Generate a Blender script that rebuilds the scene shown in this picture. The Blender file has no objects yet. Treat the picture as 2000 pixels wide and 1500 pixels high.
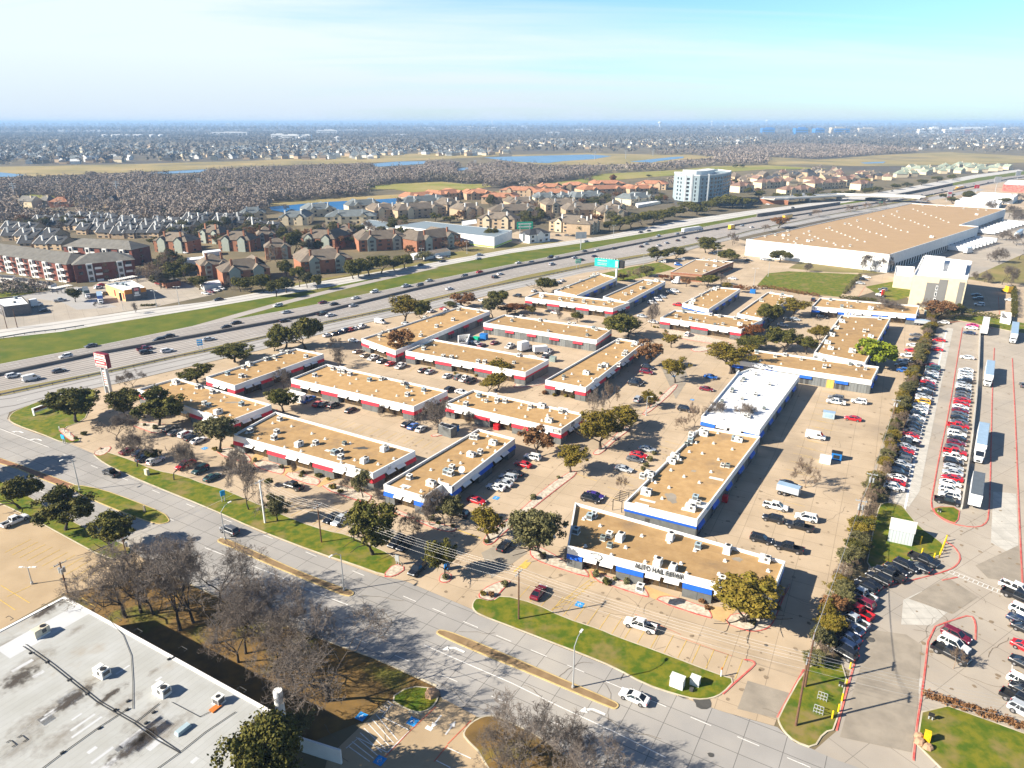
import bpy, math, random
import numpy as np
R = random.Random(7)
S = bpy.context.scene
C = S.collection
PI = math.pi

# ------------------------------------------------------------------ camera
HAZE = 0.000105
H = 86.0            # height of the drone above the car parks
F = 1388.0          # focal length in survey pixels (survey grid is 2000 x 1500)
PIT = math.atan((750 - 238) / F)
SP, CP = math.sin(PIT), math.cos(PIT)
cam = bpy.data.cameras.new("camera")
cam.sensor_width = 36.0
cam.lens = 36.0 * F / 2000.0
cam.clip_start = 1.0
cam.clip_end = 90000.0
camo = bpy.data.objects.new("camera", cam)
camo.location = (0, 0, H)
camo.rotation_euler = (PI / 2 - PIT, math.radians(0.0), 0)
C.objects.link(camo)
S.camera = camo

# ------------------------------------------------------------------ sky, sun, exposure
SUN_EL = math.radians(31.0)
SUN_AZ = math.atan2(-0.964, -0.267)      # bearing of the sun, clockwise from +Y
W = bpy.data.worlds.new("World")
S.world = W
W.use_nodes = True
wn, wl = W.node_tree.nodes, W.node_tree.links
wn.clear()
def WN(t, **k):
    n = wn.new(t)
    for a, b in k.items():
        setattr(n, a, b)
    return n
wout = WN('ShaderNodeOutputWorld')
wbg = WN('ShaderNodeBackground')
wbg.inputs['Strength'].default_value = 0.05
sky = WN('ShaderNodeTexSky', sky_type='NISHITA', sun_disc=False, sun_elevation=SUN_EL, sun_rotation=SUN_AZ,
         altitude=100.0, air_density=1.0, dust_density=0.6, ozone_density=1.5)
tc = WN('ShaderNodeTexCoord')
sep = WN('ShaderNodeSeparateXYZ')
wl.new(tc.outputs['Generated'], sep.inputs[0])
def wmath(op, a, b=None, clamp=False):
    n = WN('ShaderNodeMath', operation=op, use_clamp=clamp)
    for i, v in enumerate((a, b)):
        if v is None: continue
        if isinstance(v, (int, float)): n.inputs[i].default_value = v
        else: wl.new(v, n.inputs[i])
    return n.outputs[0]
# streaky thin cloud: direction divided by height gives a flat cloud layer
zz = wmath('MAXIMUM', sep.outputs['Z'], 0.012)
zz = wmath('ADD', zz, 0.10)
cx = wmath('DIVIDE', sep.outputs['X'], zz)
cy = wmath('DIVIDE', sep.outputs['Y'], zz)
comb = WN('ShaderNodeCombineXYZ')
wl.new(cx, comb.inputs[0]); wl.new(cy, comb.inputs[1])
mp = WN('ShaderNodeMapping')
mp.inputs['Rotation'].default_value = (0, 0, math.radians(-28))
mp.inputs['Scale'].default_value = (0.30, 1.15, 1)
wl.new(comb.outputs[0], mp.inputs[0])
nz = WN('ShaderNodeTexNoise')
nz.inputs['Scale'].default_value = 0.9
nz.inputs['Detail'].default_value = 8
nz.inputs['Roughness'].default_value = 0.62
nz.inputs['Distortion'].default_value = 0.5
wl.new(mp.outputs[0], nz.inputs['Vector'])
# more cloud towards -X, a clear patch above +X
bias = wmath('MULTIPLY', sep.outputs['X'], -0.42)
cv = wmath('ADD', nz.outputs['Fac'], bias)
lowz = wmath('SUBTRACT', 0.30, sep.outputs['Z'])
lowz = wmath('MULTIPLY', lowz, 1.25)
cv = wmath('ADD', cv, lowz)
cr = WN('ShaderNodeMapRange')
cr.inputs['From Min'].default_value = 0.46
cr.inputs['From Max'].default_value = 0.92
wl.new(cv, cr.inputs['Value'])
# the cloud sheet lies low ahead; overhead and behind the sky is clear
fade = WN('ShaderNodeMapRange'); fade.inputs['From Min'].default_value = 0.34; fade.inputs['From Max'].default_value = 0.15
wl.new(sep.outputs['Z'], fade.inputs['Value'])
fade2 = WN('ShaderNodeMapRange'); fade2.inputs['From Min'].default_value = -0.1; fade2.inputs['From Max'].default_value = 0.45
wl.new(sep.outputs['Y'], fade2.inputs['Value'])
cm_ = wmath('MULTIPLY', cr.outputs[0], fade.outputs[0])
cm_ = wmath('MULTIPLY', cm_, fade2.outputs[0])
mx = WN('ShaderNodeMix', data_type='RGBA')
wl.new(cm_, mx.inputs['Factor'])
tint = WN('ShaderNodeMix', data_type='RGBA', blend_type='MULTIPLY')
tint.inputs['Factor'].default_value = 1.0
wl.new(sky.outputs[0], tint.inputs['A'])
tcol = WN('ShaderNodeMix', data_type='RGBA')
wl.new(fade.outputs[0], tcol.inputs['Factor'])
tcol.inputs['A'].default_value = (0.6, 0.72, 0.9, 1)
tcol.inputs['B'].default_value = (1.10, 1.55, 1.95, 1)
wl.new(tcol.outputs['Result'], tint.inputs['B'])
wl.new(tint.outputs['Result'], mx.inputs['A'])
ccol = WN('ShaderNodeMix', data_type='RGBA')
cz = WN('ShaderNodeMapRange'); cz.inputs['From Min'].default_value = 0.0; cz.inputs['From Max'].default_value = 0.075
wl.new(sep.outputs['Z'], cz.inputs['Value']); wl.new(cz.outputs[0], ccol.inputs['Factor'])
ccol.inputs['A'].default_value = (6.4, 7.3, 8.4, 1); ccol.inputs['B'].default_value = (7.6, 8.7, 8.8, 1)
wl.new(ccol.outputs['Result'], mx.inputs['B'])
wl.new(mx.outputs['Result'], wbg.inputs['Color'])
wl.new(wbg.outputs[0], wout.inputs[0])

sun = bpy.data.lights.new("sun", 'SUN')
sun.energy = 5.0
sun.angle = math.radians(0.5)
sun.color = (1.0, 0.915, 0.78)
suno = bpy.data.objects.new("sun", sun)
ce = math.cos(SUN_EL)
from mathutils import Vector, Matrix
sd = Vector((math.sin(SUN_AZ) * ce, math.cos(SUN_AZ) * ce, math.sin(SUN_EL)))
suno.rotation_euler = sd.to_track_quat('Z', 'Y').to_euler()
suno.location = (0, 0, 300)
C.objects.link(suno)
vs = S.view_settings
vs.view_transform = 'Standard'
vs.look = 'None'
vs.gamma = 1.0
vs.exposure = 1.22
try:
    S.cycles.use_denoising = True
    S.cycles.denoiser = 'OPENIMAGEDENOISE'
    S.cycles.max_bounces = 6
    S.cycles.diffuse_bounces = 3
    S.cycles.volume_bounces = 0
    S.cycles.transparent_max_bounces = 8
except Exception:
    pass

# ------------------------------------------------------------------ survey: image grid -> ground
def G(px, py, z=0.0):
    u, v = px - 1000.0, py - 750.0
    den = F * SP + v * CP
    t = (H - z) / den
    return Vector((t * u, t * (F * CP - v * SP), z))
def mpp(px, py):                       # metres per survey pixel at a ground point
    return H / (F * SP + (py - 750.0) * CP)
def tall(px, py, ty):                  # height of something standing at (px,py) whose top reaches row ty
    y = G(px, py).y
    v = ty - 750.0
    return H + y * (F * SP + v * CP) / (v * SP - F * CP)
def pts(s, z=0.0):
    return [G(float(a), float(b), z) for a, b in (q.split(',') for q in s.split())]
def raw(s):
    return [(float(a), float(b)) for a, b in (q.split(',') for q in s.split())]
def along(p, s):                       # point at arc length s of a polyline, and its direction
    for a, b in zip(p, p[1:]):
        l = (b - a).length
        if s <= l or b is p[-1]:
            d = (b - a).normalized()
            return a + d * s, d
        s -= l
def plen(p): return sum((b - a).length for a, b in zip(p, p[1:]))
def ang(d): return math.atan2(d.y, d.x)
PARK = ang(G(728, 923, 5) - G(454, 849, 5))      # long direction of the business park

# ------------------------------------------------------------------ materials
MATS = {}
def mat(name, col, rough=0.85, var=0.0, scale=0.3, col2=None, metal=0.0, bump=0.0, spec=0.3, objvar=0.0,
        big=None, detail=5, joints=None, rot=0.0, contrast=(0.35, 0.65)):
    """procedural Principled material: noise between col and col2 (or col darkened by var), an optional second large
    noise, optional slab joints (width, length) and an optional value shift per object"""
    if name in MATS: return MATS[name]
    m = bpy.data.materials.new(name)
    m.use_nodes = True
    nt = m.node_tree; n = nt.nodes; l = nt.links
    b = n['Principled BSDF']
    b.inputs['Roughness'].default_value = rough
    b.inputs['Metallic'].default_value = metal
    b.inputs['Specular IOR Level'].default_value = spec
    c1 = (*col, 1)
    tcn = n.new('ShaderNodeTexCoord')
    vec = tcn.outputs['Object']
    if rot:
        mpn = n.new('ShaderNodeMapping'); mpn.inputs['Rotation'].default_value = (0, 0, -rot)
        l.new(vec, mpn.inputs[0]); vec = mpn.outputs[0]
    out = None
    def noise(sc, det, lo, hi, ca, cb):
        t = n.new('ShaderNodeTexNoise'); t.inputs['Scale'].default_value = sc
        t.inputs['Detail'].default_value = det; t.inputs['Roughness'].default_value = 0.6
        l.new(vec, t.inputs['Vector'])
        mr = n.new('ShaderNodeMapRange'); mr.inputs['From Min'].default_value = lo; mr.inputs['From Max'].default_value = hi
        l.new(t.outputs['Fac'], mr.inputs['Value'])
        mixn = n.new('ShaderNodeMix'); mixn.data_type = 'RGBA'
        l.new(mr.outputs[0], mixn.inputs['Factor'])
        for k, v in (('A', ca), ('B', cb)):
            if isinstance(v, tuple): mixn.inputs[k].default_value = v
            else: l.new(v, mixn.inputs[k])
        return mixn.outputs['Result'], t
    nzn = None
    if var or col2:
        c2 = (*col2, 1) if col2 else (*[x * (1 - var) for x in col], 1)
        out, nzn = noise(scale, detail, contrast[0], contrast[1], c1, c2)
    if big:
        bc, bs, lo, hi = big
        out, _ = noise(bs, 4, lo, hi, out if out is not None else c1, (*bc, 1))
    if joints:
        br = n.new('ShaderNodeTexBrick')
        br.offset = 0.0; br.squash = 1.0
        br.inputs['Scale'].default_value = 1.0
        br.inputs['Brick Width'].default_value = joints[1]
        br.inputs['Row Height'].default_value = joints[0]
        br.inputs['Mortar Size'].default_value = joints[2] if len(joints) > 2 else 0.03
        br.inputs['Mortar Smooth'].default_value = 0.0
        br.inputs['Color1'].default_value = (1, 1, 1, 1)
        br.inputs['Color2'].default_value = (*([0.94] * 3), 1)
        br.inputs['Mortar'].default_value = (*([joints[3] if len(joints) > 3 else 0.45] * 3), 1)
        l.new(vec, br.inputs['Vector'])
        mu = n.new('ShaderNodeMix'); mu.data_type = 'RGBA'; mu.blend_type = 'MULTIPLY'
        mu.inputs['Factor'].default_value = 1.0
        if out is None: mu.inputs['A'].default_value = c1
        else: l.new(out, mu.inputs['A'])
        l.new(br.outputs['Color'], mu.inputs['B'])
        out = mu.outputs['Result']
    if objvar:
        oi = n.new('ShaderNodeObjectInfo')
        mr = n.new('ShaderNodeMapRange')
        mr.inputs['To Min'].default_value = 1 - objvar; mr.inputs['To Max'].default_value = 1 + objvar
        l.new(oi.outputs['Random'], mr.inputs['Value'])
        hs = n.new('ShaderNodeHueSaturation')
        l.new(mr.outputs[0], hs.inputs['Value'])
        if out is None: hs.inputs['Color'].default_value = c1
        else: l.new(out, hs.inputs['Color'])
        out = hs.outputs['Color']
    if out is None: b.inputs['Base Color'].default_value = c1
    else: l.new(out, b.inputs['Base Color'])
    if bump and nzn:
        bp = n.new('ShaderNodeBump'); bp.inputs['Strength'].default_value = bump
        l.new(nzn.outputs['Fac'], bp.inputs['Height']); l.new(bp.outputs[0], b.inputs['Normal'])
    MATS[name] = m
    return m

ALL = []            # every top-level thing, for the label pass at the end
def tag(o, cat, label, group=None, auto=True):
    o['category'] = cat
    o['label'] = label
    if group: o['group'] = group
    ALL.append([o, label, auto])
    return o
def root(name, loc=(0, 0, 0), rz=0.0):
    o = bpy.data.objects.new(name, None)
    o.empty_display_size = 0.5
    o.location = loc; o.rotation_euler = (0, 0, rz)
    C.objects.link(o)
    return o

class MB:
    """mesh builder: shapes are added with a material slot index, build() links them as one object"""
    def __init__(s): s.v = []; s.f = []; s.m = []
    def face(s, p, mi=0):
        k = len(s.v); s.v += [tuple(q) for q in p]; s.f.append(tuple(range(k, k + len(p)))); s.m.append(mi)
    def prism(s, poly, z0, z1, mi=0, top=None, bottom=False, sides=True):
        n = len(poly)
        k = len(s.v)
        s.v += [(p[0], p[1], z0) for p in poly] + [(p[0], p[1], z1) for p in poly]
        if area(poly) < 0: idx = list(range(n))[::-1]
        else: idx = list(range(n))
        if sides:
            for i in range(n):
                a, b = idx[i], idx[(i + 1) % n]
                s.f.append((k + a, k + b, k + n + b, k + n + a)); s.m.append(mi)
        s.f.append(tuple(k + n + i for i in idx)); s.m.append(mi if top is None else top)
        if bottom: s.f.append(tuple(k + i for i in idx[::-1])); s.m.append(mi)
    def box(s, c, d, rz=0.0, mi=0, taper=1.0):
        cx, cy, cz = c; dx, dy, dz = d[0] / 2, d[1] / 2, d[2] / 2
        co, si = math.cos(rz), math.sin(rz)
        k = len(s.v)
        for sz in (-1, 1):
            t = taper if sz > 0 else 1.0
            for sx, sy in ((-1, -1), (1, -1), (1, 1), (-1, 1)):
                x, y = sx * dx * t, sy * dy * t
                s.v.append((cx + x * co - y * si, cy + x * si + y * co, cz + sz * dz))
        for q in ((3, 2, 1, 0), (4, 5, 6, 7), (0, 1, 5, 4), (1, 2, 6, 5), (2, 3, 7, 6), (3, 0, 4, 7)):
            s.f.append(tuple(k + i for i in q)); s.m.append(mi)
    def tube(s, a, b, r0, r1=None, n=8, mi=0, cap=True):
        a, b = Vector(a), Vector(b); r1 = r0 if r1 is None else r1
        d = (b - a)
        if d.length < 1e-6: return
        d.normalize()
        u = d.orthogonal().normalized(); w = d.cross(u)
        k = len(s.v)
        for c, r in ((a, r0), (b, r1)):
            for i in range(n):
                t = 2 * PI * i / n
                s.v.append(tuple(c + u * (r * math.cos(t)) + w * (r * math.sin(t))))
        for i in range(n):
            j = (i + 1) % n
            s.f.append((k + i, k + j, k + n + j, k + n + i)); s.m.append(mi)
        if cap:
            s.f.append(tuple(k + i for i in range(n))[::-1]); s.m.append(mi)
            s.f.append(tuple(k + n + i for i in range(n))); s.m.append(mi)
    def loft(s, rings, mi=0, cap=True):
        n = len(rings[0]); k = len(s.v)
        for r in rings: s.v += [tuple(p) for p in r]
        for a in range(len(rings) - 1):
            for i in range(n):
                j = (i + 1) % n
                s.f.append((k + a * n + i, k + a * n + j, k + (a + 1) * n + j, k + (a + 1) * n + i)); s.m.append(mi)
        if cap:
            s.f.append(tuple(k + i for i in range(n))[::-1]); s.m.append(mi)
            e = k + (len(rings) - 1) * n
            s.f.append(tuple(e + i for i in range(n))); s.m.append(mi)
    def mesh(s, name, mats, smooth=False):
        me = bpy.data.meshes.new(name)
        me.from_pydata(s.v, [], s.f)
        mats = mats if isinstance(mats, (list, tuple)) else [mats]
        for m in mats: me.materials.append(m)
        if len(mats) > 1: me.polygons.foreach_set('material_index', s.m)
        if smooth: me.polygons.foreach_set('use_smooth', [True] * len(s.f))
        me.update()
        return me
    def build(s, name, mats, parent=None, smooth=False, loc=None):
        if not s.v: return None
        o = bpy.data.objects.new(name, s.mesh(name, mats, smooth))
        C.objects.link(o)
        if parent: o.parent = parent
        if loc: o.location = loc
        return o
def area(p): return 0.5 * sum(p[i][0] * p[(i + 1) % len(p)][1] - p[(i + 1) % len(p)][0] * p[i][1] for i in range(len(p)))
def inset(p, d):
    """offset a CCW polygon inwards; d is one distance or one per edge"""
    n = len(p); d = d if isinstance(d, (list, tuple)) else [d] * n
    L = []
    for i in range(n):
        a, b = Vector(p[i][:2]), Vector(p[(i + 1) % n][:2])
        t = (b - a).normalized(); nn = Vector((-t.y, t.x))
        L.append((a + nn * d[i], t))
    out = []
    for i in range(n):
        (a, t), (b, u) = L[i - 1], L[i]
        den = t.x * u.y - t.y * u.x
        if abs(den) < 1e-5: out.append(b); continue
        w = b - a
        k = (w.x * u.y - w.y * u.x) / den
        out.append(a + t * k)
    return out
def structure(name, mb, mats):
    o = mb.build(name, mats); o['kind'] = 'structure'
    return o
KIDS = {}
def copy_tree(o, parent=None):
    c = o.copy(); C.objects.link(c)
    if parent is not None: c.parent = parent
    for ch in KIDS.get(o.name) or list(o.children): copy_tree(ch, c)
    return c
def text(s, size, m, parent, loc, rot, name='lettering', ext=0.03, align='CENTER', sx=1.0):
    cu = bpy.data.curves.new(name, 'FONT')
    cu.body = s; cu.size = size; cu.extrude = ext; cu.align_x = align; cu.align_y = 'CENTER'
    cu.resolution_u = 3
    t = bpy.data.objects.new('tmp', cu)
    me = bpy.data.meshes.new_from_object(t)
    bpy.data.objects.remove(t); bpy.data.curves.remove(cu)
    me.name = name
    me.materials.append(m)
    o = bpy.data.objects.new(name, me)
    C.objects.link(o)
    o.parent = parent; o.location = loc; o.rotation_euler = rot; o.scale = (sx, 1, 1)
    return o
# ================================================================== GROUND, ROADS, WATER
# base colours (linear)
mat('ground', (0.20, 0.155, 0.085), 0.95, col2=(0.105, 0.09, 0.05), scale=0.02, big=((0.085, 0.075, 0.06), 0.0016, 0.46, 0.60), detail=9)
mat('grass', (0.062, 0.108, 0.002), 0.95, col2=(0.165, 0.158, 0.008), scale=0.5, detail=9, big=((0.22, 0.165, 0.055), 0.15, 0.52, 0.68), contrast=(0.40, 0.60))
mat('verge', (0.062, 0.100, 0.001), 0.95, col2=(0.125, 0.132, 0.006), scale=0.10, detail=10, big=((0.165, 0.14, 0.04), 0.03, 0.52, 0.72), contrast=(0.38, 0.62))
mat('dry_grass', (0.27, 0.205, 0.08), 0.95, col2=(0.15, 0.145, 0.03), scale=0.05, detail=9, big=((0.16, 0.135, 0.07), 0.012, 0.52, 0.68))
mat('mulch', (0.215, 0.125, 0.035), 0.95, col2=(0.11, 0.07, 0.025), scale=0.25, detail=9, big=((0.13, 0.15, 0.015), 0.06, 0.55, 0.68))
mat('meadow', (0.36, 0.265, 0.11), 0.95, col2=(0.22, 0.185, 0.06), scale=0.008, detail=9, big=((0.17, 0.14, 0.08), 0.004, 0.52, 0.68))
mat('fairway', (0.165, 0.19, 0.012), 0.95, col2=(0.32, 0.255, 0.085), scale=0.012, detail=8)
STREET = ang(G(1200, 1305) - G(740, 1125))
mat('road', (0.36, 0.34, 0.315), 0.9, col2=(0.29, 0.275, 0.255), scale=0.07, detail=9, big=((0.42, 0.385, 0.335), 0.03, 0.50, 0.70), joints=(3.5, 5.6, 0.05, 0.42), rot=STREET)
FWY = ang(G(1000, 522) - G(200, 690))
mat('freeway', (0.40, 0.36, 0.325), 0.9, col2=(0.33, 0.30, 0.272), scale=0.03, detail=8, rot=FWY)
mat('freeway_stain', (0.205, 0.19, 0.178), 0.9, var=0.15, scale=0.2)
mat('frontage', (0.38, 0.365, 0.345), 0.9, col2=(0.33, 0.315, 0.30), scale=0.05, detail=8)
mat('frontage_north', (0.54, 0.52, 0.485), 0.9, col2=(0.47, 0.45, 0.42), scale=0.05, detail=8)
mat('lot', (0.50, 0.39, 0.27), 0.9, col2=(0.415, 0.32, 0.215), scale=0.10, detail=10, big=((0.32, 0.25, 0.175), 0.035, 0.53, 0.72), joints=(5.5, 6.2, 0.05, 0.62), rot=PARK)
mat('lot_grey', (0.43, 0.375, 0.305), 0.9, col2=(0.36, 0.31, 0.25), scale=0.09, detail=10, big=((0.33, 0.295, 0.25), 0.03, 0.50, 0.66), joints=(6.0, 7.5, 0.05, 0.6), rot=PARK - 0.5)
mat('lot_tan', (0.44, 0.33, 0.205), 0.9, col2=(0.36, 0.265, 0.16), scale=0.10, detail=10, big=((0.31, 0.23, 0.14), 0.04, 0.53, 0.7))
mat('patch', (0.54, 0.51, 0.45), 0.9, var=0.2, scale=0.4, joints=(3.0, 3.0, 0.05, 0.7))
mat('patch_dark', (0.33, 0.285, 0.225), 0.9, var=0.25, scale=0.3)
mat('kerb', (0.56, 0.49, 0.36), 0.9, var=0.3, scale=0.5)
mat('kerb_yellow', (0.62, 0.46, 0.20), 0.9, var=0.3, scale=0.5)
mat('kerb_red', (0.50, 0.06, 0.055), 0.8, scale=0.6, col2=(0.52, 0.20, 0.155))
mat('paint_white', (0.80, 0.78, 0.74), 0.8, var=0.25, scale=1.5)
mat('paint_yellow', (0.70, 0.47, 0.11), 0.8, var=0.3, scale=1.2)
mat('paint_blue', (0.03, 0.30, 0.70), 0.8, var=0.2, scale=1.5)
mat('paint_red', (0.62, 0.16, 0.09), 0.85, var=0.35, scale=0.8)
mat('rocks', (0.62, 0.55, 0.44), 0.95, col2=(0.36, 0.30, 0.23), scale=1.6, detail=4, bump=0.5)
mat('path', (0.56, 0.375, 0.17), 0.9, var=0.2, scale=0.5)
mat('brick_paving', (0.30, 0.15, 0.085), 0.9, var=0.3, scale=0.6)
mat('median_top', (0.21, 0.135, 0.065), 0.95, col2=(0.28, 0.19, 0.10), scale=0.4)
mat('oil', (0.10, 0.095, 0.085), 0.7, var=0.3, scale=0.5)
mat('water', (0.025, 0.15, 0.36), 0.45, var=0.25, scale=0.012, spec=0.12)
mat('water_far', (0.13, 0.26, 0.42), 0.40, var=0.2, scale=0.01, spec=0.2)

g = MB()
g.face([(-30000, -400, 0), (30000, -400, 0), (30000, 30000, 0), (-30000, 30000, 0)])
structure('ground', g, MATS['ground'])

def sheet(name, s, m, z):
    p = pts(s) if isinstance(s, str) else s
    if area(p) < 0: p = p[::-1]
    b = MB()
    b.face([(q.x, q.y, z) for q in p])
    # triangulate concave outlines properly
    me = b.mesh(name, MATS[m])
    import bmesh
    bm = bmesh.new(); bm.from_mesh(me)
    bmesh.ops.triangulate(bm, faces=bm.faces[:], ngon_method='EAR_CLIP')
    bm.to_mesh(me); bm.free()
    o = bpy.data.objects.new(name, me); C.objects.link(o)
    o['kind'] = 'structure'
    return o
def chaikin(p, n=1, closed=True):
    for _ in range(n):
        q = []
        L = len(p)
        for i in range(L if closed else L - 1):
            a, b = p[i], p[(i + 1) % L]
            q += [a * 0.75 + b * 0.25, a * 0.25 + b * 0.75]
        if not closed: q = [p[0]] + q + [p[-1]]
        p = q
    return p
def strip_pts(p, w):
    L, Rr = [], []
    for i, a in enumerate(p):
        d = (p[min(i + 1, len(p) - 1)] - p[max(i - 1, 0)]); d.z = 0; d.normalize()
        n = Vector((-d.y, d.x, 0))
        L.append(a + n * w / 2); Rr.append(a - n * w / 2)
    return L, Rr
def add_strip(mb, p, w, z0, z1=None, mi=0):
    """flat painted strip (z1 None) or a raised kerb along a polyline"""
    L, Rr = strip_pts(p, w)
    for i in range(len(p) - 1):
        q = [Rr[i], Rr[i + 1], L[i + 1], L[i]]
        if z1 is None: mb.face([(a.x, a.y, z0) for a in q], mi)
        else: mb.prism([(a.x, a.y) for a in q], z0, z1, mi)
def resample(p, n):
    t = plen(p)
    return [along(p, t * i / (n - 1))[0] for i in range(n)]
def lerp_line(a, b, t, n=60):
    A, B = resample(a, n), resample(b, n)
    return [x * (1 - t) + y * t for x, y in zip(A, B)]

# ---- far land: meadows, fairways, water
sheet('meadow', "0,326 100,324 250,321 500,314 725,302 975,297 975,305 850,312 725,318 500,325 425,330 175,340 75,345 0,342 -300,345 -300,330", 'meadow', 0.3)
sheet('meadow', "1500,307 1600,312 1700,304 1850,297 2000,305 2200,308 2200,320 2000,318 1750,325 1600,324 1500,322", 'meadow', 0.3)
sheet('meadow', "1000,303 1150,299 1300,303 1340,302 1420,308 1330,312 1290,318 1180,322 1060,322 1000,318", 'meadow', 0.3)
sheet('fairway', "707,365 775,359 862,355 910,360 957,359 960,365 875,375 800,376 770,370 712,370", 'fairway', 0.3)
sheet('fairway', "1025,362 1125,352 1175,340 1275,335 1325,332 1387,325 1500,323 1620,330 1500,331 1325,342 1200,352 1075,364", 'fairway', 0.3)
sheet('fairway', "10,384 60,380 90,383 130,382 100,388 40,390", 'fairway', 0.3)
sheet('meadow', "505,399 700,384 830,378 910,376 1000,372 1000,377 910,382 750,390 527,404", 'meadow', 0.35)
sheet('water', "526,405 625,396 750,389.5 850,383 912,381.5 905,384 870,387 800,395 787,402 750,410 700,416 640,417 560,417 530,411", 'water', 0.5)
for s in ("945,308 1000,306 1150,302 1195,305 1160,311 1100,315 1070,319 1000,316", "1230,316 1312,307 1335,306 1335,309 1287,315 1272,318",
          "720,321 775,316 832,315 835,320 775,324 737,326", "885,330 920,327 915,332 892,334", "267,340 350,334 410,331 390,337 300,341",
          "-60,336 0,337 50,342 25,346 -60,345", "1680,318 1730,316 1725,319 1690,320"):
    sheet('water', s, 'water_far', 0.5)

# ---- freeway corridor
FN = pts("-420,790 0,711 200,673 400,632 480,620 600,598 700,577 800,556 928,530 1040,508 1140,488 1200,476 1276,462 1340,450 1420,434 1500,419 1580,408 1660,398 1750,385 1875,360 1960,346 2060,334")
FB = pts("-420,812 0,734 200,691 400,655 600,618 800,569 1000,524 1200,486 1374,452 1500,430 1660,405 1780,388 1890,367 1970,350 2070,337")
FS = pts("-420,842 0,764 180,729 400,681 524,654 638,627 756,602 818,587 928,562 1020,539 1148,514 1264,495 1372,472 1480,447 1640,416 1760,392 1900,366 1980,352 2080,339")
RN = pts("-420,818 0,774 200,731 340,700 400,688 524,659 640,632 756,608 822,594 928,568 1038,545 1148,522 1258,502 1360,479 1468,451 1600,424 1760,396 1910,368")
RS = pts("-420,850 0,812 60,790 104,775 230,749 400,709 512,683 640,649 756,621 844,604 996,566 1040,557 1140,533 1266,513 1360,484 1470,458 1610,429 1775,400 1925,371")
NN = pts("-420,718 0,644 200,616 280,604 400,590 600,554 800,521 1000,486 1175,462 1325,431 1475,410 1560,400 1625,390 1750,370 1900,342 1990,331")
NS = pts("-420,738 0,661 120,648 200,634 400,602 600,568 800,531 1000,494 1200,466 1350,440 1490,416 1580,405 1650,396 1770,376 1910,347 2000,334")
sheet('grass_verge', NS + FN[::-1], 'verge', 0.03)
sheet('grass_verge', FS + RN[::-1], 'dry_grass', 0.03)
sheet('freeway', FN + FS[::-1], 'freeway', 0.06)
sheet('frontage_road', RN + RS[::-1], 'frontage', 0.06)
sheet('frontage_road', NN + NS[::-1], 'frontage_north', 0.06)
ramp = pts("380,640 476,613 560,590 680,560 800,533 850,522")
mb = MB(); add_strip(mb, ramp, 6.0, 0.07); structure('ramp', mb, MATS['freeway'])
st, wh = MB(), MB()
for A, B in ((FN, FB), (FB, FS)):
    for t in (0.10, 0.22, 0.34, 0.46, 0.58, 0.70, 0.82, 0.92):
        add_strip(st, lerp_line(A, B, t, 70), 0.5 + 0.5 * R.random(), 0.08)
    for t in (0.06, 0.95):
        add_strip(wh, lerp_line(A, B, t, 60), 0.22, 0.10)
    for t in (0.28, 0.52, 0.76):
        ln = lerp_line(A, B, t, 70); T = plen(ln); s = 0
        while s < T - 5 and s < 1500:
            add_strip(wh, [along(ln, s)[0], along(ln, s + 4)[0]], 0.25, 0.10); s += 12
for A, B in ((NN, NS), (RN, RS)):
    ln = lerp_line(A, B, 0.5, 60); T = plen(ln); s = 0
    while s < T - 5 and s < 1300:
        add_strip(wh, [along(ln, s)[0], along(ln, s + 3)[0]], 0.2, 0.10); s += 12
    add_strip(st, lerp_line(A, B, 0.28, 60), 0.7, 0.08); add_strip(st, lerp_line(A, B, 0.74, 60), 0.7, 0.08)
structure('road_wear', st, MATS['freeway_stain'])
structure('lane_markings', wh, MATS['paint_white'])

# ---- lots and streets
sheet('street', "-200,770 20,800 14,818 30,832 80,850 138,867 182,886 220,915 290,946 400,990 500,1036 620,1082 740,1125 792,1135 922,1190 1000,1226 1062,1250 1200,1305 1320,1358 1412,1390 1518,1420 1552,1450 1633,1480 1780,1530 2000,1610 2200,1680 2200,2100 1600,1900 1160,1520 1060,1442 1000,1412 930,1400 866,1368 850,1345 720,1282 600,1237 500,1197 400,1152 300,1107 258,1075 165,1032 60,977 0,950 -200,860", 'road', 0.02)
sheet('car_park', "104,776 230,750 400,710 512,684 640,650 756,622 844,605 996,567 1140,533 1266,514 1360,485 1440,466 1560,500 1700,540 1740,560 1640,590 1800,600 1826,622 1800,690 1745,850 1700,990 1650,1130 1600,1280 1570,1308 1518,1402 1512,1418 1412,1390 1320,1358 1200,1305 1062,1250 936,1202 922,1190 792,1135 740,1125 620,1082 500,1036 400,990 290,946 220,915 182,886 138,867 80,849 30,832 15,820 36,800", 'lot', 0.045)
sheet('car_park', "1634,1428 1660,1310 1640,1300 1690,1130 1740,960 1795,760 1830,640 1880,626 2000,650 2300,700 2300,1760 2000,1640 1780,1536 1633,1484 1590,1466", 'lot_grey', 0.034)
sheet('car_park', "1800,600 1740,560 1690,542 1740,532 1850,540 2000,556 2300,580 2300,650 1990,632 1900,612 1860,604", 'lot', 0.05)
sheet('car_park', "-300,860 0,984 96,1033 213,1097 246,1086 262,1080 330,1122 250,1172 190,1195 125,1160 -300,1400", 'lot_tan', 0.045)
sheet('car_park', "758,1368 798,1390 822,1394 856,1374 868,1366 930,1399 920,1412 905,1428 906,1440 945,1462 1000,1560 600,1640 640,1480", 'lot_tan', 0.045)
sheet('car_park', "0,650 -300,690 -300,600 60,575 120,562 180,560 210,540 300,530 380,560 420,575 300,600 200,615", 'lot_grey', 0.05)
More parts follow.
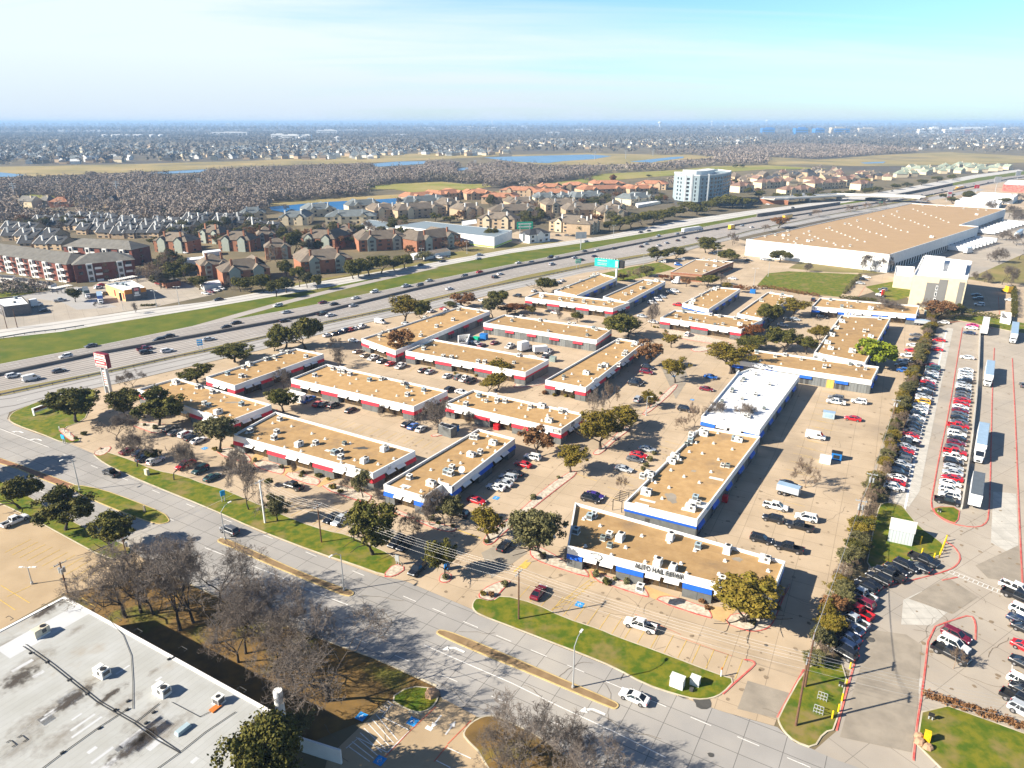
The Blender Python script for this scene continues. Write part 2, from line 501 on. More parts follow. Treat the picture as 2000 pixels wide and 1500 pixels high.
sheet('street', "-300,625 0,582 60,574 110,566 150,560 172,566 190,585 230,600 150,605 120,590 60,582 0,592 -300,640", 'frontage', 0.055)
sheet('car_park', "900,500 960,470 1010,452 1100,455 1180,468 1150,470 1050,480 960,492", 'lot', 0.05)
sheet('car_park', "1470,470 1500,500 1640,530 1700,540 1560,512 1440,470", 'lot', 0.055)
sheet('car_park', "1700,532 1780,500 1880,450 1960,415 2100,420 2300,470 2300,560 2000,545", 'lot_grey', 0.05)
sheet('car_park', "1760,405 1850,372 1930,352 2100,360 2200,400 1990,410", 'lot', 0.05)
sheet('concrete_patch', "1746,980 1790,800 1808,730 1830,660 1850,640 1862,642 1845,720 1822,830 1796,960 1775,990", 'patch', 0.06)
for s, m in (("1760,1220 1764,1172 1800,1155 1870,1180 1820,1222", 'patch'), ("1775,1170 1850,1128 1910,1166 1860,1200", 'patch_dark'),
             ("1905,1105 1990,1065 1998,1140 1930,1130", 'patch_dark'), ("1640,1440 1690,1270 1700,1230 1770,1240 1800,1260 1792,1380 1780,1470", 'patch_dark'),
             ("1735,1330 1742,1310 1802,1326 1797,1356 1734,1336", 'patch'), ("1940,960 1985,965 1990,1090 1935,1060", 'patch'),
             ("1440,1385 1460,1330 1545,1355 1520,1405", 'patch_dark'), ("1290,715 1330,700 1345,740 1320,780", 'patch_dark'),
             ("940,1080 1000,1050 1030,1080 960,1130", 'patch_dark'), ("680,1000 760,1030 800,1060 690,1040", 'patch_dark')):
    sheet('concrete_patch', s, m, 0.062 if m == 'patch' else 0.068)
sheet('field', "1500,534 1540,530 1680,536 1640,580 1560,574 1478,558", 'grass', 0.06)
sheet('field', "1690,560 1770,545 1790,575 1740,590", 'grass', 0.06)
sheet('field', "1890,545 1990,500 2100,480 2300,520 2300,570 2000,552 1930,552", 'dry_grass', 0.06)
sheet('field', "1560,512 1640,515 1700,528 1720,534 1620,532 1540,524", 'dry_grass', 0.06)
sheet('field', "1150,540 1240,520 1290,512 1320,525 1230,548 1160,552", 'grass', 0.06)
sheet('field', "860,500 980,470 1010,476 1130,470 1175,464 1000,488 880,508", 'dry_grass', 0.055)
sheet('field', "420,590 560,556 700,532 860,505 870,512 800,523 600,556 480,578 420,588", 'dry_grass', 0.055)
sheet('field', "0,583 60,573 110,560 -100,560 -300,590 -300,625", 'grass', 0.052)
sheet('mulch_bed', "320,1118 400,1153 500,1198 600,1238 720,1282 850,1342 860,1352 853,1374 820,1394 795,1388 758,1366 700,1412 560,1470 480,1400 126,1160", 'mulch', 0.055)

KERBS = MB(); KERBR = MB(); KERBY = MB()
def island(name, s, m, kerb='k', h=0.15, smooth=1, w=0.22):
    p = pts(s)
    if area(p) < 0: p = p[::-1]
    if smooth: p = chaikin(p, smooth)
    i = inset(p, w)
    mbk = {'k': KERBS, 'r': KERBR, 'y': KERBY}[kerb]
    n = len(p)
    for a in range(n):
        b = (a + 1) % n
        mbk.face([(p[a].x, p[a].y, 0), (p[b].x, p[b].y, 0), (p[b].x, p[b].y, h), (p[a].x, p[a].y, h)])
        mbk.face([(p[a].x, p[a].y, h), (p[b].x, p[b].y, h), (i[b].x, i[b].y, h), (i[a].x, i[a].y, h)])
    return sheet(name, [Vector((q.x, q.y, 0)) for q in i], m, h - 0.004 + (0.02 if m == 'rocks' else 0))
V1 = "15,820 22,808 36,800 80,783 104,776 150,765 185,758 188,775 175,800 165,822 120,838 136,852 160,858 150,866 124,866 80,848 30,830"
island('grass_verge', V1, 'grass')
island('grass_verge', "180,886 192,878 212,884 260,900 300,918 360,930 400,946 434,955 470,970 520,992 586,1020 638,1037 680,1045 730,1068 760,1081 792,1106 772,1122 750,1125 690,1103 620,1081 500,1035 400,990 290,946 220,915 192,898", 'grass')
island('grass_verge', "922,1190 922,1178 932,1167 960,1175 980,1162 1048,1180 1100,1206 1176,1231 1200,1242 1300,1278 1404,1318 1438,1328 1412,1356 1390,1366 1360,1368 1320,1358 1260,1338 1200,1305 1140,1280 1062,1250 1000,1226 936,1202", 'grass')
island('grass_verge', "1518,1402 1570,1308 1600,1292 1660,1298 1634,1426 1610,1432 1590,1464 1552,1450 1530,1430 1520,1412", 'grass')
island('grass_verge', "1803,1362 2000,1432 2150,1490 2150,1680 1784,1488", 'grass')
island('grass_verge', "1722,980 1760,986 1770,998 1796,1030 1834,1056 1848,1070 1834,1090 1778,1098 1730,1104 1690,1112 1700,1060 1712,1000", 'grass')
island('grass_verge', "1821,990 1876,991 1871,1024 1850,1018 1826,1004", 'grass', 'r')
island('grass_verge', "1836,620 1900,614 2000,632 2150,652 2150,672 2000,652 1940,640 1880,627", 'grass')
island('grass_verge', "-300,840 -20,930 0,938 60,972 110,1000 165,1031 235,1060 256,1070 258,1078 246,1086 213,1096 96,1032 60,1012 0,984 -300,860", 'grass')
island('grass_verge', "795,1388 758,1366 800,1340 850,1345 859,1353 853,1374 838,1388 820,1394", 'grass')
island('grass_verge', "904,1430 920,1411 944,1399 966,1398 1000,1412 1060,1442 1160,1520 1200,1580 1000,1600 940,1475 906,1442", 'mulch')
island('median', "128,950 150,947 200,956 266,980 320,1002 331,1014 331,1020 316,1024 300,1023 250,1006 170,973", 'grass', 'y')
island('median', "-120,862 0,895 42,909 100,930 148,948 132,956 80,936 34,916 -120,872", 'brick_paving', 'y', smooth=0)
island('median', "424,1055 434,1051 446,1054 520,1087 592,1119 668,1148 692,1156 690,1163 680,1166 660,1160 592,1131 520,1102 460,1073 426,1060", 'median_top', 'y')
island('median', "850,1236 860,1229 896,1240 992,1280 1100,1327 1200,1370 1210,1378 1204,1386 1196,1385 1120,1353 1026,1313 920,1270 860,1243", 'median_top', 'y')
island('planter', "931,1167 944,1150 974,1136 994,1134 998,1138 979,1156 966,1173 955,1175", 'rocks', 'r')
for s in ("1034,1072 1036,1088 1060,1101 1150,1130 1151,1122 1138,1108 1109,1100 1090,1088 1050,1066", "1160,1134 1200,1147 1266,1169 1268,1162 1254,1143 1200,1132 1150,1110",
          "1279,1174 1290,1164 1320,1166 1364,1182 1382,1187 1392,1204 1388,1210", "1414,1218 1430,1196 1505,1204 1540,1142 1545,1140 1530,1170 1514,1212 1502,1228 1480,1235 1456,1233",
          "418,886 440,872 470,880 493,896 486,906", "489,909 510,897 556,910 556,924 547,928", "554,931 565,920 620,934 627,942 617,951", "622,952 650,942 728,966 722,980 714,984",
          "254,830 280,824 345,832 328,842 302,848 276,838", "1112,922 1122,919 1128,926 1096,950 1040,994 980,1046 962,1064 948,1066 942,1058 952,1042 1008,1004 1068,950",
          "1228,833 1232,839 1200,862 1174,888 1160,889 1157,884 1180,871 1212,839", "1316,750 1326,753 1300,780 1262,811 1252,809 1280,785", "1346,682 1360,689 1394,683 1372,675",
          "180,886 200,874 220,872 210,886 192,892", "112,838 128,836 150,858 140,864 124,852", "796,1110 770,1128 745,1127 770,1100", "860,1122 872,1118 884,1124 880,1136 868,1140 856,1136",
          "815,1016 850,1022 890,1030 892,1037 876,1040 850,1034 812,1018", "840,850 868,846 870,850 845,854", "730,985 760,990 815,1012 800,1014 740,992",
          "1300,640 1400,662 1430,670 1420,676 1330,662 1300,652", "1000,760 1060,752 1075,745 1060,735 1010,745"):
    island('planter', s, 'rocks', 'r')
for s in ("1150,1128 1160,1132 1210,1106 1150,1104", "1268,1166 1280,1172 1330,1170 1254,1142", "1392,1208 1414,1216 1440,1190 1385,1184"):
    sheet('walkway', s, 'path', 0.09)
for s in ("486,900 492,908 520,890 505,880", "548,926 556,930 590,916 560,905", "618,950 624,952 660,936 640,930"):
    sheet('walkway', s, 'path', 0.09)
for s in ("1412,1356 1440,1330 1474,1300 1474,1294 1466,1290 1454,1289", "1518,1402 1540,1362 1570,1308", "1634,1427 1648,1370 1670,1292 1690,1222", "1784,1486 1790,1420 1803,1340 1815,1228 1860,1212 1896,1201 1906,1216 1905,1250",
          "1690,1170 1720,1150 1780,1134 1850,1116 1870,1104 1877,1088 1864,1068 1846,1058", "1870,700 1854,800 1834,894 1824,950 1817,988 1830,1008 1856,1023 1900,1031 1922,1027 1932,1010 1935,900 1938,760 1942,680", "1840,1134 1870,1128",
          "1880,640 1870,700", "1977,700 1984,840 1990,1000 1997,1144", "1852,630 1880,628 1915,634 1940,642", "540,800 545,806"):
    p = chaikin(pts(s), 1, closed=False)
    add_strip(KERBR, p, 0.28, 0.0, 0.14)
for s in ("853,1340 730,1286 600,1239 480,1190 400,1155 320,1117", "1600,1262 1650,1120 1700,980", "797,1390 825,1396"):
    add_strip(KERBS, pts(s), 0.25, 0.0, 0.14)
structure('kerb', KERBS, MATS['kerb'])
structure('kerb', KERBR, MATS['kerb_red'])
structure('kerb', KERBY, MATS['kerb_yellow'])

# ---- painted markings
mw, my, mbl, mrd = MB(), MB(), MB(), MB()
def dash(a, b, n, length, w=0.14, mb=mw, z=0.075):
    p, q = G(*a), G(*b)
    for i in range(n):
        c = p.lerp(q, i / max(1, n - 1)); d = (q - p).normalized()
        add_strip(mb, [c - d * length / 2, c + d * length / 2], w, z)
def line(s, w=0.14, mb=mw, z=0.075): add_strip(mb, pts(s), w, z)
for s in ("400,1070 540,1124 600,1152 680,1182", "828,1260 910,1296 1000,1335 1100,1384 1200,1430 1300,1480", "0,838 96,874"): line(s, 0.18)
dash((130,890), (700,1120), 9, 3.2); dash((800,1170), (1560,1490), 11, 3.2)
dash((700,1250), (1200,1462), 6, 3.2); dash((60,915), (440,1054), 5, 3.2); dash((80,960), (330,1050), 4, 3)
def arrow(px, py, d, kind='left', s=1.0):
    c = G(px, py); t = Vector((math.cos(d), math.sin(d), 0)); n = Vector((-t.y, t.x, 0))
    def q(l): mw.face([tuple(c + t * (x * s) + n * (y * s) + Vector((0, 0, 0.078))) for x, y in l])
    if kind == 'straight':
        q([(-1.6, -.15), (0.4, -.15), (0.4, .15), (-1.6, .15)]); q([(0.4, -.55), (1.6, 0), (0.4, .55)])
    else:
        q([(-1.8, -.2), (0.0, -.2), (0.0, .2), (-1.8, .2)]); q([(0, -.2), (0.9, .35), (0.7, .75), (0, .2)]); q([(0.3, .95), (1.1, 0.1), (1.5, 1.3)])
for a in ((888, 1266), (1158, 1386), (38, 843), (74, 858)): arrow(*a, STREET + PI, 'left', 1.15)
SIDE = ang(G(875, 1420) - G(905, 1380))
arrow(852, 1410, SIDE, 'straight', 0.9); arrow(880, 1422, SIDE + PI, 'straight', 0.9)
line("832,1420 844,1426", 0.7)
# yellow stalls along the verge in front of the hail repair building
def stalls(a, b, n, length, d=None, mb=my, w=0.11, side=1, z=0.075):
    p, q = G(*a), G(*b); t = (q - p).normalized()
    nn = Vector((-t.y, t.x, 0)) * side if d is None else Vector((math.cos(d), math.sin(d), 0))
    for i in range(n):
        c = p.lerp(q, i / (n - 1)); add_strip(mb, [c, c + nn * length], w, z)
stalls((1010,1172), (1436,1326), 18, 5.2)
stalls((60,1054), (208,1106), 11, 5.5, side=-1, w=0.14)
line("2,1144 58,1178", 0.14, my); line("14,1166 60,1145", 0.14, my); line("0,1172 30,1192", 0.14, my); line("160,1168 186,1186", 0.18, my)
stalls((640,830), (860,885), 14, 5.2, mb=my); stalls((1178,842), (1260,782), 8, 5.0, side=-1); stalls((1330,870), (1190,990), 11, 5.0, side=-1)
stalls((760,712), (990,735), 14, 5.0, side=-1); stalls((1520,1000), (1640,720), 22, 5.0, side=-1); stalls((1560,960), (1640,760), 16, 5.0, side=1)
stalls((560,975), (700,1028), 11, 5.0, side=-1); stalls((905,985), (1010,905), 9, 5.0, side=-1)
line("1100,1172 1152,1133", 0.12, my); line("1076,1192 1120,1160", 0.12, my); line("1108,1180 1160,1136", 0.12, my)
for i in range(9):
    a = G(1078 + 9 * i, 1190 - 6.4 * i); add_strip(my, [a, a + Vector((2.1, 0.4, 0))], 0.10, 0.075)
line("1003,1118 1030,1094", 0.35, my)
my.face([tuple(q) for q in pts("1015,1112 1024,1098 1038,1098 1028,1110", 0.08)])
line("890,1034 940,1052", 0.3, my); line("1126,926 1166,940", 0.14, my)
# handicapped bays
for x, y, s in ((1132, 1181, 1.0), (1316, 735, .8), (1352, 781, .8), (400, 876, 1), (969, 973, 1), (806, 1410, 1), (742, 1486, 1), (706, 1400, 1), (1990, 1290, 1.2), (1990, 1324, 1.2), (1386, 667, .8)):
    c = G(x, y); t = Vector((math.cos(PARK), math.sin(PARK), 0)); n = Vector((-t.y, t.x, 0)); k = 0.75 * s
    mbl.face([tuple(c + t * (a * k) + n * (b * k) + Vector((0, 0, 0.078))) for a, b in ((-1, -1), (1, -1), (1, 1), (-1, 1))])
    ring = [c + t * (0.35 * k * math.cos(u)) + n * (0.35 * k * math.sin(u) - 0.15 * k) for u in [i * 0.6 for i in range(9)]]
    add_strip(mw, ring, 0.13 * k, 0.084)
    add_strip(mw, [c + n * (0.6 * k), c + n * (0.1 * k), c + n * (0.1 * k) + t * (0.35 * k)], 0.15 * k, 0.084)
hx = pts("758,1368 706,1412 676,1460")
for i in range(11):
    t = i / 10
    a = G(758 - 78 * t, 1370 + 88 * t); b = G(800 - 78 * t, 1428 + 60 * t) if i > 2 else G(768 - 78 * t, 1378 + 70 * t)
    add_strip(mw, [a, a.lerp(b, 1.0)], 0.14, 0.075)
line("800,1428 757,1470", 0.16); line("764,1378 746,1400 798,1426", 0.16); line("676,1462 700,1442 756,1470", 0.16)
for i in range(13):
    t = i / 12
    add_strip(mw, [G(1850 + 116 * t, 1119 + 46 * t), G(1856 + 112 * t, 1115 + 45 * t)], 0.14, 0.075)
line("1850,1118 1966,1166", 0.14); line("1857,1114 1970,1160", 0.14)
for i in range(16):
    y = 980 - i * 19; x = 1772 + i * 4.4
    line(f"{x},{y} {x+7},{y+2}", 0.10)
line("1766,1000 1790,880 1822,760 1848,648", 0.5)
for i in range(9): line(f"{1978},{1228+i*27} {1996},{1233+i*27}", 0.12, my)
line("1977,1278 1999,1284", 0.12); line("1977,1296 1976,1318", 0.12); line("1976,1332 1999,1338", 0.12)
line("1900,1460 1860,1440", 0.1); line("874,1461 920,1482", 0.16); line("852,1486 880,1500", 0.16)
line("1330,1246 1430,1282", 0.1, mrd); line("1240,1200 1330,1240", 0.1, mrd); line("874,1454 920,1408", 0.16, mrd); line("848,1488 874,1456", 0.16, mrd); line("795,1434 852,1380", 0.16, mrd)
line("740,1492 795,1434", 0.16, mrd); line("1690,560 1676,580", 0.2, mrd); line("1950,580 1952,615", 0.2, mrd)
structure('road_markings', mw, MATS['paint_white'])
structure('road_markings', my, MATS['paint_yellow'])
structure('road_markings', mbl, MATS['paint_blue'])
structure('road_markings', mrd, MATS['paint_red'])
ol = MB()
for x, y, r in ((1388, 1475, 0.45), (1496, 1261, 0.35), (173, 862, 0.35), (910, 1026, 0.3), (600, 1060, 0.3), (1338, 1352, 1.6), (1372, 1374, 1.4), (1090, 1010, .6), (1345, 1180, .5), (1700, 1250, .8)):
    c = G(x, y)
    ol.face([(c.x + r * math.cos(i * .6283) * (1 + .25 * math.sin(i * 2.1)), c.y + r * 0.9 * math.sin(i * .6283), 0.082) for i in range(10)])
mat('stain', (0.27, 0.205, 0.135), 0.85, var=0.25, scale=0.8)
mat('crack', (0.20, 0.16, 0.115), 0.9, var=0.3, scale=0.5)
lotp = raw("110,780 400,715 640,655 996,572 1260,520 1440,490 1640,590 1800,605 1740,850 1690,990 1600,1260 1410,1380 1062,1245 930,1180 600,1070 300,930")
sb, cb = MB(), MB(); k = 0
def inpx(x, y, P):
    r = False; j = len(P) - 1
    for i in range(len(P)):
        if (P[i][1] > y) != (P[j][1] > y) and x < (P[j][0] - P[i][0]) * (y - P[i][1]) / (P[j][1] - P[i][1]) + P[i][0]: r = not r
        j = i
    return r
SPOTS = [(x_, y_) for x_, y_ in ((R.uniform(100, 1990), R.uniform(560, 1480)) for _ in range(2600)) if inpx(x_, y_, lotp) or (x_ > 1780 and 650 < y_ < 1350)]
for x, y in SPOTS[:900]:
    c = G(x, y); r = R.uniform(.15, .55)
    sb.face([(c.x + r * R.uniform(.6, 1.1) * math.cos(i * .7854), c.y + r * R.uniform(.6, 1.1) * math.sin(i * .7854), 0.071) for i in range(8)])
for x, y in SPOTS[900:1010] + [(R.uniform(200, 1500), R.uniform(950, 1460)) for _ in range(60)]:
    c = G(x, y); a = R.choice([PARK, PARK + PI / 2, STREET, R.uniform(0, PI)]); q = [c]
    for _ in range(R.randrange(4, 11)): a += R.uniform(-.5, .5); q.append(q[-1] + Vector((math.cos(a), math.sin(a), 0)) * R.uniform(.5, 1.3))
    add_strip(cb, q, R.uniform(.05, .10), 0.0735)
structure('road_stains', sb, MATS['stain']); structure('road_cracks', cb, MATS['crack'])
structure('road_stains', ol, MATS['oil'])
# ================================================================== BUSINESS PARK BUILDINGS
mat('white_wall', (0.80, 0.80, 0.78), 0.8, var=0.10, scale=0.4, detail=8)
mat('coping', (0.84, 0.82, 0.78), 0.7, var=0.08, scale=0.6)
mat('grey_wall', (0.150, 0.155, 0.150), 0.85, var=0.25, scale=0.8)
mat('dark_wall', (0.07, 0.068, 0.065), 0.85, var=0.2, scale=0.8)
mat('door_grey', (0.20, 0.21, 0.205), 0.7, var=0.12, scale=2.0, joints=(0.5, 30.0, 0.03, 0.6))
mat('awning_red', (0.62, 0.025, 0.045), 0.7, var=0.15, scale=1)
mat('awning_blue', (0.010, 0.105, 0.55), 0.7, var=0.15, scale=1)
mat('glass_dark', (0.045, 0.032, 0.02), 0.10, spec=0.6, col2=(0.10, 0.065, 0.03), scale=0.6)
mat('mullion', (0.10, 0.09, 0.08), 0.6)
mat('roof_tan', (0.44, 0.283, 0.128), 0.95, col2=(0.36, 0.222, 0.095), scale=0.5, detail=10, big=((0.25, 0.17, 0.095), 0.12, 0.55, 0.74), joints=(3.2, 60.0, 0.04, 0.82), rot=PARK, contrast=(0.35, 0.65), objvar=0.10)
mat('roof_brown', (0.40, 0.27, 0.15), 0.95, col2=(0.36, 0.24, 0.13), scale=0.1, detail=10, contrast=(0.3, 0.7))
mat('roof_white', (0.83, 0.84, 0.85), 0.75, var=0.07, scale=0.5, detail=8)
mat('roof_pale', (0.42, 0.425, 0.41), 0.85, col2=(0.37, 0.37, 0.345), scale=0.22, detail=10, big=((0.34, 0.30, 0.24), 0.13, 0.60, 0.80), joints=(1.05, 40.0, 0.03, 0.80), rot=ang(G(126, 1165, 6) - G(0, 1232, 6)))
mat('black', (0.02, 0.02, 0.022), 0.6)
mat('steel', (0.42, 0.43, 0.44), 0.45, metal=0.6, var=0.15)
mat('red_paint', (0.60, 0.02, 0.03), 0.5)
mat('stone', (0.42, 0.34, 0.24), 0.9, var=0.3, scale=0.8)
LM = []                 # landmarks for the label pass: (phrase, position)
ROOFS = {}              # building key -> (phrase, polygon, roof height)
GREY, WHITE = MATS['grey_wall'], MATS['white_wall']
def edge_frame(p, i):
    a, b = Vector((*p[i], 0)), Vector((*p[(i + 1) % len(p)], 0))
    d = (b - a); L = d.length; d.normalize()
    return a, d, Vector((d.y, -d.x, 0)), L           # start, along, outward, length (CCW polygon)
def wallbox(mb, a, d, o, s0, s1, z0, z1, out0, out1, mi=0):
    """box on a facade from arc s0..s1, height z0..z1, from out0 to out1 in front of the wall line"""
    q = [a + d * s0 + o * out0, a + d * s1 + o * out0, a + d * s1 + o * out1, a + d * s0 + o * out1]
    mb.prism([(x.x, x.y) for x in q], z0, z1, mi, bottom=True)
def flex_building(key, phrase, corners, styles, colour, HT=5.0, roof='roof_tan', label=None, base=2.2, white='white_wall', grey='grey_wall', stripe=True, name='flex_building'):
    p = [(v.x, v.y) for v in pts(corners, HT)]
    st = list(styles); n = len(p)
    if area(p) < 0:
        p = p[::-1]; st = [st[(n - 2 - i) % n] for i in range(n)]
    cx = sum(q[0] for q in p) / n; cy = sum(q[1] for q in p) / n
    r = root(name)
    tag(r, 'building', label or f'long low white flex building, {phrase}', 'flex buildings of the business park', auto=False)
    LM.append((phrase, Vector((cx, cy, 0))))
    SB = base + 1.0                     # top of the stripe, underside of the white fascia
    core = inset(p, [1.4 if s == 'f' else 0.12 for s in st])
    w = MB(); w.prism([tuple(q) for q in core], 0, SB + 0.01)
    par = MB(); i3 = inset(p, 0.32); k = n
    for i in range(n):
        j = (i + 1) % n
        A, B, a2, b2, c2, d2 = p[i], p[j], i3[i], i3[j], core[i], core[j]
        par.face([(*A, SB), (*B, SB), (*B, HT), (*A, HT)], 0)
        par.face([(*A, HT), (*B, HT), (*b2, HT), (*a2, HT)], 1)
        par.face([(*b2, HT - 0.7), (*a2, HT - 0.7), (*a2, HT), (*b2, HT)], 0)
        par.face([(*B, SB), (*A, SB), (*c2, SB), (*d2, SB)], 0)
    aw = MATS['awning_red'] if colour == 'r' else MATS['awning_blue']
    strip = MB()
    for i in range(n):
        a, d, o, L = edge_frame(p, i)
        s = st[i]
        if s == 'p':
            if stripe: wallbox(strip, a, d, o, 0, L, base + 0.45, SB - 0.003, -0.1, 0.03)
            dr = MB(); wallbox(dr, a, d, o, L * 0.3, L * 0.3 + 1.0, 0.02, 2.1, -0.12, -0.05); dr.build('door', MATS['dark_wall'], r)
        elif s == 'f':
            m = max(1, round(L / 15.5)); mod = L / m; gw = mod * 0.42
            for q in range(m + 1):
                s0 = q * mod - (gw / 2 if 0 < q < m else 0) if q else 0
                s1 = s0 + gw if 0 < q < m else (gw * 0.6 if q == 0 else L)
                if q == m: s0 = L - gw * 0.6
                wallbox(w, a, d, o, s0, s1, 0, base + 0.02, -1.38, -0.03)
                wallbox(w, a, d, o, (s0 + s1) / 2 - 0.08, (s0 + s1) / 2 + 0.08, 0, base + 0.02, -0.03, 0.03)
                am = MB()                                        # sloped awning
                x0, x1 = a + d * s0, a + d * s1
                am.face([tuple(x0 + o * 0.30 + Vector((0, 0, base))), tuple(x1 + o * 0.30 + Vector((0, 0, base))), tuple(x1 + o * 0.02 + Vector((0, 0, SB))), tuple(x0 + o * 0.02 + Vector((0, 0, SB)))])
                am.face([tuple(x1 + o * 0.30 + Vector((0, 0, base))), tuple(x0 + o * 0.30 + Vector((0, 0, base))), tuple(x0 - o * 0.05 + Vector((0, 0, base))), tuple(x1 - o * 0.05 + Vector((0, 0, base)))])
                for xx in (x0, x1):
                    am.face([tuple(xx + o * 0.30 + Vector((0, 0, base))), tuple(xx + o * 0.02 + Vector((0, 0, SB))), tuple(xx - o * 0.05 + Vector((0, 0, base)))])
                am.build('awning', aw, r)
                if q < m:
                    g0 = s1; nx0 = (q + 1) * mod - gw / 2 if q + 1 < m else L - gw * 0.6
                    gl, mu, cn = MB(), MB(), MB()
                    wallbox(gl, a, d, o, g0, nx0, 0.05, SB, -1.40, -1.34)
                    nn = max(3, int((nx0 - g0) / 1.4))
                    for e in range(nn + 1):
                        x = g0 + (nx0 - g0) * e / nn
                        wallbox(mu, a, d, o, x - 0.05, x + 0.05, 0.0, SB, -1.34, -1.27)
                    wallbox(mu, a, d, o, g0, nx0, 2.0, 2.1, -1.34, -1.28)
                    f = gl.build('storefront_window', MATS['glass_dark'], r); mu.build('mullion', MATS['mullion'], f)
                    h = (nx0 - g0)
                    for e in (0.06, 0.54):
                        c0, c1 = a + d * (g0 + h * e), a + d * (g0 + h * (e + 0.38))
                        z1, z0 = SB + 0.25, SB - 0.28
                        cn.face([tuple(c0 + o * 0.85 + Vector((0, 0, z0))), tuple(c1 + o * 0.85 + Vector((0, 0, z0))), tuple(c1 + o * 0.02 + Vector((0, 0, z1))), tuple(c0 + o * 0.02 + Vector((0, 0, z1)))])
                        cn.face([tuple(c1 + o * 0.85 + Vector((0, 0, z0 - .08))), tuple(c0 + o * 0.85 + Vector((0, 0, z0 - .08))), tuple(c0 + o * 0.02 + Vector((0, 0, z1 - .08))), tuple(c1 + o * 0.02 + Vector((0, 0, z1 - .08)))])
                        cn.face([tuple(c0 + o * 0.85 + Vector((0, 0, z0 - .08))), tuple(c1 + o * 0.85 + Vector((0, 0, z0 - .08))), tuple(c1 + o * 0.85 + Vector((0, 0, z0))), tuple(c0 + o * 0.85 + Vector((0, 0, z0)))])
                    cn.build('canopy', MATS['coping'], r)
        elif s == 'd':
            m = max(1, round(L / 11.0)); mod = L / m
            for q in range(m):
                s0 = q * mod
                wallbox(w, a, d, o, s0 + 0.2, s0 + 0.45, 0, SB, -0.12, 0.02)
                am = MB()
                x0, x1 = a + d * (s0 + 0.5), a + d * (s0 + 4.6)
                for u, v, z0, z1 in ((0.55, 0.02, base + 0.1, SB),):
                    am.face([tuple(x0 + o * u + Vector((0, 0, z0))), tuple(x1 + o * u + Vector((0, 0, z0))), tuple(x1 + o * v + Vector((0, 0, z1))), tuple(x0 + o * v + Vector((0, 0, z1)))])
                    am.face([tuple(x1 + o * u + Vector((0, 0, z0))), tuple(x0 + o * u + Vector((0, 0, z0))), tuple(x0 + Vector((0, 0, z0))), tuple(x1 + Vector((0, 0, z0)))])
                    for xx in (x0, x1): am.face([tuple(xx + o * u + Vector((0, 0, z0))), tuple(xx + o * v + Vector((0, 0, z1))), tuple(xx - o * 0.1 + Vector((0, 0, z0)))])
                am.build('awning', aw, r)
                for e in (0.9, 2.7):
                    dm = MB(); wallbox(dm, a, d, o, s0 + e, s0 + e + 1.0, 0.02, 2.1, -0.12, -0.06); dm.build('door', MATS['dark_wall'], r)
                x = s0 + 5.0
                while x + 2.6 < s0 + mod - 0.2:
                    gd = MB(); wallbox(gd, a, d, o, x, x + 2.5, 0.02, 2.9, -0.12, -0.05); gd.build('garage_door', MATS['door_grey'], r); x += 2.9
    w.build('wall', MATS[grey], r)
    if strip.v: strip.build('stripe', aw, r)
    par.build('parapet', [MATS[white], MATS['coping']], r)
    rf = MB(); rf.face([(*q, HT - 0.62) for q in i3])
    rf.build('roof', MATS[roof], r)
    ROOFS[key] = (phrase, i3, HT - 0.62)
    return r, p, st
BL = {}
def FB_(key, phrase, corners, styles, colour, **k): BL[key] = flex_building(key, phrase, corners, styles, colour, **k)
FB_('A1', 'beside the tall red pylon sign', "344,738 530,790 445,823 268,760", 'pffp', 'r')
FB_('A2', 'second from the pylon sign', "578,680 632,691 458,753 402,736", 'pffp', 'r')
FB_('B1', 'numbered 2', "538,804 811,880 728,924 454,849", 'pffp', 'r')
FB_('B2', 'numbered 3', "934,837 1006,856 882,951 864,946 829,970 749,946", 'pffffp', 'b')
FB_('C1', 'behind building 2', "638,711 874,763 808,794 568,739", 'pffp', 'r')
FB_('C2', 'with the black dog sign', "924,761 1141,808 1096,838 870,786", 'pffp', 'r')
FB_('D1', 'in front of the tool yard', "846,662 1072,702 1026,727 792,685", 'dpfp', 'r')
FB_('D2', 'behind the two dark oaks', "900,598 957,607 772,685 706,661", 'pdfp', 'r')
FB_('E1', 'with eight grey dock doors', "985,614 1195,643 1165,664 944,630", 'fpdp', 'r')
FB_('F1', 'along the central drive', "1208,660 1258,669 1144,757 1065,742", 'pffp', 'r')
FB_('G1', 'with red and blue stripes', "1051,570 1230,590 1197,602 1026,580", 'pffp', 'r')
FB_('G2', 'beside the teal billboard', "1172,534 1204,542 1126,577 1083,567", 'pdpp', 'b')
FB_('G3', 'right of the billboard', "1256,545 1300,549 1222,590 1178,579", 'pdpp', 'b')
FB_('H1', 'behind the roundabout planter', "1318,605 1490,624 1448,643 1290,620", 'pffp', 'r')
FB_('H2', 'in front of the brick office', "1397,560 1446,564 1384,604 1333,592", 'pdpp', 'b')
FB_('H3', 'below the grass field', "1500,570 1550,578 1488,622 1440,612", 'pdpp', 'b')
FB_('I1', 'numbered 17', "1602,581 1796,597 1790,614 1586,598", 'pffp', 'b')
FB_('I2', 'with the magnolia tree', "1643,615 1740,620 1690,708 1590,688", 'pdpp', 'b')
FB_('J', 'with the yellow door', "1452,680 1717,716 1703,743 1428,702", 'pddp', 'b')
FB_('K', 'with the bright white roof', "1466,719 1562,733 1484,839 1370,812 1440,728", 'pdfpp', 'b', roof='roof_white')
FB_('L', 'with the loading alley', "1370,833 1485,852 1362,1015 1220,980", 'pdpp', 'b')
FB_('M', 'lettered for hail repair', "1123,981 1534,1096 1507,1165 1108,1066", 'dpfp', 'b')
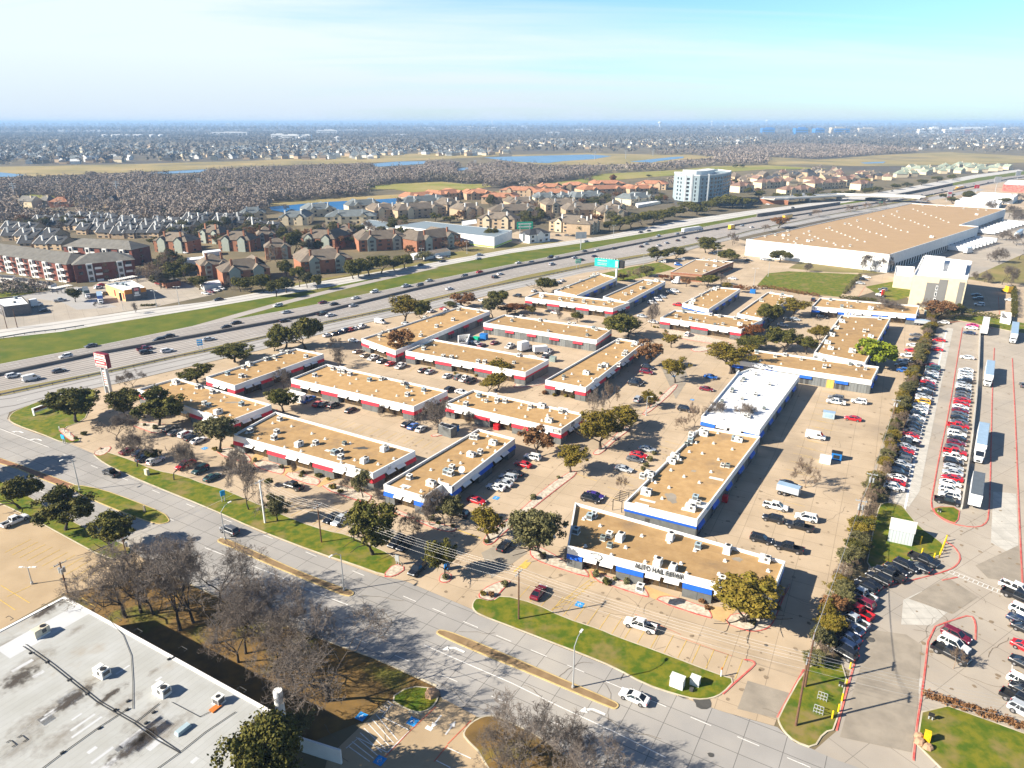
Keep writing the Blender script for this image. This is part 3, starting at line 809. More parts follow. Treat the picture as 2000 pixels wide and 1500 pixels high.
def facade_point(key, px, py, z):
    """closest spot on the building's outline to a survey point seen at height z"""
    r, p, st = BL[key]; q = G(px, py, z); best = None
    for i in range(len(p)):
        a, d, o, L = edge_frame(p, i)
        s = min(max((q - a).dot(d), 0), L); c = a + d * s
        e = (Vector((q.x, q.y, 0)) - c).length
        if best is None or e < best[0]: best = (e, c, d, o)
    return best[1], best[2], best[3], r
def facade_text(key, s, px, py, size, z=4.1, m='black', out=0.06, sx=1.0, edge=None):
    c, d, o, r = facade_point(key, px, py, z)
    if edge is not None:
        a, d, o, L = edge_frame(BL[key][1], edge)
        q = G(px, py, z); c = a + d * min(max((q - a).dot(d), 0), L)
    t = text(s, size, MATS[m], r, c + o * out + Vector((0, 0, z)), (PI / 2, 0, math.atan2(d.y, d.x)), sx=sx)
    return t
def front_edge(key):
    p = BL[key][1]; best = None
    for i in range(len(p)):
        a, d, o, L = edge_frame(p, i)
        v = -o.y * L
        if best is None or v > best[0]: best = (v, i)
    return best[1]
facade_text('M', 'AUTO HAIL REPAIR', 1284.8, 1122.4, 1.62, z=4.40, edge=front_edge('M'), out=0.05, sx=.70)  # black offset copy behind the letters, their drop shadow done in colour
facade_text('M', 'AUTO HAIL REPAIR', 1283.4, 1123, 1.45, z=4.26, m='grey_wall', edge=front_edge('M'), out=0.12, sx=.72)
e = front_edge('M'); a, d, o, L = edge_frame(BL['M'][1], e); q = G(1164, 1086, 4.2); c = a + d * (q - a).dot(d)
em = MB()
for rad, w, a0, a1 in ((1.05, 0.17, -60, 150), (0.72, 0.12, 30, 140), (0.62, 0.26, -110, -55), (0.95, 0.13, -70, -28)):
    n = 14
    for i in range(n):
        t0, t1 = [math.radians(a0 + (a1 - a0) * (i + k) / n) for k in (0, 1)]
        q4 = [c + d * (rr * 1.25 * math.cos(t)) + o * 0.07 + Vector((0, 0, 4.15 + rr * 0.75 * math.sin(t))) for rr, t in ((rad - w / 2, t0), (rad + w / 2, t0), (rad + w / 2, t1), (rad - w / 2, t1))]
        em.face([tuple(v) for v in q4])
em.build('emblem', MATS['black'], BL['M'][0])
facade_text('B1', '2', 666, 922, 1.5, edge=front_edge('B1'))
facade_text('B2', '3', 884, 955, 1.6)
facade_text('I1', '17', 1593, 602, 1.7, m='awning_blue')
for key, px, py, sx in (('C2', 1086, 842, 2.4), ('B1', 764, 914, 1.6), ('C2', 1120, 828, 1.7), ('G1', 1087, 590, 1.6), ('H1', 1320, 629, 1.0), ('H1', 1395, 638, 2.0), ('A2', 528, 728, 1.6), ('B2', 776, 963, 1.3), ('A1', 380, 815, 1.2)):
    c, d, o, r = facade_point(key, px, py, 4.2)
    b = MB(); q0 = c + o * 0.02
    wallbox(b, c, d, o, -sx / 2, sx / 2, 3.6, 4.6, 0.01, 0.09, 0)
    b.build('sign_panel', MATS['coping'] if key not in ('C2',) else MATS['dark_wall'], r)
    b2 = MB()
    for k in range(3): wallbox(b2, c, d, o, -sx * 0.38, sx * (0.38 - 0.12 * (k % 2)), 3.78 + k * 0.26, 3.90 + k * 0.26, 0.10, 0.115)
    b2.build('faded_lettering', MATS['grey_wall'] if key != 'C2' else MATS['coping'], r)
# the yellow door of J, metal doors etc
c, d, o, r = facade_point('J', 1622, 745, 2.5)
b = MB(); wallbox(b, c, d, o, -1.2, 1.2, 0.02, 3.0, 0.0, 0.05); 
mat('door_yellow', (0.62, 0.42, 0.10), 0.6, joints=(0.5, 30, 0.03, 0.7)); b.build('yellow_garage_door', MATS['door_yellow'], r)['label'] = 'yellow roll-up garage door'
# parapet pop-ups (small raised corners)
for key, px, py in (('C1', 676, 716), ('C2', 966, 768), ('C2', 1104, 797), ('D1', 1040, 697), ('B1', 683, 912), ('F1', 1160, 742), ('K', 1440, 728), ('L', 1352, 846), ('L', 1246, 998), ('H1', 1434, 640), ('A1', 400, 812), ('B2', 866, 946)):
    c, d, o, r = facade_point(key, px, py, 5)
    b = MB(); wallbox(b, c, d, o, -1.6, 1.6, 4.98, 5.45, -0.34, 0.03)
    b.build('parapet_step', MATS['white_wall'], r)

# ------------------------------------------------------------------ rooftop plant
mat('unit_white', (0.74, 0.73, 0.68), 0.6, var=0.12, scale=1.5)
mat('unit_cream', (0.66, 0.60, 0.46), 0.6, var=0.15, scale=1.5)
mat('unit_green', (0.25, 0.31, 0.29), 0.6, var=0.15, scale=1.5)
mat('unit_blue', (0.36, 0.46, 0.50), 0.6, var=0.15, scale=1.5)
mat('grille', (0.05, 0.05, 0.05), 0.6, joints=(0.12, 5, 0.05, 2.2))
def unit_proto(name, kind, m):
    r = root(name)
    cab, gr, fan, cb = MB(), MB(), MB(), MB()
    if kind == 'packaged':
        cab.box((0, 0, 0.75), (2.1, 1.3, 1.1)); cab.box((-0.5, 0, 1.33), (0.9, 1.2, 0.1)); cab.box((0.9, 0, 0.85), (0.55, 1.36, 0.7))
        gr.box((0.45, -0.662, 0.85), (0.9, 0.03, 0.62)); gr.box((1.19, 0, 0.85), (0.03, 1.0, 0.6))
        fan.tube((0.55, 0, 1.30), (0.55, 0, 1.37), 0.42, n=16)
        cb.box((0, 0, 0.1), (2.2, 1.45, 0.2))
    elif kind == 'cooler':
        cab.box((0, 0, 0.62), (1.25, 1.25, 0.95), taper=0.96); cab.box((0, 0, 1.13), (1.32, 1.32, 0.08))
        gr.box((0, -0.63, 0.62), (1.0, 0.03, 0.7)); gr.box((0.63, 0, 0.62), (0.03, 1.0, 0.7)); gr.box((-0.63, 0, 0.62), (0.03, 1.0, 0.7))
        fan.tube((0, 0, 1.17), (0, 0, 1.2), 0.35, n=14)
        cb.box((0, 0, 0.07), (1.4, 1.4, 0.14))
    elif kind == 'condenser':
        cab.box((0, 0, 0.45), (0.95, 0.95, 0.75)); cab.box((0, 0, 0.86), (1.0, 1.0, 0.07))
        for x, y, a, b_ in ((0, -0.48, .8, .02), (0, .48, .8, .02), (.48, 0, .02, .8), (-.48, 0, .02, .8)): gr.box((x, y, 0.45), (a, b_, 0.6))
        fan.tube((0, 0, 0.89), (0, 0, 0.93), 0.36, n=14)
        cb.box((0, 0, 0.04), (1.1, 1.1, 0.08))
    cab.build('cabinet', m, r); gr.build('grille', MATS['grille'], r); fan.build('fan', MATS['black'], r); cb.build('curb', MATS['coping'], r)
    KIDS[r.name] = list(r.children)
    bpy.context.view_layer.update
    return r
UP = {}
def unit(kind, m, x, y, z, rz, key, sc=1.0):
    names = {'packaged': 'rooftop_air_conditioner', 'cooler': 'rooftop_cooler', 'condenser': 'roof_condenser'}
    kd = (kind, m)
    word = {'unit_white': 'white', 'unit_cream': 'cream', 'unit_green': 'grey-green', 'unit_blue': 'blue'}[m]
    if kd not in UP: UP[kd] = o = unit_proto(names[kind], kind, MATS[m])
    else: o = copy_tree(UP[kd])
    o.location = (x, y, z); o.rotation_euler = (0, 0, rz); o.scale = (sc, sc, sc)
    d = {'packaged': f'{word} boxy air conditioner', 'cooler': f'{word} rooftop cooler', 'condenser': f'small {word} roof condenser'}[kind]
    tag(o, 'air conditioner', d, 'air conditioning units on the roofs')
    o['roof'] = key
    return o
def units(key, s, z=None):
    """s: 'px,py,kind' tokens, kinds w white packaged, c cooler white, g green condenser, b blue cooler, k cream"""
    zr = z if z is not None else ROOFS[key][2]
    for q in s.split():
        x, y, k = q.split(','); c = G(float(x), float(y), zr)
        kind, m = {'w': ('packaged', 'unit_white'), 'c': ('cooler', 'unit_white'), 'g': ('condenser', 'unit_green'), 'b': ('cooler', 'unit_blue'), 'k': ('packaged', 'unit_cream'), 's': ('condenser', 'unit_white')}[k[0]]
        rz = PARK + (PI / 2 if len(k) > 1 else 0)
        unit(kind, m, c.x, c.y, zr, rz, key, 0.95 + 0.15 * R.random())
units('M', "1152,1013,b 1160,1009,c 1125,1041,b 1178,1054,g 1190,1048,c 1191,1068,g 1211,1054,wr 1309,1053,wr 1363,1070,b 1420,1078,wr 1493,1096,w 1284,1104,wr 1314,1114,wr 1250,1152,c 1410,1136,c")
units('L', "1350,852,c 1374,850,w 1348,864,b 1340,870,g 1318,895,w 1311,904,w 1255,933,c 1268,930,w 1270,938,c 1442,862,w 1434,860,b 1411,911,s 1421,912,g 1262,965,w 1358,976,b 1348,996,w 1364,985,s")
units('K', "1476,733,s 1452,742,g 1448,746,s 1430,763,g 1428,767,s 1410,786,g 1405,791,s 1475,773,c 1503,753,s 1492,800,g 1468,806,g 1456,814,c 1449,781,s 1462,817,s")
units('B1', "547,821,c 489,844,c 541,846,c 536,858,c 584,871,wr 617,868,c 673,868,g 665,884,c 653,887,b 666,896,c 712,903,wr 751,880,wr")
units('B2', "923,856,c 930,857,c 963,868,w 920,891,w 938,885,c 883,916,c 872,925,b 880,928,c 800,935,c 842,948,w")
units('C1', "651,722,c 664,727,c 672,728,c 684,733,c 615,735,c 722,744,b 745,742,c 788,751,c 796,758,g 796,773,c 828,764,b")
units('C2', "936,775,b 910,792,c 971,784,c 987,786,c 1036,796,c 1058,796,w 1096,806,c 1072,824,w 950,785,s")
units('A1', "416,768,c 472,792,b 400,790,c 408,794,b 426,808,wr 344,750,w 387,758,c 360,745,s")
units('A2', "445,732,b 472,737,c 480,737,s 476,719,c 487,714,w 520,704,c 526,702,g 538,699,c 598,698,c 562,690,c 550,688,s")
units('D1', "826,679,g 828,683,c 882,700,c 866,698,c 934,708,c 947,709,c 1014,696,c 1004,710,s")
units('D2', "822,657,c 853,639,c 742,658,c 760,648,c 748,650,s 830,622,c 870,608,w 896,606,c 935,610,c 940,605,s 775,668,w 885,626,c")
units('E1', "1003,621,s 1018,620,c 1055,627,c 1066,627,g 1112,634,c 1121,635,c 1159,642,b 1165,645,c 1147,656,g 1071,648,s 1000,628,g")
units('F1', "1207,670,c 1240,672,w 1222,690,c 1218,694,c 1172,718,c 1182,716,w 1145,731,w 1101,737,g 1208,715,c 1235,676,s")
units('G1', "1058,580,w 1068,574,s 1094,585,c 1118,587,c 1140,590,c 1159,592,g 1180,595,s 1190,590,c")
units('G2', "1102,563,g 1110,562,c 1134,550,c 1156,542,c 1160,537,c 1168,536,c 1095,566,s")
units('G3', "1222,576,c 1234,571,c 1252,564,c 1258,563,g 1266,555,c 1272,553,c 1282,550,w")
units('H1', "1321,619,c 1335,611,g 1349,624,b 1361,627,s 1396,635,g 1412,634,s 1358,612,c 1388,616,c 1405,619,c 1436,623,c 1457,626,c 1445,635,w")
units('H2', "1354,588,w 1357,586,g 1369,578,c 1388,568,c 1402,563,c 1350,595,w 1396,566,w 1378,572,s")
units('H3', "1486,588,c 1506,572,s 1528,577,b 1532,585,c 1520,594,c 1525,580,s")
units('I1', "1622,587,b 1644,600,b 1662,600,g 1616,594,s 1675,591,s 1700,604,w")
units('I2', "1654,616,w 1644,629,w 1666,617,w 1632,642,w 1630,642,s 1624,656,w 1616,671,w 1622,682,w 1664,688,w 1668,689,s 1700,659,w 1692,672,w 1718,624,c 1688,648,c")
units('J', "1610,718,c 1478,690,b 1514,697,c 1533,695,c 1608,705,s 1660,713,g 1676,715,c 1565,703,s 1593,700,c 1690,722,s")
# little white roof vents
mat('vent_white', (0.70, 0.68, 0.63), 0.7)
def vent_proto():
    b = MB(); b.box((0, 0, 0.05), (0.75, 0.75, 0.10)); b.tube((0, 0, 0.1), (0, 0, 0.42), 0.16, n=8); b.tube((0, 0, 0.42), (0, 0, 0.55), 0.30, 0.16, n=8)
    return b.mesh('roof_vent', MATS['vent_white'])
VM = vent_proto()
def vent(key, c, z):
    o = bpy.data.objects.new('roof_vent', VM); C.objects.link(o)
    o.location = (c.x, c.y, z); o.rotation_euler = (0, 0, PARK)
    tag(o, 'roof vent', 'small white roof vent', 'small vents on the roofs'); o['roof'] = key
for key in BL:
    ph, poly, z = ROOFS[key]
    q = [Vector((*v[:2], 0)) for v in poly]
    a = min(range(len(q)), key=lambda i: -abs((q[(i + 1) % len(q)] - q[i]).length))
    A, B = q[a], q[(a + 1) % len(q)]; d = (B - A).normalized(); nn = Vector((-d.y, d.x, 0)); L = (B - A).length
    Wd = max((v - A).dot(nn) for v in q)
    near = key in ('M', 'L', 'K', 'B1', 'B2', 'C1', 'C2', 'F1', 'I2', 'A1')
    nrow = 7 if near else 4
    for row in ((0.28, 0.62, 0.84) if near else (0.35, 0.7)):
        for i in range(nrow):
            if R.random() < 0.16: continue
            c = A + d * (L * (i + 0.5 + R.uniform(-.25, .25)) / nrow) + nn * (Wd * (row + R.uniform(-.05, .05)))
            vent(key, c, z)
# dark patches and pipes on roofs (stains belong to the roof)
b = MB()
for key, px, py, rx, ry in (('B1', 706, 875, 2.6, 1.0), ('L', 1311, 972, 1.4, 3.0), ('M', 1440, 1092, 1.2, 1.0), ('L', 1355, 920, .9, 0.6), ('A1', 452, 786, 3, .7)):
    z = ROOFS[key][2]; c = G(px, py, z); o = MB()
    for k in range(14):
        t = k * 0.4488; u = 0.6 + 0.5 * R.random()
        b.v  # noqa
        o.v.append((c.x + rx * u * math.cos(t), c.y + ry * u * math.sin(t), z + 0.012))
    o.f.append(tuple(range(14))); o.m.append(0)
    o.build('roof_stain', MATS['patch_dark'] if key != 'B1' else MATS['oil'], BL[key][0])
for key, px, py, l, w_ in (('L', 1365, 985, 5, 3.2), ('L', 1399, 935, 3.4, 1.1), ('L', 1265, 978, 3.6, 0.9), ('M', 1145, 1010, 1, 1), ('B1', 668, 909, 2.6, 1.0), ('B2', 792, 950, 2.5, 1.4), ('B1', 640, 880, 1.5, 1.0)):
    z = ROOFS[key][2]; c = G(px, py, z); o = MB(); o.box((c.x, c.y, z + 0.02), (l, w_, 0.03), PARK); o.build('roof_patch', MATS['unit_white'], BL[key][0])
# satellite dish on building 3
r = root('satellite_dish', (*G(902, 925, 4.4).xy, 4.38)); b = MB()
rings = [[(rr * math.cos(t) , rr * math.sin(t), 0.25 * rr * rr) for t in [i * PI / 8 for i in range(16)]] for rr in (0.05, 0.35, 0.65, 0.85)]
b.loft(rings, cap=False)
o = b.build('dish', MATS['unit_white'], r, smooth=True); o.location = (0, 0, 1.2); o.rotation_euler = (1.0, 0, -0.3)
b = MB(); b.tube((0, 0, 0), (0, 0, 1.2), 0.06); b.box((0, 0, 0.04), (1.2, 0.9, 0.08)); b.build('mast', MATS['steel'], r)
tag(r, 'satellite dish', 'round white satellite dish on the roof of building 3', auto=False)

# ------------------------------------------------------------------ big pale roof bottom left
def simple_block(name, label, cat, corners, HT, wall, roof, par=0.4, coping='coping', group=None, rim=0.35):
    p = [(v.x, v.y) for v in pts(corners, HT)]
    if area(p) < 0: p = p[::-1]
    r = root(name); tag(r, cat, label, group, auto=False)
    w = MB(); n = len(p); i3 = inset(p, rim)
    for i in range(n):
        j = (i + 1) % n
        w.face([(*p[i], 0), (*p[j], 0), (*p[j], HT), (*p[i], HT)], 0)
        w.face([(*p[i], HT), (*p[j], HT), (*i3[j], HT), (*i3[i], HT)], 1)
        w.face([(*i3[j], HT - par), (*i3[i], HT - par), (*i3[i], HT), (*i3[j], HT)], 1)
    w.build('wall', [MATS[wall], MATS[coping]], r)
    f = MB(); f.face([(*q, HT - par + 0.01) for q in i3]); f.build('roof', MATS[roof], r)
    return r, p, i3, HT - par
mat('white_brick', (0.5, 0.5, 0.48), 0.85, var=0.15, scale=1.0, joints=(0.4, 1.0, 0.02, 0.85))
r, p, _, zr = simple_block('warehouse', 'large pale low-slope roof warehouse with soot stains', 'building', "126,1164 545,1395 340,1640 -400,1640 -400,1440", 8.0, 'white_brick', 'roof_pale', par=0.12, rim=0.5)
BLW = r
ROOFS['W'] = ('the large pale warehouse', None, zr)
units('W', "80,1240,kr 200,1318,w 317,1354,w", z=zr)
units('W', "428,1372,c", z=zr)
u = ALL[-2][0]
pi = MB()
def blot(mb, px, py, rx, ry, rot, z):
    c = G(px, py, z)
    n = 18
    pt = []
    for k in range(n):
        t = 2 * PI * k / n; u_ = 0.55 + 0.6 * R.random()
        x, y = rx * u_ * math.cos(t), ry * u_ * math.sin(t)
        pt.append((c.x + x * math.cos(rot) - y * math.sin(rot), c.y + x * math.sin(rot) + y * math.cos(rot), z))
    mb.face(pt)
SEAM = ang(G(126, 1165, 8) - G(0, 1232, 8))
def soot_mat(name, col, hard, hard2=.85):
    m = bpy.data.materials.new(name); m.use_nodes = True; nt = m.node_tree; n = nt.nodes; l = nt.links
    b_ = n['Principled BSDF']; b_.inputs['Base Color'].default_value = (*col, 1); b_.inputs['Roughness'].default_value = .9
    tcn = n.new('ShaderNodeTexCoord'); mpn = n.new('ShaderNodeMapping'); mpn.inputs['Location'].default_value = (-1, -1, 0); mpn.inputs['Scale'].default_value = (2, 2, 0); l.new(tcn.outputs['Generated'], mpn.inputs[0])
    ln = n.new('ShaderNodeVectorMath'); ln.operation = 'LENGTH'; l.new(mpn.outputs[0], ln.inputs[0])
    nz_ = n.new('ShaderNodeTexNoise'); nz_.inputs['Scale'].default_value = 0.9; nz_.inputs['Detail'].default_value = 8; l.new(tcn.outputs['Object'], nz_.inputs['Vector'])
    ad = n.new('ShaderNodeMath'); ad.operation = 'MULTIPLY_ADD'; ad.inputs[1].default_value = 1.7; l.new(nz_.outputs['Fac'], ad.inputs[0]); l.new(ln.outputs['Value'], ad.inputs[2])
    mr = n.new('ShaderNodeMapRange'); mr.inputs['From Min'].default_value = 1.62; mr.inputs['From Max'].default_value = 1.62 - hard; mr.inputs['To Max'].default_value = hard2; l.new(ad.outputs[0], mr.inputs['Value'])
    l.new(mr.outputs[0], b_.inputs['Alpha'])
    MATS[name] = m
soot_mat('soot', (0.06, 0.048, 0.038), .55); soot_mat('soot_light', (0.24, 0.19, 0.135), 1.1, .5)
def blotch(x, y, rx, ry, dz, mname):
    c = G(x, y, zr + dz); b_ = MB(); b_.v = [(-rx, -ry, 0), (rx, -ry, 0), (rx, ry, 0), (-rx, ry, 0)]; b_.f = [(0, 1, 2, 3)]; b_.m = [0]
    o_ = b_.build('roof_stain', MATS[mname], BLW); o_.location = (c.x, c.y, zr + dz); o_.rotation_euler = (0, 0, SEAM)
PATCHES = []
for x, y, a, c_ in ((38, 1324, 3.6, 2.2), (140, 1366, 4.6, 1.6), (262, 1455, 5.0, 1.6), (285, 1436, 3.0, 1.4), (90, 1192, 3.6, 1.5), (215, 1358, 3.0, .9)): blotch(x, y, a * 1.4, c_ * 1.8, .018, 'soot_light'); blotch(x, y, a, c_, .026, 'soot')
for x, y, a, c_ in ((70, 1405, 6, 3), (290, 1395, 6, 2.4), (40, 1455, 5, 2.6), (150, 1230, 2.4, 1.4), (300, 1312, 1.6, 1), (240, 1378, 5, 2), (340, 1420, 5, 2), (70, 1290, 5, 3), (180, 1330, 5, 2), (120, 1440, 6, 2.5), (10, 1260, 4, 2)): blotch(x, y, a, c_, .012, 'soot_light')
for x, y, l, w_ in ((90, 1230, 13, 4.2), (118, 1378, 4.5, .35), (104, 1392, 3.5, .35), (150, 1400, 1.4, .35), (162, 1411, 3.4, .4), (170, 1420, 4.2, .4), (240, 1308, 2.2, .35), (310, 1326, 1, .4), (302, 1454, 2.0, 1.0), (260, 1440, 3.4, 1.0), (230, 1480, 6, .8), (180, 1465, 1.2, .6), (380, 1485, 1, .6), (200, 1475, 3, .45), (44, 1300, 3, .7), (75, 1317, 1.6, .7)):
    c = G(x, y, zr); pa = MB(); pa.box((c.x, c.y, zr + 0.004), (l, w_, 0.02), SEAM); PATCHES.append(pa)
mat('roof_patch_mat', (0.52, 0.53, 0.54), 0.8, var=0.08)
[q.build('roof_patch', MATS['roof_patch_mat'], BLW) for q in PATCHES]
for s, rr in (("45,1262 100,1300 150,1340 190,1372 260,1412 300,1442 350,1470", 0.06), ("50,1258 106,1298 156,1338 196,1370 266,1410 350,1467", 0.05), ("350,1470 400,1430 460,1390", 0.05), ("350,1470 280,1520", 0.05), ("245,1387 190,1422 120,1472 70,1510", 0.05), ("310,1374 262,1412", 0.05), ("335,1371 390,1400 420,1385", 0.04), ("205,1200 240,1240 256,1280 259,1330 259,1384", 0.04)):
    q = [G(a, b_, zr + 0.12) for a, b_ in raw(s)]
    for a, b_ in zip(q, q[1:]): pi.tube(a, b_, rr, n=5)
for x, y in ((60, 1276), (92, 1294), (135, 1329), (170, 1356), (225, 1388), (250, 1370), (248, 1387), (300, 1392), (330, 1288), (338, 1286), (122, 1471), (194, 1423), (285, 1413), (224, 1389)):
    c = G(x, y, zr); pi.box((c.x, c.y, zr + 0.12), (0.5, 0.25, 0.22), SEAM)
pi.build('roof_pipe', MATS['dark_wall'], BLW)
rl = MB()
for x, y in ((172, 1176), (188, 1192), (160, 1180), (228, 1213), (268, 1235), (85, 1186), (16, 1210), (18, 1456), (40, 1446), (355, 1270), (470, 1350)):
    c = G(x, y, zr); t = Vector((math.cos(SEAM), math.sin(SEAM), 0)); n = Vector((-t.y, t.x, 0))
    q = [c - n * .7, c - n * .7 + t * .5, c + n * .7 + t * .5, c + n * .7]
    for a, b_ in zip(q, q[1:]): rl.tube(a + Vector((0, 0, .12)), b_ + Vector((0, 0, .12)), 0.05, n=5)
rl.build('roof_bracket', MATS['dark_wall'], BLW)
c = G(358, 1427, zr); sk = root('skylight_hood', (c.x, c.y, zr), SEAM); b = MB(); b.box((0, 0, .3), (2.2, .9, .5), taper=.85); b.build('hood', MATS['unit_blue'], sk)
tag(sk, 'roof hood', 'pale sloped metal hood on the large warehouse roof', auto=False)
b = MB(); b.box((0, 0, .12), (1.5, .9, .2)); mat('orange', (.55, .16, .03), .7)
o = b.build('roof_pallet', MATS['orange']); c = G(421, 1384, zr); o.location = (c.x, c.y, zr); o.rotation_euler = (0, 0, SEAM)
tag(o, 'pallet', 'flat orange rusty pallet lying beside the roof cooler', auto=False)
# round white stair tower and low white wall at the corner
b = MB(); c = G(555, 1438); b.tube((c.x, c.y, 0), (c.x, c.y, 8.4), .68, n=24); b.tube((c.x, c.y, 8.4), (c.x, c.y, 8.7), .68, .64, n=24)
o = b.build('storage_tank', MATS['white_wall'], smooth=False); tag(o, 'tank', 'round white upright tank at the corner of the pale warehouse', auto=False)
w = pts("600,1470 668,1492"); d = (w[1] - w[0]).normalized(); b = MB(); wallbox(b, w[0], d, Vector((d.y, -d.x, 0)), -2, (w[1] - w[0]).length, 0, 2.6, -.15, .15)
o = b.build('screen_wall', MATS['white_wall']); tag(o, 'wall', 'low white screen wall beside the disabled parking bays', auto=False)
for t, q in (('the large pale warehouse', G(200, 1330)), ('the hail repair building', G(1310, 1110)), ('the white-roofed building', G(1465, 785))): LM.append((t, q))
# ================================================================== VEHICLES
CARCOL = {'w': ('white', (0.78, 0.78, 0.77)), 'k': ('black', (0.012, 0.013, 0.016)), 'g': ('grey', (0.10, 0.105, 0.115)), 'l': ('silver', (0.42, 0.45, 0.48)), 'r': ('red', (0.50, 0.008, 0.015)),
          'b': ('blue', (0.015, 0.12, 0.45)), 'm': ('maroon', (0.16, 0.008, 0.025)), 'n': ('navy', (0.018, 0.035, 0.085)), 't': ('tan', (0.33, 0.27, 0.19)), 'e': ('dark teal', (0.03, 0.085, 0.085)), 'y': ('yellow', (0.75, 0.42, 0.02)), 'p': ('purple', (0.045, 0.02, 0.20)), 'q': ('magenta', (0.55, 0.01, 0.16))}
for k, (nm, c) in CARCOL.items():
    m = mat('paint_' + nm.replace(' ', '_') + '_car', c, 0.32, spec=0.5, metal=0.0, var=0.04, scale=2)
    m.node_tree.nodes['Principled BSDF'].inputs['Coat Weight'].default_value = 0.6
    m.node_tree.nodes['Principled BSDF'].inputs['Coat Roughness'].default_value = 0.08
    CARCOL[k] = (nm, m)
mat('car_glass', (0.012, 0.016, 0.022), 0.06, spec=0.8)
mat('tyre', (0.018, 0.018, 0.018), 0.9)
mat('rim', (0.38, 0.38, 0.40), 0.35, metal=0.7)
mat('headlight', (0.75, 0.77, 0.80), 0.1, spec=0.8)
mat('taillight', (0.42, 0.01, 0.012), 0.2, spec=0.7)
mat('bed_liner', (0.03, 0.03, 0.032), 0.85)
mat('trim_black', (0.02, 0.02, 0.02), 0.6)
mat('trailer_white', (0.74, 0.75, 0.75), 0.6, var=0.1, scale=0.4, joints=(50, 1.2, 0.02, 0.9))
mat('trailer_roof', (0.30, 0.42, 0.55), 0.5, var=0.15, scale=0.5)
mat('trailer_roof_dark', (0.12, 0.14, 0.16), 0.6, var=0.2, scale=0.5)
def ring(x, hw, zl, zh):
    return [(x, -hw * .9, zl), (x, -hw, zl + .16), (x, -hw, zh - .14), (x, -hw * .88, zh), (x, hw * .88, zh), (x, hw, zh - .14), (x, hw, zl + .16), (x, hw * .9, zl)]
SPEC = {
 's': dict(name='sedan', st=[(-2.42, .74, .45, .82), (-2.32, .86, .28, .98), (-1.7, .90, .20, 1.02), (0, .91, .19, .96), (1.0, .91, .20, .93), (1.8, .88, .22, .84), (2.25, .80, .28, .72), (2.4, .68, .40, .62)],
           gb=(-1.95, 1.1, .83, .95), gt=(-1.0, .28, .63, 1.40), wr=.33, wx=(1.48, -1.42), hw=.91),
 'u': dict(name='sport_utility_vehicle', st=[(-2.4, .84, .40, 1.00), (-2.32, .93, .30, 1.10), (-1.6, .96, .26, 1.12), (0, .97, .25, 1.08), (1.0, .97, .26, 1.06), (1.9, .94, .28, 1.00), (2.3, .86, .34, .88), (2.42, .74, .46, .76)],
           gb=(-2.32, 1.15, .88, 1.08), gt=(-1.95, .35, .68, 1.72), wr=.38, wx=(1.5, -1.45), hw=.97),
 'p': dict(name='pickup_truck', st=[(-0.92, .97, .34, 1.14), (-0.2, .98, .33, 1.12), (1.4, .98, .34, 1.10), (2.4, .96, .36, 1.06), (2.8, .90, .42, .98), (2.92, .80, .52, .84)],
           gb=(-0.90, 1.55, .88, 1.10), gt=(-0.72, .72, .70, 1.86), wr=.41, wx=(1.95, -1.85), hw=.98),
 'v': dict(name='delivery_van', st=[(-2.75, .94, .36, 2.22), (-2.7, .98, .32, 2.30), (0.9, .98, .32, 2.30), (1.25, .98, .32, 2.22), (1.95, .97, .32, 1.30), (2.65, .90, .36, 1.05), (2.8, .78, .48, .85)],
           gb=None, gt=None, wr=.36, wx=(1.9, -1.7), hw=.98)}
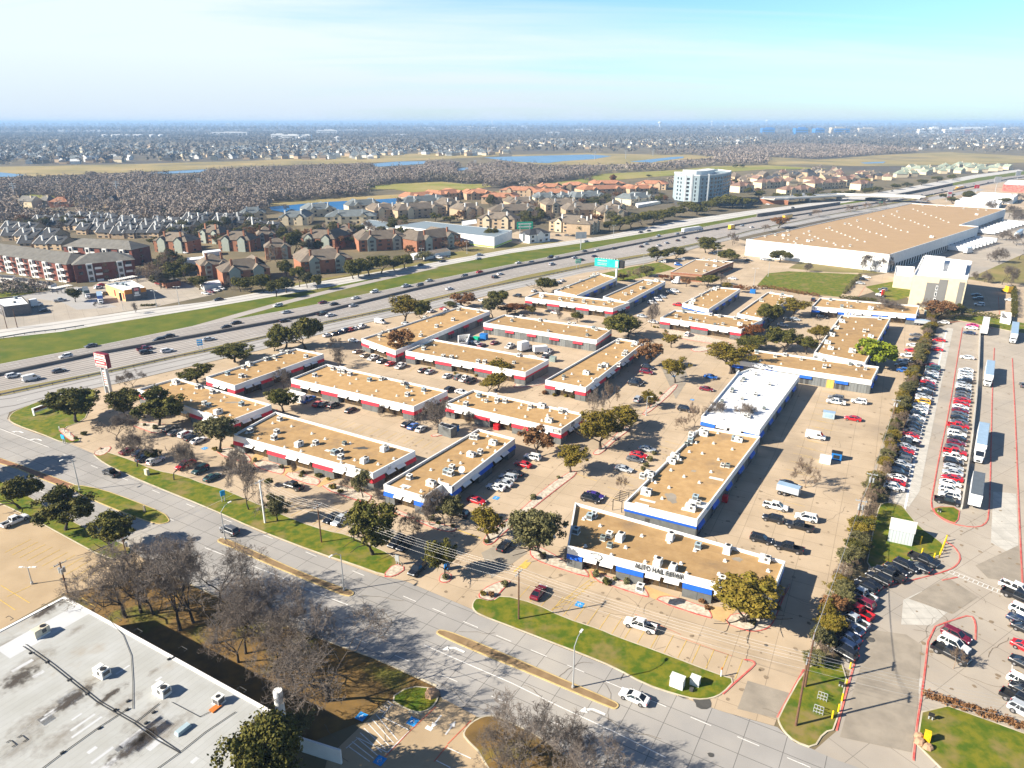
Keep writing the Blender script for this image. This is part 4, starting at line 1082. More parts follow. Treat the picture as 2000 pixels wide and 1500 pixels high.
def car_proto(kind, full=True):
    sp = SPEC[kind]
    body, gl, hl, tl, ex = MB(), MB(), MB(), MB(), MB(); mirr = []; bump = []
    body.loft([ring(*s) for s in sp['st']])
    x0, x1 = sp['st'][0][0], sp['st'][-1][0]
    if kind == 'p':
        x0 = -2.9
        for sy in (-1, 1): body.box((-1.92, sy * .90, .79), (1.98, .16, .66))
        body.box((-2.86, 0, .79), (.12, 1.8, .66)); body.box((-1.92, 0, .52), (1.9, 1.8, .2)); ex.box((-1.9, 0, .655), (1.8, 1.62, .05))
    if sp['gb']:
        (a0, a1, w0, z0), (b0, b1, w1, z1) = sp['gb'], sp['gt']
        A = [(a0, -w0, z0), (a1, -w0, z0), (a1, w0, z0), (a0, w0, z0)]
        B = [(b0, -w1, z1), (b1, -w1, z1), (b1, w1, z1), (b0, w1, z1)]
        gl.loft([A, B])
        body.loft([[(b0 - .05, -w1 - .03, z1 - .03), (b1 + .05, -w1 - .03, z1 - .03), (b1 + .05, w1 + .03, z1 - .03), (b0 - .05, w1 + .03, z1 - .03)],
                   [(b0 + .12, -w1 + .06, z1 + .05), (b1 - .12, -w1 + .06, z1 + .05), (b1 - .12, w1 - .06, z1 + .05), (b0 + .12, w1 - .06, z1 + .05)]])
        for i in range(4):
            r_ = .065 if i in (0, 3) else .05
            if kind in 'up' and i in (0, 3): r_ = .11
            body.tube(A[i], B[i], r_, n=6)
        for sy in (-1, 1):
            xm = (a0 + a1) / 2 - (.1 if kind != 'p' else -.1)
            body.tube((xm, sy * w0, z0), ((b0 + b1) / 2, sy * w1, z1), .045, n=6)
            if kind == 'u': body.tube((a0 + .95, sy * w0, z0), (b0 + .85, sy * w1, z1), .06, n=6)
            m = MB(); m.box((a1 - .35, sy * (w0 + .16), z0 + .08), (.12, .22, .14)); mirr.append(m)
    else:
        gl.face([(1.27, -.86, 2.17), (1.27, .86, 2.17), (1.97, .86, 1.33), (1.97, -.86, 1.33)][::-1])
        gl.v = [(x + .02, y, z + .02) for x, y, z in gl.v]
        for sy in (-1, 1):
            q = [(0.35, sy * .987, 1.35), (1.55, sy * .987, 1.35), (1.15, sy * .987, 1.95), (0.35, sy * .987, 1.95)]
            gl.face(q if sy < 0 else q[::-1])
            m = MB(); m.box((1.5, sy * 1.06, 1.4), (.12, .22, .3)); mirr.append(m)
        gl.face([(-2.77, -.7, 1.4), (-2.77, .7, 1.4), (-2.77, .7, 2.0), (-2.77, -.7, 2.0)][::-1])
    zb = .70 if kind == 's' else (.86 if kind != 'v' else .95)
    hls, tls = [], []
    for sy in (-1, 1):
        m = MB(); m.box((x1 - .16, sy * .66, zb - .02), (.22, .32, .14)); hls.append(m)
        m = MB(); m.box((x0 + .03, sy * .72, zb + .12), (.1, .24, .18 if kind == 's' else .34)); tls.append(m)
    for q in ((x1 - .04, zb - .14, .9), (x0 + .05, .38, 1.5)):
        m = MB(); m.box((q[0], 0, q[1]), (.12, q[2], .16)); bump.append(m)
    arch = []
    for x in sp['wx']:
        for sy in (-1, 1): m = MB(); m.tube((x, sy * (sp['hw'] - .22), sp['wr'] + .02), (x, sy * (sp['hw'] + .005), sp['wr'] + .02), sp['wr'] + .07, n=14); arch.append(m)
    wr = sp['wr']
    def wheel(m, x, sy, off=True):
        c = (x, sy * (sp['hw'] - .10), wr) if off else (0, 0, 0)
        m.tube((c[0], c[1] - .115, c[2]), (c[0], c[1] + .115, c[2]), wr, n=16, mi=0)
        m.tube((c[0], c[1] + sy * .10, c[2]), (c[0], c[1] + sy * .135, c[2]), wr * .62, n=12, mi=1)
    if not full:
        b = MB(); slots = [None, MATS['car_glass'], MATS['tyre'], MATS['headlight'], MATS['taillight'], MATS['rim']]
        for src, mi in ((body, 0), (gl, 1), (ex, 2)) + tuple((q, 2) for q in mirr + bump + arch) + tuple((h, 3) for h in hls) + tuple((t, 4) for t in tls):
            k = len(b.v); b.v += src.v; b.f += [tuple(i + k for i in f) for f in src.f]; b.m += [mi] * len(src.f)
        for x in sp['wx']:
            for sy in (-1, 1):
                w = MB(); wheel(w, x, sy); k = len(b.v); b.v += w.v; b.f += [tuple(i + k for i in f) for f in w.f]; b.m += [2 if q == 0 else 5 for q in w.m]
        slots[0] = CARCOL['w'][1]
        return b.mesh(sp['name'], slots)
    r = root(sp['name'])
    body.build('body', CARCOL['w'][1], r); gl.build('windows', MATS['car_glass'], r); 
    if ex.v: ex.build('bed_liner', MATS['trim_black'], r)
    for m in mirr: m.build('wing_mirror', MATS['trim_black'], r)
    for m in bump: m.build('bumper', MATS['trim_black'], r)
    archs = iter(arch)
    for m in hls: m.build('headlight', MATS['headlight'], r)
    for m in tls: m.build('taillight', MATS['taillight'], r)
    for x in sp['wx']:
        for sy in (-1, 1):
            w = MB(); w.tube((x, sy * (sp['hw'] - .1) - .115, wr), (x, sy * (sp['hw'] - .1) + .115, wr), wr, n=16)
            o = w.build('wheel', MATS['tyre'], r); next(archs).build('wheel_arch', MATS['trim_black'], o)
            w = MB(); w.tube((x, sy * (sp['hw']), wr), (x, sy * (sp['hw'] + .03), wr), wr * .62, n=12); w.build('rim', MATS['rim'], o)
    KIDS[r.name] = list(r.children)
    for ch in r.children: KIDS[ch.name] = list(ch.children)
    return r
FULL = {k: None for k in SPEC}; LOW = {k: None for k in SPEC}
WORD = {'s': 'sedan', 'u': 'SUV', 'p': 'pickup truck', 'v': 'van'}
def setcol(o, m):
    o.material_slots[0].link = 'OBJECT'; o.material_slots[0].material = m
def car(px, py, kc, heading, group, where=None, label=None, full=None, at=None):
    k, c = kc[0], kc[1]
    p = at if at is not None else G(px, py)
    if full is None: full = p.length < 420
    if full:
        if FULL[k] is None: FULL[k] = o = car_proto(k)
        else: o = copy_tree(FULL[k])
        for ch in o.children:
            if ch.name.startswith('body'): setcol(ch, CARCOL[c][1])
    else:
        if LOW[k] is None: LOW[k] = car_proto(k, False)
        o = bpy.data.objects.new(SPEC[k]['name'], LOW[k]); C.objects.link(o); setcol(o, CARCOL[c][1])
    o.location = (p.x, p.y, 0.06 if at is None else p.z); o.rotation_euler = (0, 0, heading + R.uniform(-.03, .03))
    o.scale = (R.uniform(.97, 1.03),) * 3
    cat = {'s': 'car', 'u': 'car', 'p': 'pickup truck', 'v': 'van'}[k]
    tag(o, cat, label or f'{CARCOL[c][0]} {WORD[k]}', group, auto=label is None)
    if where: o['where'] = where
    return o
E_DIR = ang(G(1828, 1110) - G(1776, 1087)); G_DIR = ang(G(1706, 1254) - G(1646, 1243))
DIRS = {'a': PARK, 'A': PARK + PI, 'b': PARK + PI / 2, 'B': PARK - PI / 2, 'f': FWY, 'F': FWY + PI, 's': STREET, 'S': STREET + PI, 'e': E_DIR, 'g': G_DIR, 'E': E_DIR + PI}
def cars(s, group, where=None):
    for q in s.split():
        x, y, kc, d = q.split(',')
        h = DIRS[d]
        if d in 'fF':                                  # follow the curve of the freeway
            p = G(float(x), float(y)); i = min(range(len(FB) - 1), key=lambda i: (FB[i].lerp(FB[i + 1], .5) - p).length)
            h = ang(FB[i + 1] - FB[i]) + (PI if d == 'F' else 0)
        car(float(x), float(y), kc, h, group, where)
cars("218,928,pk,S", 'cars on the street')
ALL[-1][0]['label'] = ALL[-1][1] = 'black pickup truck driving on the street beside the grass verge'; ALL[-1][2] = False
for a, kc, d, lb in (((449, 1041), 'ug', 'S', 'grey SUV driving past the street lamp on the wide street'), ((1238, 1367), 'sw', 'S', 'white sedan driving on the wide street near the medians'),
                     ((815, 1117), 'uk', 'B', 'black SUV leaving the business park at the street'), ((985, 1070), 'sk', 'b', 'black sedan driving in beside the long rock divider'), ((1052, 1162), 'sm', 'b', 'maroon sedan parked alone beside the wooden pole'),
                     ((1250, 1227), 'pw', 'A', 'white pickup truck with open bed in front of the hail repair building'), ((573, 954), 'pk', 'A', 'black pickup truck in the lane in front of building 2'), ((363, 913), 'pr', 'B', 'red pickup truck parked under bare trees by the street')):
    car(a[0], a[1], kc, DIRS[d], 'cars of the business park', label=lb)
PG = 'parked cars of the business park'
cars("392,922,ue,B 415,936,se,b 334,842,uk,b 344,848,sg,b 364,852,uw,b 376,858,sk,b 388,864,sw,b 252,884,sm,b 276,888,sn,b 283,898,sn,b 305,904,uw,b 648,1016,sk,B 668,1020,pl,B 775,1064,uk,B 792,1070,uk,B "
     "1040,897,uw,A 1021,911,sr,A 1005,928,sk,A 992,937,ul,A 984,948,sl,A 968,956,sw,A 931,982,sr,a 896,1007,uk,A 603,784,pb,b 623,792,sr,b 634,793,sk,b 652,795,uk,b 685,804,sk,b 796,831,sk,b 808,836,sb,b 823,841,sw,b 878,764,uk,b 902,769,sw,a "
     "826,726,sk,b 840,729,sl,b 874,737,sw,b 896,740,ug,b 908,743,pw,b 920,747,pk,b 714,697,st,b 730,702,pw,b 747,708,se,b 763,713,sr,b 783,718,pw,b 699,689,st,b 691,668,sw,a "
     "640,657,sw,b 655,654,sk,b 666,651,sn,b 676,648,un,b 686,646,sr,b 696,643,sw,b 706,641,pw,b 743,632,vw,a 794,635,sl,a 868,606,sr,a 898,600,ul,a 843,610,sw,b 941,589,sw,A 1010,580,uk,A 1043,570,sw,b 1098,550,sw,b 1090,554,sl,b 981,596,sk,a "
     "915,669,sl,a 923,666,ue,a 931,673,sl,a 941,677,sm,b 966,672,sm,b 996,679,pw,b 1072,690,pw,b 1066,698,sg,b 1073,610,sk,A 1085,613,sw,A 1265,721,uk,a 1263,730,um,a 1246,748,uk,a 1240,753,uk,a 1246,783,ul,b "
     "1388,739,sb,a 1380,763,sm,a 1338,803,uk,a 1264,881,sl,a 1248,893,sr,a 1240,901,sg,a 1219,920,sl,a 1162,972,sp,a 1154,979,uk,a 1254,620,sl,a 1276,631,sw,a 1343,656,uw,b 1325,598,pr,A 1318,571,uw,a 1310,575,uk,a 1292,582,sl,a 1284,588,uw,a 1274,594,uw,a "
     "1430,546,sw,A 1294,513,uw,A 1331,508,sl,A 1325,519,ub,a 1540,627,uk,a 1552,626,sl,a 1528,637,sw,a 1516,647,uk,a 1512,655,sk,a 1506,660,sw,a 1498,664,uk,a 1588,588,uk,b 1605,622,uk,a", PG)
cars("1788,657,sg,A 1786,667,uk,A 1782,677,sw,A 1778,687,sr,A 1774,698,pw,A 1768,708,sw,A 1760,717,uk,A 1764,727,ub,A", PG)
cars("1632,781,ug,A 1632,789,pw,A 1677,788,uw,A 1665,821,sr,A 1592,857,vw,a 1540,950,sk,a 1514,994,pw,a 1509,1018,uk,A 1561,1033,pk,A 1574,1016,uw,A 1486,1058,uk,a 1540,1075,pk,A", PG)
cars("30,1022,pw,b", 'cars across the street')
ALL[-1][0]['label'] = ALL[-1][1] = 'white pickup truck in the shaded lot across the street'; ALL[-1][2] = False
cars("1803,1099,pk,e 1793,1112,sk,E 1768,1111,uk,e 1750,1117,sk,e 1736,1127,pk,E 1715,1136,uk,E 1697,1145,sk,E 1687,1154,uk,E 1680,1166,pl,E 1682,1183,um,E 1672,1199,pr,E 1664,1217,pl,E 1660,1233,sn,E 1653,1249,sn,E 1645,1265,un,E 1645,1280,uk,E", 'cars parked along the hedge')
cars("1866,1247,um,e 1862,1265,uw,e 1855,1283,pk,e 1985,1156,pw,e 1990,1172,pk,e 2000,1202,uw,e 1994,1219,sn,e 2004,1236,sk,e 2004,1272,sr,e 2003,1305,sk,e 1998,1341,uw,e 2003,1357,sk,e 1992,1376,pk,e 2002,1398,ul,e", 'cars in the right-hand lot')
ROWN = ang(G(1830, 680) - G(1745, 958))
def row(a, b, seq, h, group, nm, n0=0):
    p, q = G(*a), G(*b); sq = seq.split(); n = len(sq)
    for i, kc in enumerate(sq):
        c = p.lerp(q, i / (n - 1)); c.z = 0.06
        o = car(0, 0, kc, h + (PI if R.random() < .35 else 0), group, at=c + Vector((R.uniform(-.2, .2), R.uniform(-.1, .1), 0)))
        o['ordinal'] = i; o['rowname'] = nm
row((1744, 956), (1822, 722), "uw sr sw uk sk sl ug sk sr sl pk sw sr sg sk sk ug sw uk sw sl sw uy sw sl uk sw sk sk sr sw uk sw sl sk ue", ROWN - PI / 2, 'car row beside the hedge', 'row along the hedge')
row((1851, 984), (1886, 726), "pk uw uw sw sr sl sl uk pw pr sg sm sk uw ug pr sg sk sg sm sw sr sr sg sg sk sw sl uk sw sw sl sw", ROWN - PI / 2 + 0.05, 'car row beside the low wall', 'row along the low wall')
cars("1888,701,sw,A 1892,653,sn,A 1896,643,sw,A 1898,638,sq,A 1833,667,sr,A 1828,685,sr,A 1816,716,sr,A 1842,632,sw,A 1997,755,sg,b", 'cars in the right-hand lot')
FG = 'cars on the freeway'
cars("178,678,sg,F 129,699,uw,F 311,667,uk,F 330,659,sk,F 27,737,uw,f 62,743,vw,f 116,727,sg,f 283,684,pm,f 286,691,uk,f 327,688,uw,f 442,641,sk,F 461,633,sk,F 543,599,uw,F 559,612,sl,F 630,593,sm,F 652,596,sk,F 694,584,sw,F 731,572,uw,F 793,561,pl,F "
     "408,665,sl,f 556,629,sk,f 629,615,pk,f 646,618,sw,f 690,599,sl,f 772,587,sl,f 820,559,ug,F 838,550,sl,F 907,541,ug,F 936,533,sr,F 1012,515,sw,F 1037,515,ug,F 1075,504,uk,F 1087,505,sl,F 1141,492,sg,F 1166,490,sw,F 1198,487,sk,F "
     "878,566,sw,f 967,543,uk,f 977,537,sw,f 1078,518,ul,f 1122,505,sl,f 1136,509,sk,f 1161,502,sn,f 1285,463,ul,F 1271,471,sk,F 1322,458,sl,F 1399,449,sk,F 1449,442,sl,F 1253,483,sk,f 1287,481,sl,f 1302,476,sl,f 1324,471,sk,f 1336,465,sk,f 1262,478,sl,f 1362,467,sk,f "
     "1468,445,sw,f 1512,431,sk,f 1540,427,sg,F 1582,421,sg,F 1605,412,sl,f 1690,398,sl,f 1712,397,sk,f 1735,391,sw,f 1663,408,sk,F 1785,384,sl,F 1800,382,sg,F 1822,380,sw,f 1840,372,sg,F 1868,367,sw,f 1902,360,sl,F 1930,357,sk,f 1885,366,sk,F 1758,390,sw,F", FG)
cars("427,587,sk,F 821,519,sk,F 864,512,sk,F 936,500,pl,F 934,507,sl,F 1144,473,sl,F 1251,455,sk,F 1267,452,sk,F 1655,391,sw,F 1742,374,sk,F 1548,407,sk,F 1685,383,sk,F", 'cars on the far frontage road')
cars("1692,543,sw,a 1686,548,uk,a 1680,555,sl,a 1724,568,ug,A 1906,578,sg,A 1910,586,ug,A 1912,597,uw,A 1972,588,sw,A 1390,497,sk,a 1408,499,sw,a 1462,510,sk,a 1492,508,sw,a 1505,510,sk,a 1545,507,uk,b 1552,508,sg,b 1560,509,uk,b 1498,509,sl,a", 'cars of the hotel and warehouse lots')
cars("118,589,pl,f 88,609,sk,f 158,569,ul,b 193,564,uw,b 200,558,sr,b 206,576,ug,b 312,556,pr,a 3,606,ul,b 402,575,sw,a 412,572,sm,a 422,569,sw,a 432,566,uw,a 348,512,sk,a 362,495,sw,a 759,518,uw,a 848,504,sl,a 858,505,uw,a 872,503,sk,a 1090,461,sk,a 1108,461,sg,a 1120,462,sk,a 1138,463,uk,a 278,506,sw,a 290,508,sl,a 262,502,ul,b 1235,390,sw,a 1245,392,sk,a 1256,394,sl,a 1500,400,sw,a 1512,398,sr,a", 'cars across the freeway')

# ---- lorries and trailers
def truck(kind, a, b, label, colour='w', roofm='trailer_roof', flip=False, cat='truck', group=None, name=None, W_=2.55, HB=4.0):
    p, q = (G(*a) if isinstance(a, tuple) else a), (G(*b) if isinstance(b, tuple) else b)        # tail -> nose on the ground
    d = (q - p); L = d.length; d.normalize()
    c = p.lerp(q, .5); r = root(name or {'box': 'box_truck', 'semi': 'articulated_lorry', 'trailer': 'freight_trailer'}[kind], (c.x, c.y, .05), ang(d))
    cab_l = 0 if kind == 'trailer' else (2.3 if kind == 'box' else 3.0 + (1.2 if L > 16 else 0))
    x0, x1 = -L / 2, L / 2 - cab_l - (0.5 if kind == 'semi' else 0)
    b = MB(); zb = 1.1 if kind != 'box' else .8
    b.box(((x0 + x1) / 2, 0, (zb + HB) / 2), (x1 - x0, W_, HB - zb)); t = b.build('cargo_box', MATS['trailer_white'] if colour == 'w' else CARCOL[colour][1], r)
    b = MB(); b.box(((x0 + x1) / 2, 0, HB + .02), (x1 - x0 - .1, W_ - .1, .05)); b.build('box_roof', MATS[roofm], t)
    b = MB(); b.box(((x0 + x1) / 2, 0, zb - .12), (x1 - x0 - .4, 1.1, .24)); b.build('chassis', MATS['trim_black'], r)
    if cab_l:
        b = MB(); m = CARCOL['w' if colour not in 'y' else colour][1]
        xa = x1 + (.5 if kind == 'semi' else .05); zt = 3.2 if kind == 'semi' else 2.5; xe = L / 2
        hood = 1.3 if kind == 'semi' else .7
        b.loft([ring(xa, 1.15, .5, zt), ring(xe - hood - .75, 1.15, .5, zt), ring(xe - hood, 1.12, .5, 1.75), ring(xe - .1, .95, .5, 1.5), ring(xe, .85, .6, 1.3)])
        b.build('cab', m, r)
        b = MB(); h0 = xe - hood - .72; b.face([(h0, -.95, zt - .15), (h0, .95, zt - .15), (xe - hood + .02, .95, 1.85), (xe - hood + .02, -.95, 1.85)][::-1]); b.v = [(x + .03, y, z + .03) for x, y, z in b.v]
        for sy in (-1, 1):
            f = [(h0 - .9, sy * 1.16, 1.75), (h0 + .3, sy * 1.16, 1.75), (h0, sy * 1.16, zt - .3), (h0 - .9, sy * 1.16, zt - .3)]; b.face(f if sy < 0 else f[::-1])
        b.build('windscreen', MATS['car_glass'], r)
        b = MB(); b.box((xe + .0, 0, 1.0), (.12, 1.0, .5)); b.build('radiator_grille', MATS['trim_black'], r)
        for sy in (-1, 1):
            b = MB(); b.box((xe - .12, sy * .72, 1.0), (.2, .28, .2)); b.build('headlight', MATS['headlight'], r)
            b = MB(); b.box((h0 + .3, sy * 1.4, 2.1), (.15, .25, .6)); b.build('wing_mirror', MATS['trim_black'], r)
    xs = [x0 + .9, x0 + 2.1] + ([L / 2 - .9] if cab_l else []) + ([x1 - .6] if kind == 'semi' else [])
    for x in xs:
        for sy in (-1, 1):
            b = MB(); b.tube((x, sy * .85, .5), (x, sy * 1.2, .5), .5, n=14); w = b.build('wheel', MATS['tyre'], r)
            b = MB(); b.tube((x, sy * 1.19, .5), (x, sy * 1.23, .5), .28, n=10); b.build('rim', MATS['rim'], w)
    if kind == 'trailer':
        b = MB(); b.box((x1 - 1.5, .7, .55), (.15, .15, 1.1)); b.box((x1 - 1.5, -.7, .55), (.15, .15, 1.1)); b.build('landing_gear', MATS['trim_black'], r)
    tag(r, cat, label, group, auto=False)
    return r
truck('box', (1931, 724), (1927, 757), 'white box truck with pale blue roof beside the low wall')
truck('semi', (1917, 850), (1909, 907), 'white articulated lorry parked between the two other lorries')
truck('trailer', (1906, 950), (1900, 996), 'white trailer with dark roof parked at the end of the low wall', roofm='trailer_roof_dark')
truck('trailer', (1924, 636), (1920, 656), 'short white trailer at the top of the lorry yard', roofm='trailer_white')
truck('box', (1980, 646), (1977, 672), 'box truck with blue roof at the right top of the lorry yard', 'l')
wd = (G(1920, 452) - G(1750, 505)).normalized(); wn_ = Vector((wd.y, -wd.x, 0))
for i in range(9):
    c = G(1866, 492).lerp(G(1925, 474), i / 8)
    truck('trailer', c - wn_ * 7, c + wn_ * 7, f'white freight trailer, {["nearest", "second", "third", "fourth", "fifth", "sixth", "seventh", "eighth", "ninth"][i]} of the near group at the warehouse docks', roofm='trailer_white', group='trailers at the warehouse docks', cat='trailer')
for i in range(9):
    c = G(1924, 458).lerp(G(1984, 440), i / 8)
    truck('trailer', c - wn_ * 7, c + wn_ * 7, f'white freight trailer, {["nearest", "second", "third", "fourth", "fifth", "sixth", "seventh", "eighth", "ninth"][i]} of the far group at the warehouse docks', roofm='trailer_white', group='trailers at the warehouse docks', cat='trailer')
truck('box', (1884, 496), (1898, 494), 'white box truck parked in front of the dock trailers')
truck('semi', (1994, 457), (1982, 466), 'lorry driving in the warehouse yard', 'w')
truck('semi', (1333, 456), (1372, 450), 'white articulated lorry driving on the freeway', roofm='trailer_white')
truck('box', (1424, 449), (1434, 447), 'yellow truck driving on the freeway', 'y', roofm='trailer_white')
truck('box', (1545, 426), (1528, 430), 'yellow dump truck near the overpass on the freeway', 'y', roofm='trailer_roof_dark')
truck('semi', (1880, 368), (1866, 371), 'far yellow topped lorry on the freeway bend', 'y', roofm='trailer_white')
truck('box', (1014, 688), (1038, 682), 'white tarped truck in the yard behind the long building', roofm='trailer_white')
truck('trailer', (1042, 692), (1068, 690), 'white square camper trailer in the yard', roofm='trailer_white', cat='trailer', name='camper_trailer', HB=3.2)
truck('box', (1326, 555), (1312, 553), 'white box truck beside the brick office', roofm='trailer_white')
truck('box', (168, 574), (173, 584), 'dark green box truck beside the restaurant', 'e', roofm='trailer_roof_dark')
truck('box', (196, 584), (198, 595), 'blue tarped truck at the restaurant entrance', 'b', roofm='trailer_roof')
truck('trailer', (1517, 961), (1560, 973), 'silver enclosed trailer parked beside the black sedan', roofm='trailer_roof', cat='trailer', name='enclosed_trailer', W_=2.2, HB=2.7, colour='l')
truck('box', (60, 601), (84, 597), 'white food truck parked beside the dark cafe', roofm='trailer_white')
truck('box', (1972, 574), (1958, 570), 'yellow truck parked in the hotel lot', 'y', roofm='trailer_roof_dark')
truck('trailer', (1784, 634), (1815, 637), 'long silver trailer parked at the end of the hedge', roofm='trailer_roof', colour='l', cat='trailer', HB=2.6)
truck('semi', (1722, 580), (1711, 578), 'red lorry tractor parked in the hotel lot', 'r', roofm='trailer_white')
# ================================================================== TREES AND SHRUBS
def leafmat(name, c1, c2, objvar=0.18, scale=0.9):
    m = mat(name, c1, 0.75, col2=c2, scale=scale, detail=3, objvar=objvar, spec=0.15)
    return m
leafmat('leaf_oak', (0.042, 0.050, 0.010), (0.150, 0.130, 0.024))
leafmat('leaf_grey', (0.055, 0.058, 0.026), (0.19, 0.168, 0.065))
leafmat('leaf_olive', (0.125, 0.105, 0.012), (0.20, 0.14, 0.022))
leafmat('leaf_magnolia', (0.10, 0.145, 0.010), (0.20, 0.22, 0.015))
leafmat('leaf_russet', (0.145, 0.065, 0.025), (0.23, 0.125, 0.055))
leafmat('leaf_rust', (0.20, 0.07, 0.018), (0.13, 0.055, 0.018))
leafmat('leaf_juniper', (0.030, 0.052, 0.020), (0.06, 0.085, 0.025))
mat('bark', (0.075, 0.060, 0.048), 0.95, var=0.4, scale=2.0)
mat('twig', (0.135, 0.108, 0.088), 0.95, col2=(0.21, 0.175, 0.148), scale=0.7, objvar=0.22)
mat('twig_brown', (0.20, 0.135, 0.09), 0.95, col2=(0.25, 0.19, 0.14), scale=0.7, objvar=0.22)
def npmesh(name, V, Fa, m, nper):
    """mesh from numpy: V (n,3), faces of nper corners each"""
    me = bpy.data.meshes.new(name)
    V = np.asarray(V, np.float32); Fa = np.asarray(Fa, np.int32)
    me.vertices.add(len(V)); me.vertices.foreach_set('co', V.ravel())
    me.loops.add(Fa.size); me.loops.foreach_set('vertex_index', Fa.ravel())
    k = len(Fa)
    me.polygons.add(k)
    me.polygons.foreach_set('loop_start', np.arange(0, k * nper, nper, dtype=np.int32))
    me.polygons.foreach_set('loop_total', np.full(k, nper, np.int32))
    for q in (m if isinstance(m, list) else [m]): me.materials.append(q)
    me.update(calc_edges=True)
    return me
def leaf_cloud(rng, centres, radii, per, size, flat=0.85):
    """per leaves round each clump centre: small randomly turned quads, thicker near the clump's shell"""
    n = len(centres); N = n * per
    d = rng.normal(size=(N, 3)); d /= np.linalg.norm(d, axis=1)[:, None]
    rad = np.repeat(radii, per) * (rng.random(N) ** 0.45)
    P = np.repeat(centres, per, axis=0) + d * rad[:, None] * np.array([1, 1, flat])
    nrm = d + rng.normal(size=(N, 3)) * 0.7; nrm[:, 2] += 0.35
    nrm /= np.linalg.norm(nrm, axis=1)[:, None]
    a = np.cross(nrm, rng.normal(size=(N, 3))); a /= np.linalg.norm(a, axis=1)[:, None]
    b = np.cross(nrm, a)
    s = (size * (0.6 + 0.8 * rng.random(N)))[:, None]
    V = np.stack([P - a * s - b * s * .55, P + a * s * .2 - b * s * .75, P + a * s + b * s * .5, P - a * s * .3 + b * s * .7], 1).reshape(-1, 3)
    return V, np.arange(N * 4).reshape(-1, 4)
def branch_tree(rng, height, spread, levels, trunk_h, r0, nsplit=(3, 5), up=0.55, lean=0.0, droop=0.0):
    """list of (a, b, ra, rb, level) segments, unit metres"""
    segs = []
    def grow(p, d, L, r, lev):
        n = 3 if lev < 2 else 2
        q = p
        for i in range(n):
            d2 = d + rng.normal(size=3) * (0.16 + 0.05 * lev); d2[2] += 0.05 - droop * (lev > 2)
            d2 /= np.linalg.norm(d2)
            t = q + d2 * L / n
            rr = r * (1 - 0.42 * (i + 1) / n)
            segs.append((q, t, r * (1 - 0.42 * i / n), rr, lev))
            if lev < levels and i >= (1 if lev else n - 1) or (lev and lev < levels and i == 0 and rng.random() < .5):
                for _ in range(1 if lev and i < n - 1 else 0): side(t, d2, L, rr, lev)
            q, d = t, d2
        if lev < levels:
            for _ in range(rng.integers(nsplit[0], nsplit[1] + 1) if lev == 0 else rng.integers(2, 4)): side(q, d, L, r * .58, lev)
    def side(p, d, L, r, lev):
        ax = rng.normal(size=3); ax -= d * (ax @ d); ax /= np.linalg.norm(ax)
        an = rng.uniform(0.35, 0.95) if lev else rng.uniform(0.45, 1.0)
        nd = d * math.cos(an) + ax * math.sin(an) * spread; nd[2] += up * 0.28
        nd /= np.linalg.norm(nd)
        LL = (height - trunk_h) * (0.46 if lev == 0 else 0.46 * 0.68 ** lev) * rng.uniform(.75, 1.25)
        grow(p, nd, LL, max(r * .72, 0.011), lev + 1)
    d0 = np.array([lean, lean * .5, 1.0]); d0 /= np.linalg.norm(d0)
    grow(np.zeros(3), d0, trunk_h, r0, 0)
    return segs
def tubes(segs, nside):
    V, Fa = [], []
    for a, b, ra, rb, _ in segs:
        d = b - a; l = np.linalg.norm(d)
        if l < 1e-5: continue
        d = d / l
        u = np.cross(d, (0, 0, 1) if abs(d[2]) < .9 else (1, 0, 0)); u /= np.linalg.norm(u); w = np.cross(d, u)
        k = len(V)
        for c, r in ((a, ra), (b, rb)):
            for i in range(nside):
                t = 2 * PI * i / nside
                V.append(c + u * r * math.cos(t) + w * r * math.sin(t))
        for i in range(nside):
            j = (i + 1) % nside
            Fa.append((k + i, k + j, k + nside + j, k + nside + i))
    return V, Fa
def leafy_tree(name, seed, leaf, H0=9.0, W0=9.0, clumps=70, per=46, size=0.24, base=0.20, shape='round', gaps=0.0):
    rng = np.random.default_rng(seed)
    th = H0 * base
    segs = branch_tree(rng, H0 * 0.95, 1.0, 2, th, 0.035 * H0 * .9)
    V, Fa = tubes(segs, 6)
    tm = npmesh('trunk', V, Fa, MATS['bark'], 4)
    C0 = []
    lobes = [(rng.uniform(-.62, .62), rng.uniform(-.62, .62), rng.uniform(-.45, .55), rng.uniform(.25, .62)) for _ in range(9)]
    while len(C0) < clumps:
        lx, ly, lz, lr = lobes[rng.integers(len(lobes))]
        d = rng.normal(size=3); d /= np.linalg.norm(d)
        rr = lr * rng.uniform(.5, 1.0) ** .6
        p = np.array([lx, ly, lz * .8]) + d * rr
        if np.linalg.norm(p) > 1.08: continue
        if shape == 'cone':
            z = rng.random(); p = np.array([*(d[:2] * (1 - z) * .9), z * 2 - 1])
        if p[2] < -.75: continue
        C0.append(p)
    C0 = np.array(C0)
    zc = th + (H0 - th) * 0.5
    cen = C0 * np.array([W0 / 2 * .86, W0 / 2 * .86, (H0 - th) / 2 * .92]) + np.array([0, 0, zc])
    rad = rng.uniform(.45, 1.7, clumps) * W0 * 0.070
    V, Fa = leaf_cloud(rng, cen, rad, per, size)
    cm = npmesh('crown', V, Fa, MATS[leaf], 4)
    q = np.linalg.norm(V[:, :2], axis=1)
    return (name, tm, cm, float(np.percentile(V[:, 2], 99.7)), float(2 * np.percentile(q, 95)))
